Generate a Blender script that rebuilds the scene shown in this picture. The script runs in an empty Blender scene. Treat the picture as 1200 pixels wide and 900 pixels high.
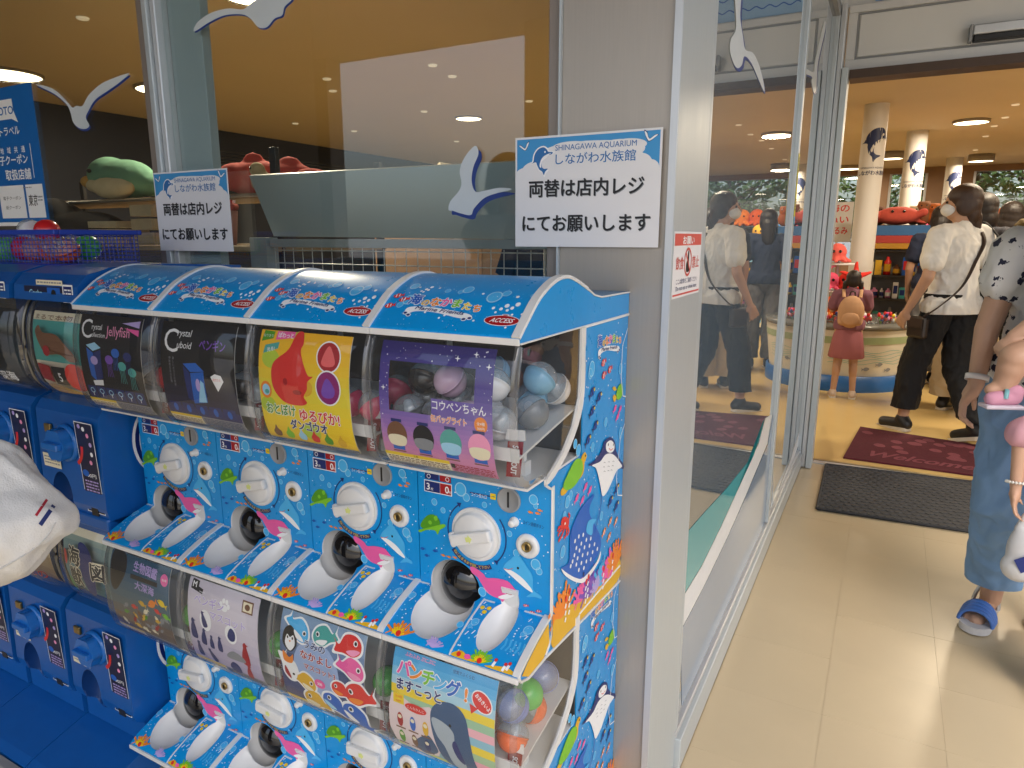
import bpy, bmesh, math, random
from mathutils import Vector, Matrix, Euler
R = math.radians
random.seed(7)
SC = bpy.context.scene
COL = SC.collection

# ------------------------------------------------------------------ camera
CAM_F, CAM_H, CAM_YAW, CAM_PITCH = 808.0, 1.30, R(28.4), R(12.0)
_fh = Vector((-math.sin(CAM_YAW), math.cos(CAM_YAW), 0))
_rt = Vector((math.cos(CAM_YAW), math.sin(CAM_YAW), 0))
_fw = _fh*math.cos(CAM_PITCH) + Vector((0, 0, -math.sin(CAM_PITCH)))
_up = _fh*math.sin(CAM_PITCH) + Vector((0, 0, math.cos(CAM_PITCH)))
_cp = Vector((0, 0, CAM_H))
cam = bpy.data.cameras.new('camera')
cam.sensor_width = 36.0
cam.lens = CAM_F/1200*36
cam.clip_start = 0.02
cam.clip_end = 3000
camo = bpy.data.objects.new('camera', cam)
COL.objects.link(camo)
m3 = Matrix((_rt, _up, -_fw)).transposed()
camo.matrix_world = Matrix.Translation(_cp) @ m3.to_4x4()
SC.camera = camo

def at(x, y, **k):
    """a point of the photograph, on the plane X=, Y= or Z= of the place"""
    d = _fw + _rt*((x-600)/CAM_F) + _up*((450-y)/CAM_F)
    (a, v), = k.items()
    i = 'XYZ'.index(a)
    return _cp + d*((v-_cp[i])/d[i])

# ------------------------------------------------------------------ sky, sun, exposure
w = bpy.data.worlds.new('World')
SC.world = w
w.use_nodes = True
nt = w.node_tree
nt.nodes.clear()
sky = nt.nodes.new('ShaderNodeTexSky')
sky.sky_type = 'NISHITA'
sky.sun_disc = False
SUN_EL, SUN_AZ = R(52), R(150)       # azimuth from +Y clockwise
sky.sun_elevation = SUN_EL
sky.sun_rotation = SUN_AZ
sky.air_density = 1.0
sky.dust_density = 4.0
sky.ozone_density = 1.0
bg = nt.nodes.new('ShaderNodeBackground')
bg.inputs['Strength'].default_value = 0.15
out = nt.nodes.new('ShaderNodeOutputWorld')
nt.links.new(sky.outputs[0], bg.inputs[0])
nt.links.new(bg.outputs[0], out.inputs[0])
sd = bpy.data.lights.new('sun', 'SUN')
sd.energy = .9
sd.angle = R(60)
sd.color = (1.0, 0.96, 0.9)
so = bpy.data.objects.new('sun', sd)
COL.objects.link(so)
sdir = Vector((math.sin(SUN_AZ)*math.cos(SUN_EL), math.cos(SUN_AZ)*math.cos(SUN_EL), math.sin(SUN_EL)))
so.rotation_euler = sdir.to_track_quat('Z', 'Y').to_euler()
vs = SC.view_settings
vs.view_transform = 'Standard'
vs.look = 'None'
vs.gamma = 1.0
vs.exposure = 1.0
vs.use_curve_mapping = False
SC.render.engine = 'CYCLES'
SC.cycles.max_bounces = 8
SC.cycles.diffuse_bounces = 3
SC.cycles.glossy_bounces = 4
SC.cycles.transmission_bounces = 6
SC.cycles.transparent_max_bounces = 24
SC.cycles.caustics_reflective = False
SC.cycles.caustics_refractive = False
SC.cycles.use_denoising = True
SC.cycles.sample_clamp_indirect = 6.0

# ------------------------------------------------------------------ materials
def srgb(h):
    h = h.lstrip('#')
    c = [int(h[i:i+2], 16)/255 for i in (0, 2, 4)]
    return tuple(x/12.92 if x <= .04045 else ((x+.055)/1.055)**2.4 for x in c)
MATS = {}
def M(name, col, rough=.5, metal=0.0, var=.08, scale=30.0, bump=0.0, bscale=200.0, coat=0.0, emit=None, estr=0.0, stretch=None, spec=.5):
    if name in MATS:
        return MATS[name]
    if isinstance(col, str):
        col = srgb(col)
    m = bpy.data.materials.new(name)
    m.use_nodes = True
    t = m.node_tree
    b = t.nodes['Principled BSDF']
    b.inputs['Roughness'].default_value = rough
    b.inputs['Metallic'].default_value = metal
    b.inputs['Specular IOR Level'].default_value = spec
    b.inputs['Coat Weight'].default_value = coat
    b.inputs['Coat Roughness'].default_value = .06
    tc = t.nodes.new('ShaderNodeTexCoord')
    mp = t.nodes.new('ShaderNodeMapping')
    if stretch:
        mp.inputs['Scale'].default_value = stretch
    t.links.new(tc.outputs['Object'], mp.inputs[0])
    if var > 0:
        n = t.nodes.new('ShaderNodeTexNoise')
        n.inputs['Scale'].default_value = scale
        n.inputs['Detail'].default_value = 4
        t.links.new(mp.outputs[0], n.inputs['Vector'])
        mx = t.nodes.new('ShaderNodeMix')
        mx.data_type = 'RGBA'
        mx.inputs[6].default_value = (*[c*(1-var) for c in col], 1)
        mx.inputs[7].default_value = (*[min(1, c*(1+var)) for c in col], 1)
        t.links.new(n.outputs[0], mx.inputs[0])
        t.links.new(mx.outputs[2], b.inputs['Base Color'])
        rr = t.nodes.new('ShaderNodeMapRange')
        rr.inputs[3].default_value = max(.02, rough-.08)
        rr.inputs[4].default_value = min(1, rough+.08)
        n2 = t.nodes.new('ShaderNodeTexNoise')
        n2.inputs['Scale'].default_value = scale*.35
        n2.inputs['Detail'].default_value = 5
        t.links.new(mp.outputs[0], n2.inputs['Vector'])
        t.links.new(n2.outputs[0], rr.inputs[0])
        t.links.new(rr.outputs[0], b.inputs['Roughness'])
    else:
        b.inputs['Base Color'].default_value = (*col, 1)
    if bump > 0:
        n3 = t.nodes.new('ShaderNodeTexNoise')
        n3.inputs['Scale'].default_value = bscale
        n3.inputs['Detail'].default_value = 3
        t.links.new(mp.outputs[0], n3.inputs['Vector'])
        bp = t.nodes.new('ShaderNodeBump')
        bp.inputs['Strength'].default_value = bump
        bp.inputs['Distance'].default_value = .002
        t.links.new(n3.outputs[0], bp.inputs['Height'])
        t.links.new(bp.outputs[0], b.inputs['Normal'])
    if emit:
        b.inputs['Emission Color'].default_value = (*(srgb(emit) if isinstance(emit, str) else emit), 1)
        b.inputs['Emission Strength'].default_value = estr
    MATS[name] = m
    return m

def thin_glass(name, tint=(1, 1, 1), rough=0.0, ior=1.5, boost=1.0, haze=0.0, hazecol=(.8, .8, .8)):
    """single-sheet glazing or clear plastic: Fresnel mirror over see-through"""
    if name in MATS:
        return MATS[name]
    m = bpy.data.materials.new(name)
    m.use_nodes = True
    t = m.node_tree
    t.nodes.clear()
    o = t.nodes.new('ShaderNodeOutputMaterial')
    tr = t.nodes.new('ShaderNodeBsdfTransparent')
    tr.inputs[0].default_value = (*tint, 1)
    gl = t.nodes.new('ShaderNodeBsdfGlossy')
    gl.inputs['Roughness'].default_value = rough
    fr = t.nodes.new('ShaderNodeFresnel')
    fr.inputs[0].default_value = ior
    mul = t.nodes.new('ShaderNodeMath')
    mul.operation = 'MULTIPLY'
    mul.use_clamp = True
    mul.inputs[1].default_value = boost
    ge = t.nodes.new('ShaderNodeNewGeometry')          # the same mirror from either face of the sheet
    io = t.nodes.new('ShaderNodeMapRange')
    io.inputs[3].default_value = ior
    io.inputs[4].default_value = 1/ior
    t.links.new(ge.outputs['Backfacing'], io.inputs[0])
    t.links.new(io.outputs[0], fr.inputs[0])
    t.links.new(fr.outputs[0], mul.inputs[0])
    mx = t.nodes.new('ShaderNodeMixShader')
    t.links.new(mul.outputs[0], mx.inputs[0])
    t.links.new(tr.outputs[0], mx.inputs[1])
    t.links.new(gl.outputs[0], mx.inputs[2])
    last = mx
    if haze > 0:
        df = t.nodes.new('ShaderNodeBsdfDiffuse')
        df.inputs[0].default_value = (*hazecol, 1)
        m2 = t.nodes.new('ShaderNodeMixShader')
        m2.inputs[0].default_value = haze
        t.links.new(mx.outputs[0], m2.inputs[1])
        t.links.new(df.outputs[0], m2.inputs[2])
        last = m2
    t.links.new(last.outputs[0], o.inputs[0])
    MATS[name] = m
    return m

# ------------------------------------------------------------------ mesh helpers
def children(o):
    return [c for c in COL.objects if c.parent == o]

def obj(name, me, parent=None, loc=(0, 0, 0), rot=(0, 0, 0)):
    o = bpy.data.objects.new(name, me)
    COL.objects.link(o)
    o.location = loc
    o.rotation_euler = rot
    if parent is not None:
        o.parent = parent
    return o

def tag(o, label=None, cat=None, group=None, kind=None):
    if label: o['label'] = label
    if cat: o['category'] = cat
    if group: o['group'] = group
    if kind: o['kind'] = kind
    return o

def thing(name, label, cat, loc=(0, 0, 0), rz=0, group=None):
    o = obj(name, None, None, loc, (0, 0, rz))
    o.empty_display_size = .1
    return tag(o, label, cat, group)

class MB:
    """collects faces; build() links them as one mesh"""
    def __init__(s):
        s.v, s.f, s.mi, s.sm = [], [], [], []
        s.cur = 0
    def add(s, vs, fs, smooth=False, mi=None):
        b = len(s.v)
        s.v += [tuple(v) for v in vs]
        for f in fs:
            s.f.append([b+i for i in f])
            s.mi.append(s.cur if mi is None else mi)
            s.sm.append(smooth)
        return s
    def box(s, x0, x1, y0, y1, z0, z1, bev=0.0, mat=None):
        if bev <= 0:
            vs = [(x, y, z) for x in (x0, x1) for y in (y0, y1) for z in (z0, z1)]
            fs = [(0, 1, 3, 2), (4, 6, 7, 5), (0, 4, 5, 1), (2, 3, 7, 6), (0, 2, 6, 4), (1, 5, 7, 3)]
            sm = False
        else:
            bm = bmesh.new()
            bmesh.ops.create_cube(bm, size=1)
            for v in bm.verts:
                v.co = Vector(((x0+x1)/2+v.co.x*(x1-x0), (y0+y1)/2+v.co.y*(y1-y0), (z0+z1)/2+v.co.z*(z1-z0)))
            bmesh.ops.bevel(bm, geom=list(bm.edges), offset=bev, segments=2, profile=.5, affect='EDGES')
            bm.verts.index_update()
            vs = [v.co.copy() for v in bm.verts]
            fs = [[v.index for v in f.verts] for f in bm.faces]
            bm.free()
            sm = False
        if mat is not None:
            vs = [mat @ Vector(v) for v in vs]
        return s.add(vs, fs, sm)
    def prism(s, pts, a0, a1, axis='X', smooth=False):
        """2D outline extruded along an axis: X -> pts are (y,z); Y -> (x,z); Z -> (x,y)"""
        n = len(pts)
        def mk(p, a):
            return {'X': (a, p[0], p[1]), 'Y': (p[0], a, p[1]), 'Z': (p[0], p[1], a)}[axis]
        vs = [mk(p, a0) for p in pts] + [mk(p, a1) for p in pts]
        fs = [list(range(n))[::-1], list(range(n, 2*n))]
        s.add(vs, fs)
        s.add(vs, [(i, (i+1) % n, n+(i+1) % n, n+i) for i in range(n)], smooth)
        return s
    def tube(s, pts, r, n=8, caps=True, smooth=True, flat=None):
        pts = [Vector(p) for p in pts]
        k = len(pts)
        rs = r if isinstance(r, (list, tuple)) else [r]*k
        rings = []
        up = Vector((0, 0, 1))
        for i, p in enumerate(pts):
            d = (pts[min(i+1, k-1)]-pts[max(i-1, 0)]).normalized()
            a = d.cross(up)
            if a.length < 1e-3: a = d.cross(Vector((1, 0, 0)))
            a.normalize()
            b = d.cross(a).normalized()
            fl = flat if flat else 1.0
            rings.append([p+(a*math.cos(2*math.pi*j/n)+b*math.sin(2*math.pi*j/n)*fl)*rs[i] for j in range(n)])
        vs = [q for ring in rings for q in ring]
        fs = [(i*n+j, i*n+(j+1) % n, (i+1)*n+(j+1) % n, (i+1)*n+j) for i in range(k-1) for j in range(n)]
        s.add(vs, fs, smooth)
        if caps:
            s.add(rings[0], [list(range(n))[::-1]])
            s.add(rings[-1], [list(range(n))])
        return s
    def lathe(s, prof, n=24, c=(0, 0, 0), mat=None, smooth=True, a0=0, a1=2*math.pi):
        full = abs(a1-a0-2*math.pi) < 1e-6
        k = n if full else n+1
        vs = []
        for r, z in prof:
            for j in range(k):
                a = a0+(a1-a0)*j/n
                vs.append(Vector((c[0]+r*math.cos(a), c[1]+r*math.sin(a), c[2]+z)))
        if mat is not None: vs = [mat @ v for v in vs]
        fs = []
        for i in range(len(prof)-1):
            for j in range(n):
                j2 = (j+1) % k
                fs.append((i*k+j, i*k+j2, (i+1)*k+j2, (i+1)*k+j))
        return s.add(vs, fs, smooth)
    def ell(s, c, r, n=16, m=10, rot=None):
        if not isinstance(r, (tuple, list)): r = (r, r, r)
        vs, fs = [], []
        for i in range(m+1):
            th = math.pi*i/m
            for j in range(n):
                ph = 2*math.pi*j/n
                v = Vector((r[0]*math.sin(th)*math.cos(ph), r[1]*math.sin(th)*math.sin(ph), r[2]*math.cos(th)))
                if rot is not None: v = rot @ v
                vs.append(v+Vector(c))
        for i in range(m):
            for j in range(n):
                fs.append((i*n+j, (i+1)*n+j, (i+1)*n+(j+1) % n, i*n+(j+1) % n))
        return s.add(vs, fs, True)
    def cap(s, a, b, ra, rb=None, n=12, flat=1.0, axis=None):
        """tapered capsule"""
        a, b = Vector(a), Vector(b)
        rb = ra if rb is None else rb
        d = b-a
        L = d.length or 1e-6
        q = d.to_track_quat('Z', 'Y').to_matrix() if axis is None else axis
        rings = []
        for i in range(5):
            t = -math.pi/2+math.pi/2*i/4
            rings.append((ra*math.cos(t), ra*math.sin(t)))
        for i in range(5):
            t = math.pi/2*i/4
            rings.append((rb*math.cos(t), L+rb*math.sin(t)))
        vs = []
        for rr, z in rings:
            rr = max(rr, 1e-4)
            for j in range(n):
                ph = 2*math.pi*j/n
                vs.append(a+q @ Vector((rr*math.cos(ph), rr*flat*math.sin(ph), z)))
        k = len(rings)
        fs = [(i*n+j, i*n+(j+1) % n, (i+1)*n+(j+1) % n, (i+1)*n+j) for i in range(k-1) for j in range(n)]
        fs += [list(range(n))[::-1], list(range((k-1)*n, k*n))]
        return s.add(vs, fs, True)
    def mesh(s, name, mats):
        me = bpy.data.meshes.new(name)
        me.from_pydata(s.v, [], s.f)
        if not isinstance(mats, (list, tuple)): mats = [mats]
        for m in mats: me.materials.append(m)
        me.polygons.foreach_set('material_index', [min(i, len(mats)-1) for i in s.mi])
        me.polygons.foreach_set('use_smooth', s.sm)
        me.update()
        return me
    def build(s, name, mats, parent=None, loc=(0, 0, 0), rot=(0, 0, 0)):
        return obj(name, s.mesh(name, mats), parent, loc, rot)

def box_obj(name, b, mat, parent=None, bev=0.0):
    return MB().box(*b, bev=bev).build(name, mat, parent)

def evaluated(me, mods):
    """a mesh run through modifiers set up by mods(object)"""
    o = bpy.data.objects.new('tmp', me)
    COL.objects.link(o)
    mods(o)
    dg = bpy.context.evaluated_depsgraph_get()
    dg.update()
    r = bpy.data.meshes.new_from_object(o.evaluated_get(dg))
    bpy.data.objects.remove(o)
    return r

from mathutils import noise as mnoise
def melt(mb, name, mats, voxel=.008, smooth=6, factor=.5, shade=True, folds=0.0):
    """joins overlapping lumps into one continuous skin"""
    def mods(o):
        r = o.modifiers.new('r', 'REMESH')
        r.mode = 'VOXEL'
        r.voxel_size = voxel
        if smooth:
            q = o.modifiers.new('s', 'SMOOTH')
            q.factor = factor
            q.iterations = smooth
    src = mb.mesh(name, mats)
    me = evaluated(src, mods)
    me.name = name
    if folds:                                          # creases in cloth: long ridges, pushed outwards
        off = Vector((random.uniform(0, 50), random.uniform(0, 50), 0))
        co = []
        for v in me.vertices:
            c = v.co
            q = Vector((c.x*15+c.z*4, c.y*15+c.z*3, c.z*5.5))+off
            r = 1-abs(mnoise.noise(q))*2.2
            r2 = 1-abs(mnoise.noise(q*2.3+Vector((7, 3, 1))))*2.2
            co.append(c+v.normal*folds*(max(0, r)*.75+max(0, r2)*.35))
        for v, c in zip(me.vertices, co): v.co = c
    if not me.materials:
        for m in (mats if isinstance(mats, (list, tuple)) else [mats]): me.materials.append(m)
    if shade:
        me.polygons.foreach_set('use_smooth', [True]*len(me.polygons))
    return me

def smooth_path(pts, n=6, closed=True):
    """Catmull-Rom through 2D or 3D points"""
    k = len(pts)
    P = [Vector(p) for p in pts]
    o = []
    rng = range(k) if closed else range(k-1)
    for i in rng:
        if closed:
            a, b, c, d = P[(i-1) % k], P[i], P[(i+1) % k], P[(i+2) % k]
        else:
            a, b, c, d = P[max(i-1, 0)], P[i], P[i+1], P[min(i+2, k-1)]
        for j in range(n):
            t = j/n
            o.append(.5*((2*b)+(c-a)*t+(2*a-5*b+4*c-d)*t*t+(3*b-a-3*c+d)*t**3))
    if not closed: o.append(P[-1])
    return [tuple(p) for p in o]

# ------------------------------------------------------------------ flat print (lettering, pictures) on real surfaces
_tc = {}
def glyphs(s, bold=0.0):
    key = (s, bold)
    if key not in _tc:
        c = bpy.data.curves.new('t', 'FONT')
        c.body = s
        c.offset = bold
        c.resolution_u = 3
        o = bpy.data.objects.new('t', c)
        COL.objects.link(o)
        dg = bpy.context.evaluated_depsgraph_get()
        dg.update()
        me = bpy.data.meshes.new_from_object(o.evaluated_get(dg))
        vs = [(v.co.x, v.co.y) for v in me.vertices]
        fs = [list(p.vertices) for p in me.polygons]
        bpy.data.objects.remove(o)
        bpy.data.meshes.remove(me)
        _tc[key] = (vs, fs)
    return _tc[key]

class Print:
    """coloured flat shapes in (u,v), stacked in thin layers"""
    def __init__(s):
        s.items = []
        s.mats = []
        s.T = None
    def _m(s, m):
        if isinstance(m, str):
            m = M('ink_'+m, m, .45, var=.05, scale=60)
        if m not in s.mats: s.mats.append(m)
        return s.mats.index(m)
    def raw(s, vs, fs, m, l):
        if s.T: vs = [s.T(*v) for v in vs]
        s.items.append((vs, fs, s._m(m), l))
    def poly(s, pts, m, l=1):
        s.raw([tuple(p[:2]) for p in pts], [list(range(len(pts)))], m, l)
    def blob(s, pts, m, l=1, n=5):
        s.poly(smooth_path(pts, n), m, l)
    def rect(s, u0, u1, v0, v1, m, l=1):
        s.poly([(u0, v0), (u1, v0), (u1, v1), (u0, v1)], m, l)
    def oval(s, u, v, a, b, m, l=1, n=20, rot=0):
        c, q = math.cos(rot), math.sin(rot)
        s.poly([(u+a*math.cos(t)*c-b*math.sin(t)*q, v+a*math.cos(t)*q+b*math.sin(t)*c) for t in [2*math.pi*i/n for i in range(n)]], m, l)
    def ring(s, u, v, a, b, wd, m, l=1, n=24, t0=0, t1=2*math.pi):
        vs, fs = [], []
        full = abs(t1-t0-2*math.pi) < 1e-6
        for i in range(n+1):
            t = t0+(t1-t0)*i/n
            vs += [(u+a*math.cos(t), v+b*math.sin(t)), (u+(a-wd)*math.cos(t), v+(b-wd)*math.sin(t))]
        for i in range(n):
            fs.append((2*i, 2*i+2, 2*i+3, 2*i+1))
        s.raw(vs, fs, m, l)
    def line(s, pts, wd, m, l=1):
        P = [Vector(p[:2]) for p in pts]
        vs, fs = [], []
        for i, p in enumerate(P):
            d = (P[min(i+1, len(P)-1)]-P[max(i-1, 0)]).normalized()
            nrm = Vector((-d.y, d.x))*wd/2
            vs += [tuple(p+nrm), tuple(p-nrm)]
        for i in range(len(P)-1):
            fs.append((2*i, 2*i+1, 2*i+3, 2*i+2))
        s.raw(vs, fs, m, l)
    def text(s, st, u, v, size, m, l=2, bold=.0, align='C', width=None, rot=0, shear=0, vert=False):
        """size = cap height-ish em; (u,v) = centre (C) or left end (L) of the base line"""
        if vert:
            for i, ch in enumerate(st):
                s.text(ch, u, v-i*size*1.05, size, m, l, bold)
            return
        if bold > .012 and size > .0075:               # heavier strokes: the letter struck several times
            n = 6 if bold < .06 else 10
            for q in range(n):
                a = 2*math.pi*q/n
                s.text(st, u+math.cos(a)*bold*.62*size, v+math.sin(a)*bold*.62*size, size, m, l, 0, align, width, rot, shear)
        vs, fs = glyphs(st, 0)
        if not vs: return
        x0, x1 = min(p[0] for p in vs), max(p[0] for p in vs)
        sx = size if width is None else width/max(x1-x0, 1e-6)
        ox = {'C': -(x0+x1)/2, 'L': -x0, 'R': -x1}[align]
        c, q = math.cos(rot), math.sin(rot)
        o = []
        for x, y in vs:
            X, Y = (x+ox)*sx+y*size*shear, y*size
            o.append((u+X*c-Y*q, v+X*q+Y*c))
        s.raw(o, fs, m, l)
    def build(s, name, fn, parent=None, loc=(0, 0, 0), step=.0004, cuts=None, rot=(0, 0, 0)):
        """fn(u,v,h) -> point; cuts = list of v values where the sheet bends"""
        bm = bmesh.new()
        for idx, (vs, fs, mi, l) in enumerate(sorted(s.items, key=lambda q: q[3])):
            hh = l*step*.35+idx*2e-6
            bv = [bm.verts.new((a, b, hh)) for a, b in vs]
            for f in fs:
                if len(set(f)) < 3: continue
                try:
                    bf = bm.faces.new([bv[i] for i in f])
                    bf.material_index = mi
                except ValueError:
                    pass
        if cuts:
            for c in cuts:
                bmesh.ops.bisect_plane(bm, geom=list(bm.verts)+list(bm.edges)+list(bm.faces), plane_co=(0, c, 0), plane_no=(0, 1, 0))
        bm.normal_update()
        for f in bm.faces:
            if f.normal.z < 0: f.normal_flip()
        for v in bm.verts:
            v.co = Vector(fn(*v.co))
        me = bpy.data.meshes.new(name)
        bm.to_mesh(me)
        bm.free()
        for m in s.mats: me.materials.append(m)
        o = obj(name, me, parent, loc, rot)
        if parent is not None: o['kind'] = 'stuff'
        return o

def copy_tree(o, parent=None):
    c = o.copy()
    COL.objects.link(c)
    c.parent = parent
    for ch in children(o): copy_tree(ch, c)
    return c
# ------------------------------------------------------------------ shared materials
m_alu = M('aluminium', (.62, .64, .66), .38, .55, var=.06, scale=12, stretch=(40, 40, 1))
m_alu_l = M('aluminium_light', (.53, .585, .615), .42, .35, var=.05, scale=14, stretch=(30, 30, 1))
m_panel = M('column_panel', (.42, .38, .335), .36, .40, var=.06, scale=9, bump=.04, bscale=500, stretch=(30, 30, 1))
m_frame_d = M('bronze_frame', (.30, .26, .23), .42, .3, var=.08)
m_floor = M('forecourt_vinyl', (.60, .49, .32), .30, 0, var=.10, scale=2.2, bump=.06, bscale=700)
m_floor2 = M('forecourt_vinyl_b', (.596, .487, .318), .31, 0, var=.08, scale=4.5, bump=.06, bscale=700)
m_joint = M('floor_joint', (.56, .46, .30), .5, 0)
m_shopfloor = M('shop_vinyl', (.66, .47, .19), .22, 0, var=.06, scale=3)
m_white = M('white_panel', (.76, .76, .74), .5, 0, var=.03, scale=6)
m_wtrim = M('white_plastic', (.74, .745, .74), .33, 0, var=.03, scale=40)
m_ceil = M('shop_ceiling_paint', (.62, .52, .39), .75, 0, var=.05, scale=2)
m_brown = M('brown_wall', (.27, .165, .10), .6, 0, var=.12, scale=5)
m_navy = M('navy_wall', (.008, .013, .030), .6, 0, var=.1, scale=5)
m_black = M('black_plastic', (.015, .015, .016), .35, 0, var=.2)
m_grey = M('grey_plastic', (.30, .31, .32), .45, 0, var=.06)
m_glass = thin_glass('window_glass', (.93, .96, .95), 0.0, 1.52, 1.6)
m_sglass = thin_glass('side_glass', (.90, .94, .95), 0.0, 1.52, 2.4, haze=.10, hazecol=(.50, .68, .86))  # bluish haze colour stands in for the veil of reflected sky
m_asph = M('paving', (.33, .32, .30), .85, 0, var=.15, scale=.7, bump=.2, bscale=40)
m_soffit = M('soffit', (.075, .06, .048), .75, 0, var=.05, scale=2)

# ------------------------------------------------------------------ ground and floors
tag(MB().box(-900, 900, -900, 900, -.5, -.012).build('ground', m_asph), kind='structure')
fl = MB().box(-6, -.34, -3.6, 1.9, -.1, -.004)
fl.box(-.34, 1.6, -3.6, .12, -.1, -.004)
fl.box(1.6, 6, -3.6, 4.32, -.1, -.004)
floor = tag(fl.build('floor', m_floor), kind='structure')
tag(MB().box(-.34, 1.6, .12, 4.32, -.1, -.006).build('joint_bed', m_joint, floor))
tile_me = []
for mm in (m_floor, m_floor2):
    b = MB().box(.0003, .2947, .0003, .2947, -.05, -.0035)
    tile_me.append(b.mesh('floor_tile', mm))
for i in range(7):
    for j in range(14):
        x, y = -.338+i*.295, .13+j*.295
        if x > 1.45: continue
        obj('floor_tile', tile_me[(i*3+j*5+(i*j) % 3) % 2], floor, (x, y, random.uniform(-.0003, .0003)))
sf = MB().box(-6.95, -.37, 1.45, 14.7, -.1, -.003)
sf.box(-.37, 5, 4.36, 14.7, -.1, -.003)
tag(sf.build('shop_floor', m_shopfloor), kind='structure')

# ------------------------------------------------------------------ the shop building
B = thing('shop_building', 'aquarium gift shop with aluminium framed glass front and open entrance', 'building', (0, 0, 0))
def part(name, b, m, bev=0.0, parent=None):
    return box_obj(name, b, m, B if parent is None else parent, bev)
# column at the corner
part('facade_column', (-.58, -.362, 1.27, 1.47, 0, 3.0), m_panel, .003)
part('corner_trim', (-.361, -.352, 1.266, 1.50, 0, 3.0), m_alu_l, .002)
part('column_edge_strip', (-.366, -.3525, 1.2635, 1.2655, 0, 3.0), m_alu)
part('column_joint_strip', (-.583, -.579, 1.262, 1.4, 0, 3.0), m_alu_l)
part('window_jamb', (-.612, -.584, 1.278, 1.40, 0, 3.0), m_frame_d, .002)
# bolt heads on the column
for z in (1.735, .62, .98):
    MB().lathe([(.0001, .0), (.0022, .0), (.0026, .0012), (.0018, .0026), (.0001, .003)], 10, mat=Matrix.Translation((-.572, 1.2695, z)) @ Matrix.Rotation(R(90), 4, 'X')).build('bolt', m_alu, B)
# front window
part('window_mullion', (-1.834, -1.793, 1.285, 1.36, 0, 3.0), m_frame_d, .002)
part('window_mullion', (-1.792, -1.772, 1.270, 1.36, 0, 3.0), m_alu_l, .003)
part('window_mullion', (-1.771, -1.752, 1.280, 1.36, 0, 3.0), m_alu, .003)
part('mullion_panel', (-1.751, -1.625, 1.318, 1.345, 0, 3.0), M('mullion_blue_grey', (.46, .57, .63), .5, .1, var=.04), .002)
part('window_pane', (-5.2, -1.836, 1.300, 1.306, .1, 2.95), m_glass)
part('window_pane', (-1.750, -.614, 1.300, 1.306, .1, 2.95), m_glass)
part('window_sill', (-5.2, -.584, 1.275, 1.36, .0, .098), m_alu, .002)
part('window_frame', (-5.26, -5.202, 1.275, 1.36, 0, 3.0), m_frame_d)
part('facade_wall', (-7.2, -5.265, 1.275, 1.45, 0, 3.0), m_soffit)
# side glazing
part('bottom_rail', (-.385, -.338, 1.502, 4.135, 0, .085), m_alu_l, .003)
part('bottom_rail', (-.380, -.350, 1.503, 4.134, .086, .102), m_alu, .002)
part('top_rail', (-.385, -.345, 1.502, 4.155, 2.40, 2.45), m_grey, .002)
sp = [part('side_window_pane', (-.370, -.364, 1.503, 2.948, .103, 2.399), m_sglass),
      part('side_window_pane', (-.370, -.364, 2.992, 4.133, .103, 2.399), m_sglass)]
part('side_mullion', (-.388, -.350, 2.950, 2.990, .104, 2.398), m_alu_l, .003)
part('side_mullion', (-.388, -.352, 1.5005, 1.520, .104, 2.398), m_alu_l, .002)
# entrance: post, lintel, header, threshold
part('door_post', (-.385, -.345, 4.136, 4.26, 0, 2.46), m_alu_l, .003)
part('door_post', (-.343, -.318, 4.15, 4.285, 0, 2.46), m_alu, .003)
part('door_post', (-.316, -.285, 4.135, 4.26, 0, 2.15), m_alu_l, .003)
part('door_post', (1.55, 1.62, 4.15, 4.26, 0, 2.15), m_alu_l, .003)
part('header_board', (-.314, 2.4, 4.262, 4.30, 2.152, 2.46), m_white)
part('header_trim', (-.314, 2.4, 4.245, 4.261, 2.152, 2.205), m_wtrim, .002)
part('header_trim', (-.314, 2.4, 4.245, 4.261, 2.432, 2.468), m_wtrim, .002)
part('header_trim', (-.314, -.272, 4.2455, 4.261, 2.206, 2.431), m_wtrim, .002)
part('header_seam', (-.270, 2.4, 4.256, 4.2615, 2.206, 2.216), m_grey)
part('header_seam', (-.270, 2.4, 4.256, 4.2615, 2.422, 2.431), m_grey)
part('header_seam', (-.271, -.262, 4.256, 4.2615, 2.217, 2.421), m_grey)
part('header_panel', (-.258, 1.02, 4.252, 4.2615, 2.2185, 2.4195), m_white, .002)
part('header_panel', (1.03, 2.4, 4.252, 4.2615, 2.2185, 2.4195), m_white, .002)
part('lintel', (-.284, 2.4, 4.20, 4.34, 2.105, 2.149), M('dark_bronze', (.08, .05, .035), .5, .2))
part('upper_wall', (-.385, 3.2, 4.29, 4.45, 2.47, 3.0), m_white)
part('door_jamb_wall', (1.63, 3.2, 4.2, 4.45, 0, 2.15), m_white)
part('threshold', (-.284, 1.55, 4.262, 4.31, -.003, .004), m_alu, .001)
part('threshold', (-.284, 1.55, 4.325, 4.345, -.003, .004), M('brass_strip', (.45, .36, .2), .35, .6), .001)
part('threshold_groove', (-.284, 1.55, 4.3105, 4.3245, -.003, .001), m_black)
# sensor of the sliding door
so_ = thing('door_sensor', 'long silver sensor bar above the shop entrance', 'sensor', (.9, 4.25, 2.25))
MB().box(-.66, .66, -.055, -.0005, .0, .045, .006).build('housing', m_alu, so_)
MB().box(-.655, .655, -.05, -.001, -.028, -.001, .004).build('lens_cover', m_black, so_)
MB().box(-.675, -.661, -.057, -.0005, -.03, .047, .003).build('end_cap', m_grey, so_)
MB().box(.661, .675, -.057, -.0005, -.03, .047, .003).build('end_cap', m_grey, so_)
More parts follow.
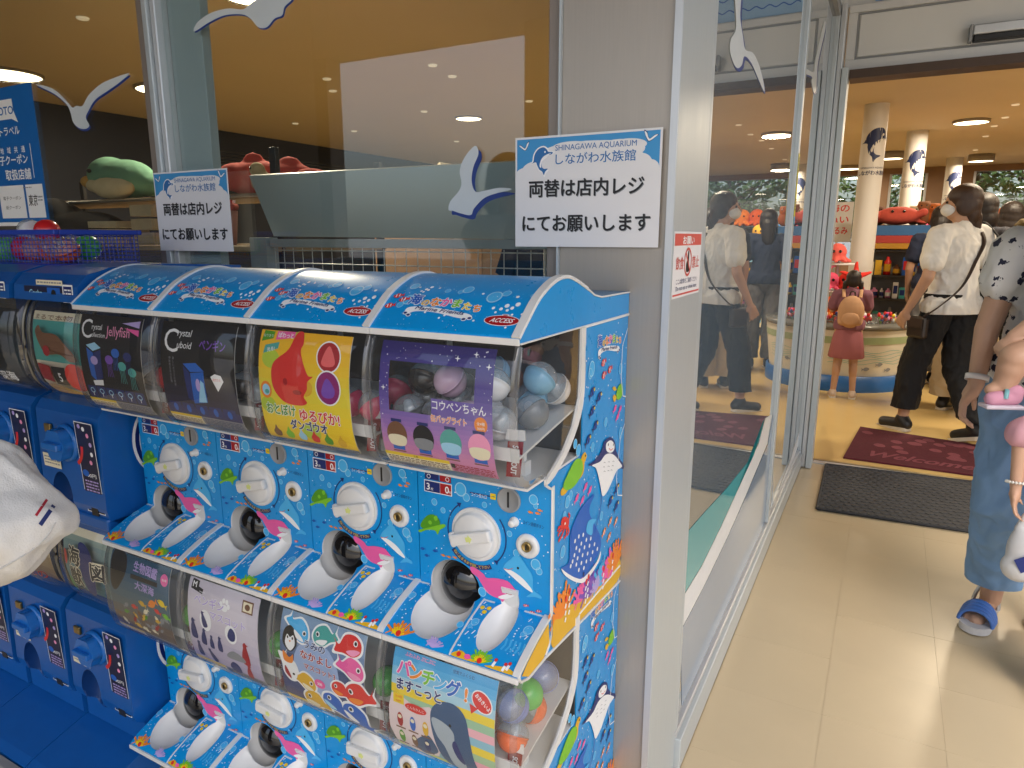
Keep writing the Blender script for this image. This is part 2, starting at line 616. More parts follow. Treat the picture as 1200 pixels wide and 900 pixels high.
# inside walls and ceiling
ce = MB().box(-6.95, -.39, 1.41, 14.7, 2.5, 2.7)
ce.box(-.39, 5, 4.451, 14.7, 2.5, 2.7)
ceiling = tag(ce.build('ceiling', m_ceil), kind='structure')
part('side_wall', (-7.1, -6.9, 1.46, 14.7, 0, 2.499), m_navy)
part('side_wall', (5.0, 5.2, 4.46, 14.7, 0, 2.499), m_brown)
# grille on the navy wall
g = MB()
for k in range(7): g.box(-6.895, -6.86, 5.6, 7.9, 2.05+k*.035, 2.068+k*.035)
g.build('air_grille', m_black, B)
# far wall with window openings
wins = [(-6.2, -4.6), (-4.4, -2.8), (-2.6, -1.5), (-1.3, -.42), (-.16, .06), (.2, .43), (1.1, 2.7), (2.9, 4.6)]
ed = -6.9
for a, b_ in wins:
    part('pier', (ed, a, 14.45, 14.65, 0, 2.499), m_brown); ed = b_
part('pier', (ed, 5.0, 14.45, 14.65, 0, 2.499), m_brown)
for a, b_ in wins:
    part('parapet', (a, b_, 14.45, 14.65, 0, .85), m_brown)
    part('far_lintel', (a, b_, 14.45, 14.65, 2.40, 2.499), m_brown)
    part('far_window_pane', (a, b_, 14.56, 14.566, .85, 2.40), m_glass)
    part('far_window_frame', (a, a+.04, 14.50, 14.558, .85, 2.40), m_alu)
    part('far_window_frame', (b_-.04, b_, 14.50, 14.558, .85, 2.40), m_alu)
# unseen canopy over the forecourt, its edges set to shape the daylight
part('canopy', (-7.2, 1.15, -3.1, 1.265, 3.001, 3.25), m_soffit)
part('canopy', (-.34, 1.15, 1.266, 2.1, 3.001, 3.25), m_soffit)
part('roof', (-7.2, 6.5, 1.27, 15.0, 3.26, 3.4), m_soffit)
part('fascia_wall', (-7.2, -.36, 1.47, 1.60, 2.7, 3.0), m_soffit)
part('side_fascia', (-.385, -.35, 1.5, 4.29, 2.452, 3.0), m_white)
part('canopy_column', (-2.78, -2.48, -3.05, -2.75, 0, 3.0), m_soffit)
part('unseen_wall', (-7.2, -5.0, -3.05, -2.85, 0, 3.0), m_soffit)
part('unseen_wall', (-7.2, -7.0, -2.84, 1.26, 0, 3.0), m_soffit)
part('unseen_wall', (-3.75, -3.6, -1.2, 1.26, 0, 3.0), m_soffit)  # added out of view to keep light off the left machines

# ------------------------------------------------------------------ ceiling lamps of the shop
m_lampbody = M('lamp_body', (.35, .31, .26), .5, 0)
m_lampglow = M('lamp_glow', (1, .9, .72), .4, 0, var=0, emit=(1.0, .80, .50), estr=4)
def lamp(x, y, r, drop, label, watts=12):
    t = thing('ceiling_lamp', label, 'lamp', (x, y, 2.5), group='round lamps on the shop ceiling')
    MB().lathe([(.0001, 0), (r, 0), (r, -drop), (r*.93, -drop)], 28).build('housing', m_lampbody, t)
    MB().lathe([(r*.93, -drop+.004), (.0001, -drop+.004)], 28).build('diffuser', m_lampglow, t)
    ld = bpy.data.lights.new('lamp_light', 'AREA')
    ld.shape = 'DISK'; ld.size = r*1.8; ld.energy = watts; ld.color = (1, .84, .62)
    lo = bpy.data.objects.new('lamp_light', ld)
    COL.objects.link(lo); lo.parent = t; lo.location = (0, 0, -drop-.01)
lamp(-5.38, 4.0, .27, .02, 'large flush ceiling lamp behind the upper left window pane', 5)
lamp(-5.95, 3.05, .25, .02, 'flush ceiling lamp just above the blue poster', 5)
lamp(-3.95, 6.37, .14, .015, 'small flush ceiling lamp behind the middle of the window')
lamp(-2.95, 2.72, .16, .02, 'ceiling lamp at the top edge above the gull sticker', 24)
lamp(-.14, 11.7, .16, .10, 'drum lamp on the ceiling between the two nearer pillars')
lamp(1.03, 12.7, .17, .10, 'drum lamp on the ceiling above the dark haired customers')
lamp(-.78, 13.6, .2, .06, 'amber drum lamp left of the nearest pillar')
for x, y, w_ in ((-1.6, 4.6, 'inside the side glass'), (.9, 6.2, 'over the person in the white T-shirt'), (2.6, 8.6, 'at the right of the shop'), (-2.2, 8.4, 'beside the pillar behind the window'), (.6, 9.0, 'between the two nearer pillars'), (-4.2, 9.6, 'deep in the left of the shop'), (2.4, 5.4, 'inside right of the entrance')):  # extra lamps added to brighten the shop interior
    lamp(x, y, .17, .03, 'added round ceiling lamp '+w_, 12 if x < -.5 else 22)
# pin spots in the ceiling
for k, (px, py) in enumerate(((97, 22), (383, 93), (390, 107), (346, 145), (415, 154), (497, 131), (530, 90), (507, 77), (535, 166), (1190, 123), (1178, 138), (1165, 148), (1155, 160), (1143, 176), (900, 154), (917, 164), (620, 119))):
    p = at(px, py, Z=2.494)
    s_ = tag(MB().lathe([(.0001, 0), (.022, 0), (.03, -.004), (.034, .0055)], 14).build('pin_spot', M('spot_glow', (.9, .85, .75), .4, 0, var=0, emit=(1, .85, .6), estr=.16), None, p), 'tiny recessed spotlight in the shop ceiling', 'spotlight', 'recessed spotlights in the shop ceiling')
# ------------------------------------------------------------------ capsule machines with the sea print
m_mblue = M('machine_blue', (.002, .30, .74), .3, 0, var=.05, scale=80, coat=.15)
m_ink = {k: M('ink_'+k, v, .4, var=.04, scale=80) for k, v in dict(
    white='#f4f6f8', navy='#14286e', sky='#49b4ee', pale='#9fd6f4', deep='#1763c4', pink='#ee5fa6', rose='#f59cc4', green='#7cc52b', dgreen='#4f9a1c',
    yellow='#f2d21f', gold='#e2b227', orange='#f08a28', red='#dc2f2a', dred='#a8121e', purple='#7a4cb8', lilac='#b9a6e0', black='#101014', grey='#8c9096', cream='#efe6c8', brown='#7a5236', teal='#4aa7a0').items()}
m_clear = thin_glass('clear_plastic', (.95, .96, .96), .015, 1.47, 1.35, haze=.025, hazecol=(.75, .75, .75))
m_edge = thin_glass('clear_edge', (.72, .74, .75), .05, 1.5, 2.2, haze=.10, hazecol=(.7, .7, .72))
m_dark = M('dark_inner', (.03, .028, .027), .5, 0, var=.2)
m_blackgloss = M('black_gloss', (.006, .006, .007), .09, 0, var=.1, coat=.5)
m_steel = M('steel', (.55, .55, .55), .3, .9, var=.1)
m_brass = M('brass', (.42, .30, .12), .35, .9, var=.15)
I = m_ink
YO = 1.05                                        # local y 0 is this far from the camera wall line
def yl(Y): return Y-YO
PIT = .52
UNX = [-1.341, -1.081, -.821, -.561]
Z_UP, Z_LO = .60, .08

# --- drawing of sea life (u to the right, v up)
def bubbles(P, pts, l=1):
    for u, v, r in pts:
        P.oval(u, v, r, r*1.1, I['sky'], l, 14)
        P.ring(u, v, r, r*1.1, max(r*.16, .0006), I['pale'], l+1, 16)
def dots(P, n, box, seed, l=1, r0=.0006, r1=.0016, avoid=()):
    rn = random.Random(seed)
    k = 0
    while k < n:
        u, v = rn.uniform(box[0], box[1]), rn.uniform(box[2], box[3])
        if any((u-a)**2+(v-b)**2 < c*c for a, b, c in avoid): k += 1; continue
        r = rn.uniform(r0, r1)
        P.oval(u, v, r, r, I['white'] if rn.random() < .6 else I['pale'], l, 8)
        k += 1
def tfm(u, v, s, rot=0, flip=False):
    c, q = math.cos(rot), math.sin(rot)
    def f(x, y):
        if flip: x = -x
        return (u+(x*c-y*q)*s, v+(x*q+y*c)*s)
    return f
def fish(P, u, v, s, m, m2=None, rot=0, flip=False, l=2):
    P.T = tfm(u, v, s, rot, flip)
    P.blob([(-.45, 0), (-.2, .26), (.15, .25), (.5, 0), (.15, -.25), (-.2, -.24)], m, l, 4)
    P.poly([(-.38, 0), (-.72, .28), (-.62, 0), (-.72, -.28)], m, l)
    if m2: 
        P.rect(.02, .12, -.22, .22, m2, l+1); P.rect(-.3, -.2, -.16, .16, m2, l+1)
    P.oval(.3, .06, .05, .05, I['black'], l+1, 8)
    P.T = None
def coral(P, u, v, s, m, seed, l=2, n=7):
    rn = random.Random(seed)
    P.T = tfm(u, v, s)
    for k in range(n):
        a = R(90)+(k-(n-1)/2)*R(150)/n+rn.uniform(-.08, .08)
        L = rn.uniform(.7, 1.05)
        P.line([(0, 0), (math.cos(a)*L*.55, math.sin(a)*L*.5), (math.cos(a)*L, math.sin(a)*L*1.05)], .15, m, l)
        P.oval(math.cos(a)*L, math.sin(a)*L*1.05, .09, .09, m, l, 8)
        P.line([(math.cos(a)*L*.55, math.sin(a)*L*.5), (math.cos(a+.5)*L*.85, math.sin(a+.5)*L*.85)], .1, m, l)
    P.T = None
def dolphin(P, u, v, s, m, mb, rot=0, flip=False, l=2):
    P.T = tfm(u, v, s, rot, flip)
    P.blob([(-1, .12), (-.85, .1), (-.6, .1), (-.2, .28), (-.05, .42), (.02, .28), (.4, .2), (.68, .02), (.98, -.1), (.9, -.16), (.55, -.2), (.2, -.24), (.05, -.42), (-.05, -.2), (-.5, -.06), (-.72, -.02), (-.95, -.25), (-.9, -.02)], m, l, 4)
    P.blob([(.94, -.12), (.6, -.1), (.1, -.14), (-.3, -.1), (.1, -.24), (.55, -.21), (.88, -.17)], mb, l+1, 4)
    P.oval(.55, .02, .045, .045, I['black'], l+1, 8)
    P.T = None

# --- the moulded body
LEDGE = [(.93, .092), (.918, .0895), (.88, .078), (.845, .064), (.826, .055), (.819, .049)]
body_prof = [(1.268, 0.002), (1.268, .556), (1.05, .556), (1.05, .335), (.93, .335)] + LEDGE + [(.822, .040), (.85, .030), (.905, .030)]
bb = MB().prism([(yl(a), b) for a, b in body_prof], -.129, .129)
def cutter(c, r, mat, tilt=0.0):
    me = MB().ell((0, 0, 0), r, 40, 26).mesh('cut', mat)
    o = obj('cut', me, None, c, (tilt, 0, 0))
    return o
def carve(me, cuts):
    def mods(o):
        for c in cuts:
            b = o.modifiers.new('b', 'BOOLEAN')
            b.operation = 'DIFFERENCE'; b.object = c; b.solver = 'EXACT'
            try: b.material_mode = 'TRANSFER'
            except Exception: pass
    r = evaluated(me, mods)
    for c in cuts: bpy.data.objects.remove(c)
    return r
body_me = carve(bb.mesh('body', [m_mblue]), [
    cutter((-.053, yl(.886), .098), (.056, .072, .046), m_wtrim, R(30)),
    cutter((-.055, yl(.936), .099), (.052, .044, .0515), m_wtrim),
    cutter((.054, yl(.887), .092), (.0285, .060, .038), m_wtrim, R(28))])
for p in body_me.polygons:
    if body_me.materials[p.material_index] == m_wtrim: p.use_smooth = True

HOOD = smooth_path([(.818, .566), (.845, .5885), (.88, .615), (.927, .635), (.967, .641), (1.0, .636), (1.047, .621), (1.085, .607)], 4, False)
hood_prof = HOOD + [(1.12, .6015), (1.268, .600), (1.268, .5575), (.822, .5575)]
hood_me = MB().prism([(yl(a), b) for a, b in hood_prof], -.1295, .1295, smooth=True).mesh('hood', m_mblue)
def band(prof, x0, x1, off, mat, name, closed=False):
    """strip laid on a profile"""
    mb = MB()
    n = len(prof)
    ps = []
    for i in range(n):
        a, b = Vector(prof[max(i-1, 0)]), Vector(prof[min(i+1, n-1)])
        d = (b-a).normalized()
        nn = Vector((-d.y, d.x))
        if nn.y < 0 and abs(nn.y) > .2: nn = -nn
        ps.append((Vector(prof[i]), nn))
    vs = []
    for p, nn in ps:
        q = p+nn*off
        r = p-nn*.002
        vs += [(x0, yl(r.x), r.y), (x0, yl(q.x), q.y), (x1, yl(q.x), q.y), (x1, yl(r.x), r.y)]
    fs = []
    for i in range(n-1):
        k = i*4
        for a, b in ((0, 1), (1, 2), (2, 3)):
            fs.append((k+a, k+4+a, k+4+b, k+b))
    fs += [(0, 1, 2, 3), tuple(4*(n-1)+k for k in (3, 2, 1, 0))]
    mb.add(vs, fs)
    return mb.mesh(name, mat)
hood_trim_me = band(HOOD[:-3], .1185, .131, .0035, m_wtrim, 'hood_trim')
hood_trim2_me = band(HOOD[:-3], -.131, -.1285, .0025, m_wtrim, 'hood_trim')
ledge_trim_me = band(LEDGE[::-1], .1195, .131, .0035, m_wtrim, 'ledge_trim')
ledge_rib_me = band(LEDGE[::-1], .0035, .0062, .0012, m_wtrim, 'ledge_rib')
front_lip_me = MB().box(-.1295, .1295, yl(.8175), yl(.8215), .5555, .5655, .0012).mesh('hood_lip', m_wtrim)
ledge_lip_me = MB().box(-.1295, .1295, yl(.8155), yl(.8205), .0375, .0475, .0015).mesh('ledge_lip', m_wtrim)
panel_trim_mes = [MB().box(a_, b_, yl(.9265), yl(.9298), .0885, .0925).mesh('panel_trim', m_wtrim) for a_, b_ in ((-.1285, -.1095), (.006, .026), (.083, .1285))]
panel_edge_me = MB().box(.1292, .1312, yl(.9275), yl(.9375), .092, .318, .0008).mesh('panel_edge', m_wtrim)

COVER = smooth_path([(.824, .555), (.813, .525), (.806, .48), (.806, .43), (.811, .388), (.824, .356), (.85, .340), (.905, .335)], 4, False)
FR_IN = [(1.034, .556), (1.034, .487), (1.030, .440), (1.006, .397), (.967, .364), (.925, .345), (.905, .3365)]
FR_OUT = [(1.05, .556), (1.05, .460), (1.036, .410), (.99, .363), (.937, .3355), (.905, .3285)]
def normals(prof):
    o = []
    for i in range(len(prof)):
        a, b = Vector(prof[max(i-1, 0)]), Vector(prof[min(i+1, len(prof)-1)])
        d = (b-a).normalized()
        o.append(Vector((-d.y, d.x)))            # points inward (towards +y) for a profile running down
    return [n if n.x > -.2 and (n.x > 0 or n.y > 0) else -n for n in o]
CN = normals(COVER)
def cover_mesh():
    mb = MB()
    sec = [(-.1283, .012), (-.1278, .004), (-.1255, .0012), (-.121, 0), (.121, 0), (.1255, .0012), (.1278, .004), (.1283, .012)]
    k = len(sec)
    vs = []
    for p, n in zip(COVER, CN):
        for x, i in sec:
            q = Vector(p)+n*i
            vs.append((x, yl(q.x), q.y))
    for i in range(len(COVER)-1):
        for j in range(k-1):
            mb.add([vs[i*k+j], vs[i*k+j+1], vs[(i+1)*k+j+1], vs[(i+1)*k+j]], [(0, 1, 2, 3)], True, 0 if j == k//2-1 else 1)
    for s in (-1, 1):
        inner = [Vector(p)+n*.012 for p, n in zip(COVER, CN)][:-2]
        poly = [(s*.1283, yl(q.x), q.y) for q in inner] + [(s*.1283, yl(a), b) for a, b in FR_IN[::-1]]
        mb.add(poly, [list(range(len(poly)))], False, 0)
    me = mb.mesh('cover', [m_clear, m_edge])
    bm = bmesh.new(); bm.from_mesh(me)
    bmesh.ops.remove_doubles(bm, verts=bm.verts, dist=1e-5)
    bm.to_mesh(me); bm.free()
    return me
cover_me = cover_mesh()
frame_mes = []
for s in (-1, 1):
    ring = [(yl(a), b) for a, b in FR_IN] + [(yl(a), b) for a, b in FR_OUT[::-1]]
    frame_mes.append(MB().prism(ring, s*.1295-.0022, s*.1295+.0022).mesh('side_frame', m_wtrim))
floor_me = MB().box(-.127, .127, yl(.85), yl(1.045), .3355, .3395).mesh('cavity_floor', m_wtrim)
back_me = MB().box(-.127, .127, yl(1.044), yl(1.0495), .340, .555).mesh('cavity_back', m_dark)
tr = MB()
tr.prism([(yl(.835), .392), (yl(1.04), .424), (yl(1.04), .420), (yl(.835), .388)], -.122, .122)
tr.box(-.122, .122, yl(.832), yl(.8345), .384, .404)
tr.box(.085, .095, yl(.90), yl(.91), .340, .398)
tr.box(.080, .1, yl(.895), yl(.915), .340, .362)
tr.box(-.1, -.09, yl(.93), yl(.94), .340, .402)
tray_me = tr.mesh('tray', m_wtrim)

# --- controls on the front panel
YP = .93
def disc(r, prof=None): pass
RX = Matrix.Rotation(R(90), 4, 'X')              # local +z of a lathe turned to face the viewer (-y)
def face(mb_prof, x, z, n=28, y=YP): 
    return MB().lathe(mb_prof, n, mat=Matrix.Translation((x, yl(y), z)) @ RX)
KX, KZ = -.010, .209
dial_me = face([(.0475, -.0002), (.0475, .004), (.0455, .0055), (.0445, .0035), (.040, .0035), (.039, .012), (.036, .0145), (.0001, .0150)], KX, KZ, 36).mesh('dial', m_wtrim)
hb = MB().box(-.041, .041, -.026, -.013, -.0105, .0105, .004)
hb.box(-.0425, -.034, -.0225, -.013, -.013, .013, .003)
handle_me = hb.mesh('handle', m_wtrim)
arrow_me = MB().prism([(-.006, .004), (.0, .004), (.0, .0075), (.0065, 0), (.0, -.0075), (.0, -.004), (-.006, -.004)], -.0268, -.0262, 'Y').mesh('handle_arrow', M('arrow_lime', '#d8e08a', .4))
slot_me = face([(.0215, -.0002), (.0215, .003), (.0195, .0045), (.0185, .003), (.0001, .0035)], .053, .282).mesh('coin_slot', m_grey)
slit_me = MB().box(.0515, .0545, yl(YP)-.0046, yl(YP)-.0030, .270, .296).mesh('slit', m_black)
btn_me = face([(.0085, -.0002), (.0085, .003), (.006, .004), (.006, .012), (.0045, .0135), (.0001, .014)], .063, .246, 18).mesh('return_button', m_wtrim)
lock_me = face([(.021, -.0002), (.021, .003), (.018, .006), (.012, .006), (.0105, .004), (.0001, .004)], .088, .209, 24).mesh('lock', m_wtrim)
key_me = face([(.0085, .0035), (.0085, .008), (.007, .009), (.006, .0075), (.0001, .0075)], .088, .209, 18).mesh('lock_barrel', m_brass)
keyh_me = MB().box(.0868, .0892, yl(YP)-.0095, yl(YP)-.0076, .205, .213).mesh('keyhole', m_black)
door_mb = MB().ell((-.051, yl(.953), .098), (.0455, .030, .0465), 28, 16)
door_me = door_mb.mesh('capsule_door', m_blackgloss)
ring_me = MB().lathe([(.0415, 0), (.0435, .002), (.0425, .004), (.040, .003)], 28, mat=Matrix.Translation((-.051, yl(.952), .098)) @ RX @ Matrix.Scale(1.08, 4)).mesh('door_rim', m_blackgloss)
flap_me = MB().prism([(-.016, .0), (.016, .0), (.014, -.03), (.004, -.042), (-.012, -.036)], 0, .004, 'Y').mesh('return_flap', m_wtrim)
sold_mb = MB().prism([(0, 0), (.0255, .002), (.0245, -.05), (.002, -.052)], 0, .0012, 'Y')
sold_me = sold_mb.mesh('sold_out_flag', M('flag_red', '#8e1019', .4, var=.05))
tab_me = MB().prism([(-.004, .002), (.028, .004), (.026, .019), (-.002, .017)], -.001, .0016, 'Y').mesh('flag_tab', m_wtrim)

# --- printed panel (positions read off the nearest machine)
def zp(x, y):
    p = at(440+x/3.75, 520+y/3.75, Y=.93)
    return (p.x-UNX[3], p.z-Z_UP)
def panel_fn(u, v, h): return (u, yl(YP)-.0004-h, v)
PP = Print()
clear = [(KX, KZ, .055), (-.052, .108, .060), (.054, .11, .033), (.053, .282, .024), (.088, .209, .023)]
dots(PP, 110, (-.125, .125, .096, .33), 3, 1, .0005, .0014, clear)
bubbles(PP, [(*zp(375, 200), .0115), (*zp(400, 235), .007), (*zp(480, 268), .005), (*zp(260, 255), .006), (*zp(298, 292), .005), (*zp(590, 395), .005), (*zp(620, 480), .006), (*zp(705, 530), .009), (*zp(720, 560), .006), (*zp(470, 650), .008), (*zp(695, 245), .008), (*zp(705, 275), .004), (*zp(420, 110), .007)], 1)
def zblob(P, pts, m, l, n=4): P.blob([zp(*p) for p in pts], m, l, n)
zblob(PP, [(418, 540), (440, 545), (475, 570), (490, 588), (530, 590), (580, 602), (610, 632), (627, 658), (600, 672), (572, 680), (560, 694), (545, 680), (510, 665), (480, 632), (460, 602), (450, 585), (425, 565)], I['pink'], 3)
zblob(PP, [(540, 672), (575, 660), (624, 656), (600, 673), (565, 682)], I['white'], 4)
zblob(PP, [(475, 625), (500, 655), (515, 668), (490, 650)], I['rose'], 4)
PP.oval(*zp(578, 640), .0022, .0022, I['black'], 4, 8)
PP.line([zp(575, 655), zp(595, 662), zp(618, 658)], .0009, I['dred'], 5)
zblob(PP, [(562, 545), (580, 518), (610, 500), (642, 505), (667, 540), (692, 582), (695, 640), (727, 665), (729, 680), (700, 672), (664, 672), (688, 652), (678, 630), (640, 598), (600, 562), (575, 553)], I['sky'], 3)
zblob(PP, [(566, 548), (600, 556), (648, 590), (686, 635), (690, 652), (658, 632), (618, 597), (588, 570)], I['white'], 4)
zblob(PP, [(598, 505), (622, 488), (645, 505), (625, 510)], I['sky'], 3)
PP.oval(*zp(628, 545), .0022, .0024, I['black'], 5, 8)
PP.line([zp(566, 547), zp(585, 552), zp(606, 546)], .0009, I['red'], 5)
zblob(PP, [(200, 352), (224, 318), (256, 310), (284, 338), (278, 368), (236, 376), (206, 368)], I['dgreen'], 3)
zblob(PP, [(192, 378), (240, 366), (300, 352), (308, 364), (285, 378), (275, 398), (262, 380), (225, 378), (200, 388)], I['green'], 4)
zblob(PP, [(258, 322), (270, 315), (276, 330), (265, 338)], I['green'], 4)
PP.oval(*zp(242, 345), .004, .004, I['green'], 4, 8)
for q in ((208, 460), (262, 470), (226, 490)): fish(PP, *zp(*q), .010, I['deep'], I['navy'], .1, True)
for q in ((680, 300), (712, 305), (722, 292), (300, 490), (325, 497), (352, 500)): fish(PP, *zp(*q), .008, I['orange'], None, -.1, q[0] > 500)
for q in ((660, 710), (686, 740), (716, 735)): fish(PP, *zp(*q), .009, I['red'], I['white'], .2, True)
PP.ring(KX, KZ, .0585, .0585, .0022, I['navy'], 2, 18, R(128), R(215))
PP.ring(KX, KZ, .0585, .0585, .0022, I['navy'], 2, 18, R(-50), R(38))
for a, q in ((R(128), 1), (R(-50), -1)):
    c = (KX+.0575*math.cos(a), KZ+.0575*math.sin(a))
    t = (-math.sin(a)*q*-1, math.cos(a)*q*-1)
    nx = (math.cos(a), math.sin(a))
    PP.poly([(c[0]+nx[0]*.005, c[1]+nx[1]*.005), (c[0]-nx[0]*.005, c[1]-nx[1]*.005), (c[0]+t[0]*.008, c[1]+t[1]*.008)], I['navy'], 3)
a0, a1 = zp(416, 208), zp(527, 238)
PP.rect(a0[0], a1[0], a1[1]+.002, a0[1]-.003, I['navy'], 2)
PP.text('コイン投入口', *zp(456, 234), .0075, I['white'], 3, .01, width=.030)
PP.text('➡', *zp(518, 240), .010, I['yellow'], 3, .02)
PP.text('コイン返却ボタン', *zp(695, 362), .0075, I['navy'], 3, .02, width=.038, rot=-.05)
ws = '右に止まるまで回して下さい'
for k, ch in enumerate(ws):
    a = R(-138)+R(72)*k/(len(ws)-1)
    PP.text(ch, KX+.060*math.cos(a), KZ+.060*math.sin(a)-.002, .0068, I['yellow'], 3, .03, rot=a+R(90))
PP.ring(KX, KZ, .0645, .0645, .0085, I['navy'], 2, 20, R(-142), R(-62))
l0, l1 = zp(215, 155), zp(338, 232)
PP.rect(l0[0], l1[0], l1[1], l0[1], I['white'], 2)
PP.rect(l0[0]+.0015, (l0[0]+l1[0])/2+.004, l1[1]+.0015, l0[1]-.0015, I['navy'], 3)
PP.rect((l0[0]+l1[0])/2+.0045, l1[0]-.0015, l1[1]+.0015, l0[1]-.0015, I['dred'], 3)
PP.text('3', l0[0]+.0085, l1[1]+.0045, .017, I['white'], 4, .03)
PP.text('枚', l0[0]+.0165, l1[1]+.0045, .006, I['white'], 4, .02)
PP.text('0', l1[0]-.0100, l1[1]+.0045, .017, I['white'], 4, .03)
PP.text('枚', l1[0]-.0038, l1[1]+.0045, .006, I['white'], 4, .02)
PP.rect(l0[0]+.002, (l0[0]+l1[0])/2+.002, l0[1]+.002, l0[1]+.013, I['navy'], 2)
PP.rect((l0[0]+l1[0])/2+.004, l1[0]-.002, l0[1]+.002, l0[1]+.013, I['dred'], 2)
PP.ring(l0[0]+.010, l0[1]+.0075, .004, .004, .001, I['white'], 3)
PP.ring(l1[0]-.009, l0[1]+.0075, .004, .004, .001, I['white'], 3)
for k in range(5): PP.text('♪', -.115+.052*k, .312-.21*(k % 2)*.4, .006, I['pale'], 2, 0)
panel_print = PP.build('panel_print', panel_fn)

# --- print on the ledge: v = distance along the ledge from its front edge
def arc(prof):
    L = [0]
    for i in range(1, len(prof)): L.append(L[-1]+(Vector(prof[i])-Vector(prof[i-1])).length)
    return L
def on_profile(prof, side):
    L = arc(prof)
    def fn(u, v, h):
        v = max(0, min(v, L[-1]-1e-6))
        i = 0
        while i < len(L)-2 and L[i+1] < v: i += 1
        a, b = Vector(prof[i]), Vector(prof[i+1])
        t = (v-L[i])/(L[i+1]-L[i])
        d = (b-a).normalized()
        n = Vector((-d.y, d.x))*side
        p = a.lerp(b, t)+n*(h+.0003)
        return (u, yl(p.x), p.y)
    return fn, L
LP = LEDGE[::-1]
ledge_fn, LL = on_profile(LP, 1)
PL = Print()
def c_ok(u, v): return True
coral(PL, -.100, .003, .027, I['orange'], 2, 2, 8)
coral(PL, -.102, .003, .017, I['yellow'], 4, 3, 7)
PL.oval(-.100, .007, .005, .005, I['red'], 4, 12)
coral(PL, -.03, .003, .018, I['lilac'], 8, 2, 9)
for k in range(5): PL.line([(.082+k*.008, .034), (.085+k*.008, .044), (.083+k*.008, .056)], .0035, I['sky'], 2)
coral(PL, .058, .003, .021, I['green'], 5, 2, 12)
PL.oval(.058, .006, .0045, .0045, I['red'], 4, 12)
coral(PL, .058, .003, .012, I['yellow'], 6, 3, 9)
PL.blob([(.008, .001), (.02, .012), (.034, .008), (.05, .003), (.05, .001)], I['gold'], 2)
PL.blob([(.07, .001), (.085, .006), (.105, .009), (.118, .006), (.118, .001)], I['gold'], 2)
PL.oval(.02, .006, .004, .004, I['red'], 3, 10); PL.oval(.036, .006, .006, .004, I['pink'], 3, 10)
for u, v in ((.082, .012), (.1, .010), (.106, .013)):
    PL.line([(u, v-.008), (u+.002, v)], .0045, I['white'], 3); PL.oval(u+.002, v+.003, .003, .003, I['red'], 4, 8)
for u, v in ((.012, .100), (.020, .092), (.024, .102)): PL.oval(u, v, .0042, .0042, I['yellow'], 2, 12)
bubbles(PL, [(.016, .068, .007), (.012, .058, .004), (.108, .082, .0085), (.104, .072, .005), (-.122, .083, .007), (-.006, .055, .006)], 1)
for u, v in ((.012, .040), (.022, .045), (.030, .040), (.1, .098), (.11, .063), (-.004, .035), (-.120, .07)):
    PL.line([(u, v), (u+.003, v+.008)], .0016, I['white'], 2)
dots(PL, 22, (-.125, -.105, .03, .12), 5); dots(PL, 25, (.004, .022, .01, .12), 6); dots(PL, 25, (.09, .118, .03, .12), 9)
ledge_print = PL.build('ledge_print', ledge_fn, cuts=LL[1:-1])

# --- print on the hood
hood_fn, HL = on_profile(HOOD, 1)
def hood_art():
    P = Print()
    def hz(x, y):                                  # zoom of the nearest hood
        # u,v from a level zoom: x 0..1200 over the hood width, y 560..0
        return (-.122+x/1200*.245, (525-y)/525*.118)
    logo(P, -.020, .052, .128)
    for u, v in ((-.113, .070), (-.098, .062), (-.117, .047)): clown(P, u, v, .017)
    bubbles(P, [(-.088, .062, .010), (-.098, .050, .006), (-.098, .098, .0085), (-.030, .088, .005), (.004, .094, .009), (-.006, .087, .005), (.057, .078, .0125), (.073, .088, .007), (.118, .085, .005)], 1)
    for u, v, r in ((-.066, .098, .003), (-.072, .091, .0026), (-.067, .089, .0024), (-.078, .085, .002), (-.073, .083, .002), (-.087, .096, .002), (-.05, .096, .002), (.086, .060, .0038), (.102, .064, .004), (.096, .056, .003), (.079, .053, .0028), (.09, .051, .0024), (.073, .046, .002), (.066, .054, .0025), (.094, .081, .0028), (.034, .085, .0022), (.116, .045, .002), (.101, .043, .002), (-.045, .038, .002), (-.008, .034, .002), (-.015, .028, .0018), (.045, .027, .0018), (.101, .018, .0018)):
        P.oval(u, v, r, r*1.1, I['white'], 1, 12)
    P.oval(.090, .030, .0285, .0105, I['white'], 2, 28)
    P.oval(.090, .030, .0272, .0094, I['dred'], 3, 28)
    P.text('ACCESS', .0895, .0260, .0118, I['white'], 4, .03, width=.036, shear=.35)
    P.oval(.092, .0412, .006, .0018, I['white'], 2, 14); P.oval(.092, .0408, .0045, .0010, I['dred'], 3, 14)
    dots(P, 110, (-.126, .116, .004, .16), 21, 1, .0004, .0008)
    return P
def clown(P, u, v, s):
    P.T = tfm(u, v, s, .25, True)
    P.blob([(-.4, 0), (-.15, .3), (.2, .28), (.5, 0), (.2, -.28), (-.15, -.3)], I['red'], 2, 4)
    P.poly([(-.32, 0), (-.62, .25), (-.62, -.25)], I['red'], 2)
    P.rect(.12, .22, -.2, .2, I['white'], 3); P.rect(-.2, -.1, -.2, .2, I['white'], 3)
    P.oval(.34, .06, .05, .05, I['black'], 3, 8)
    P.T = None
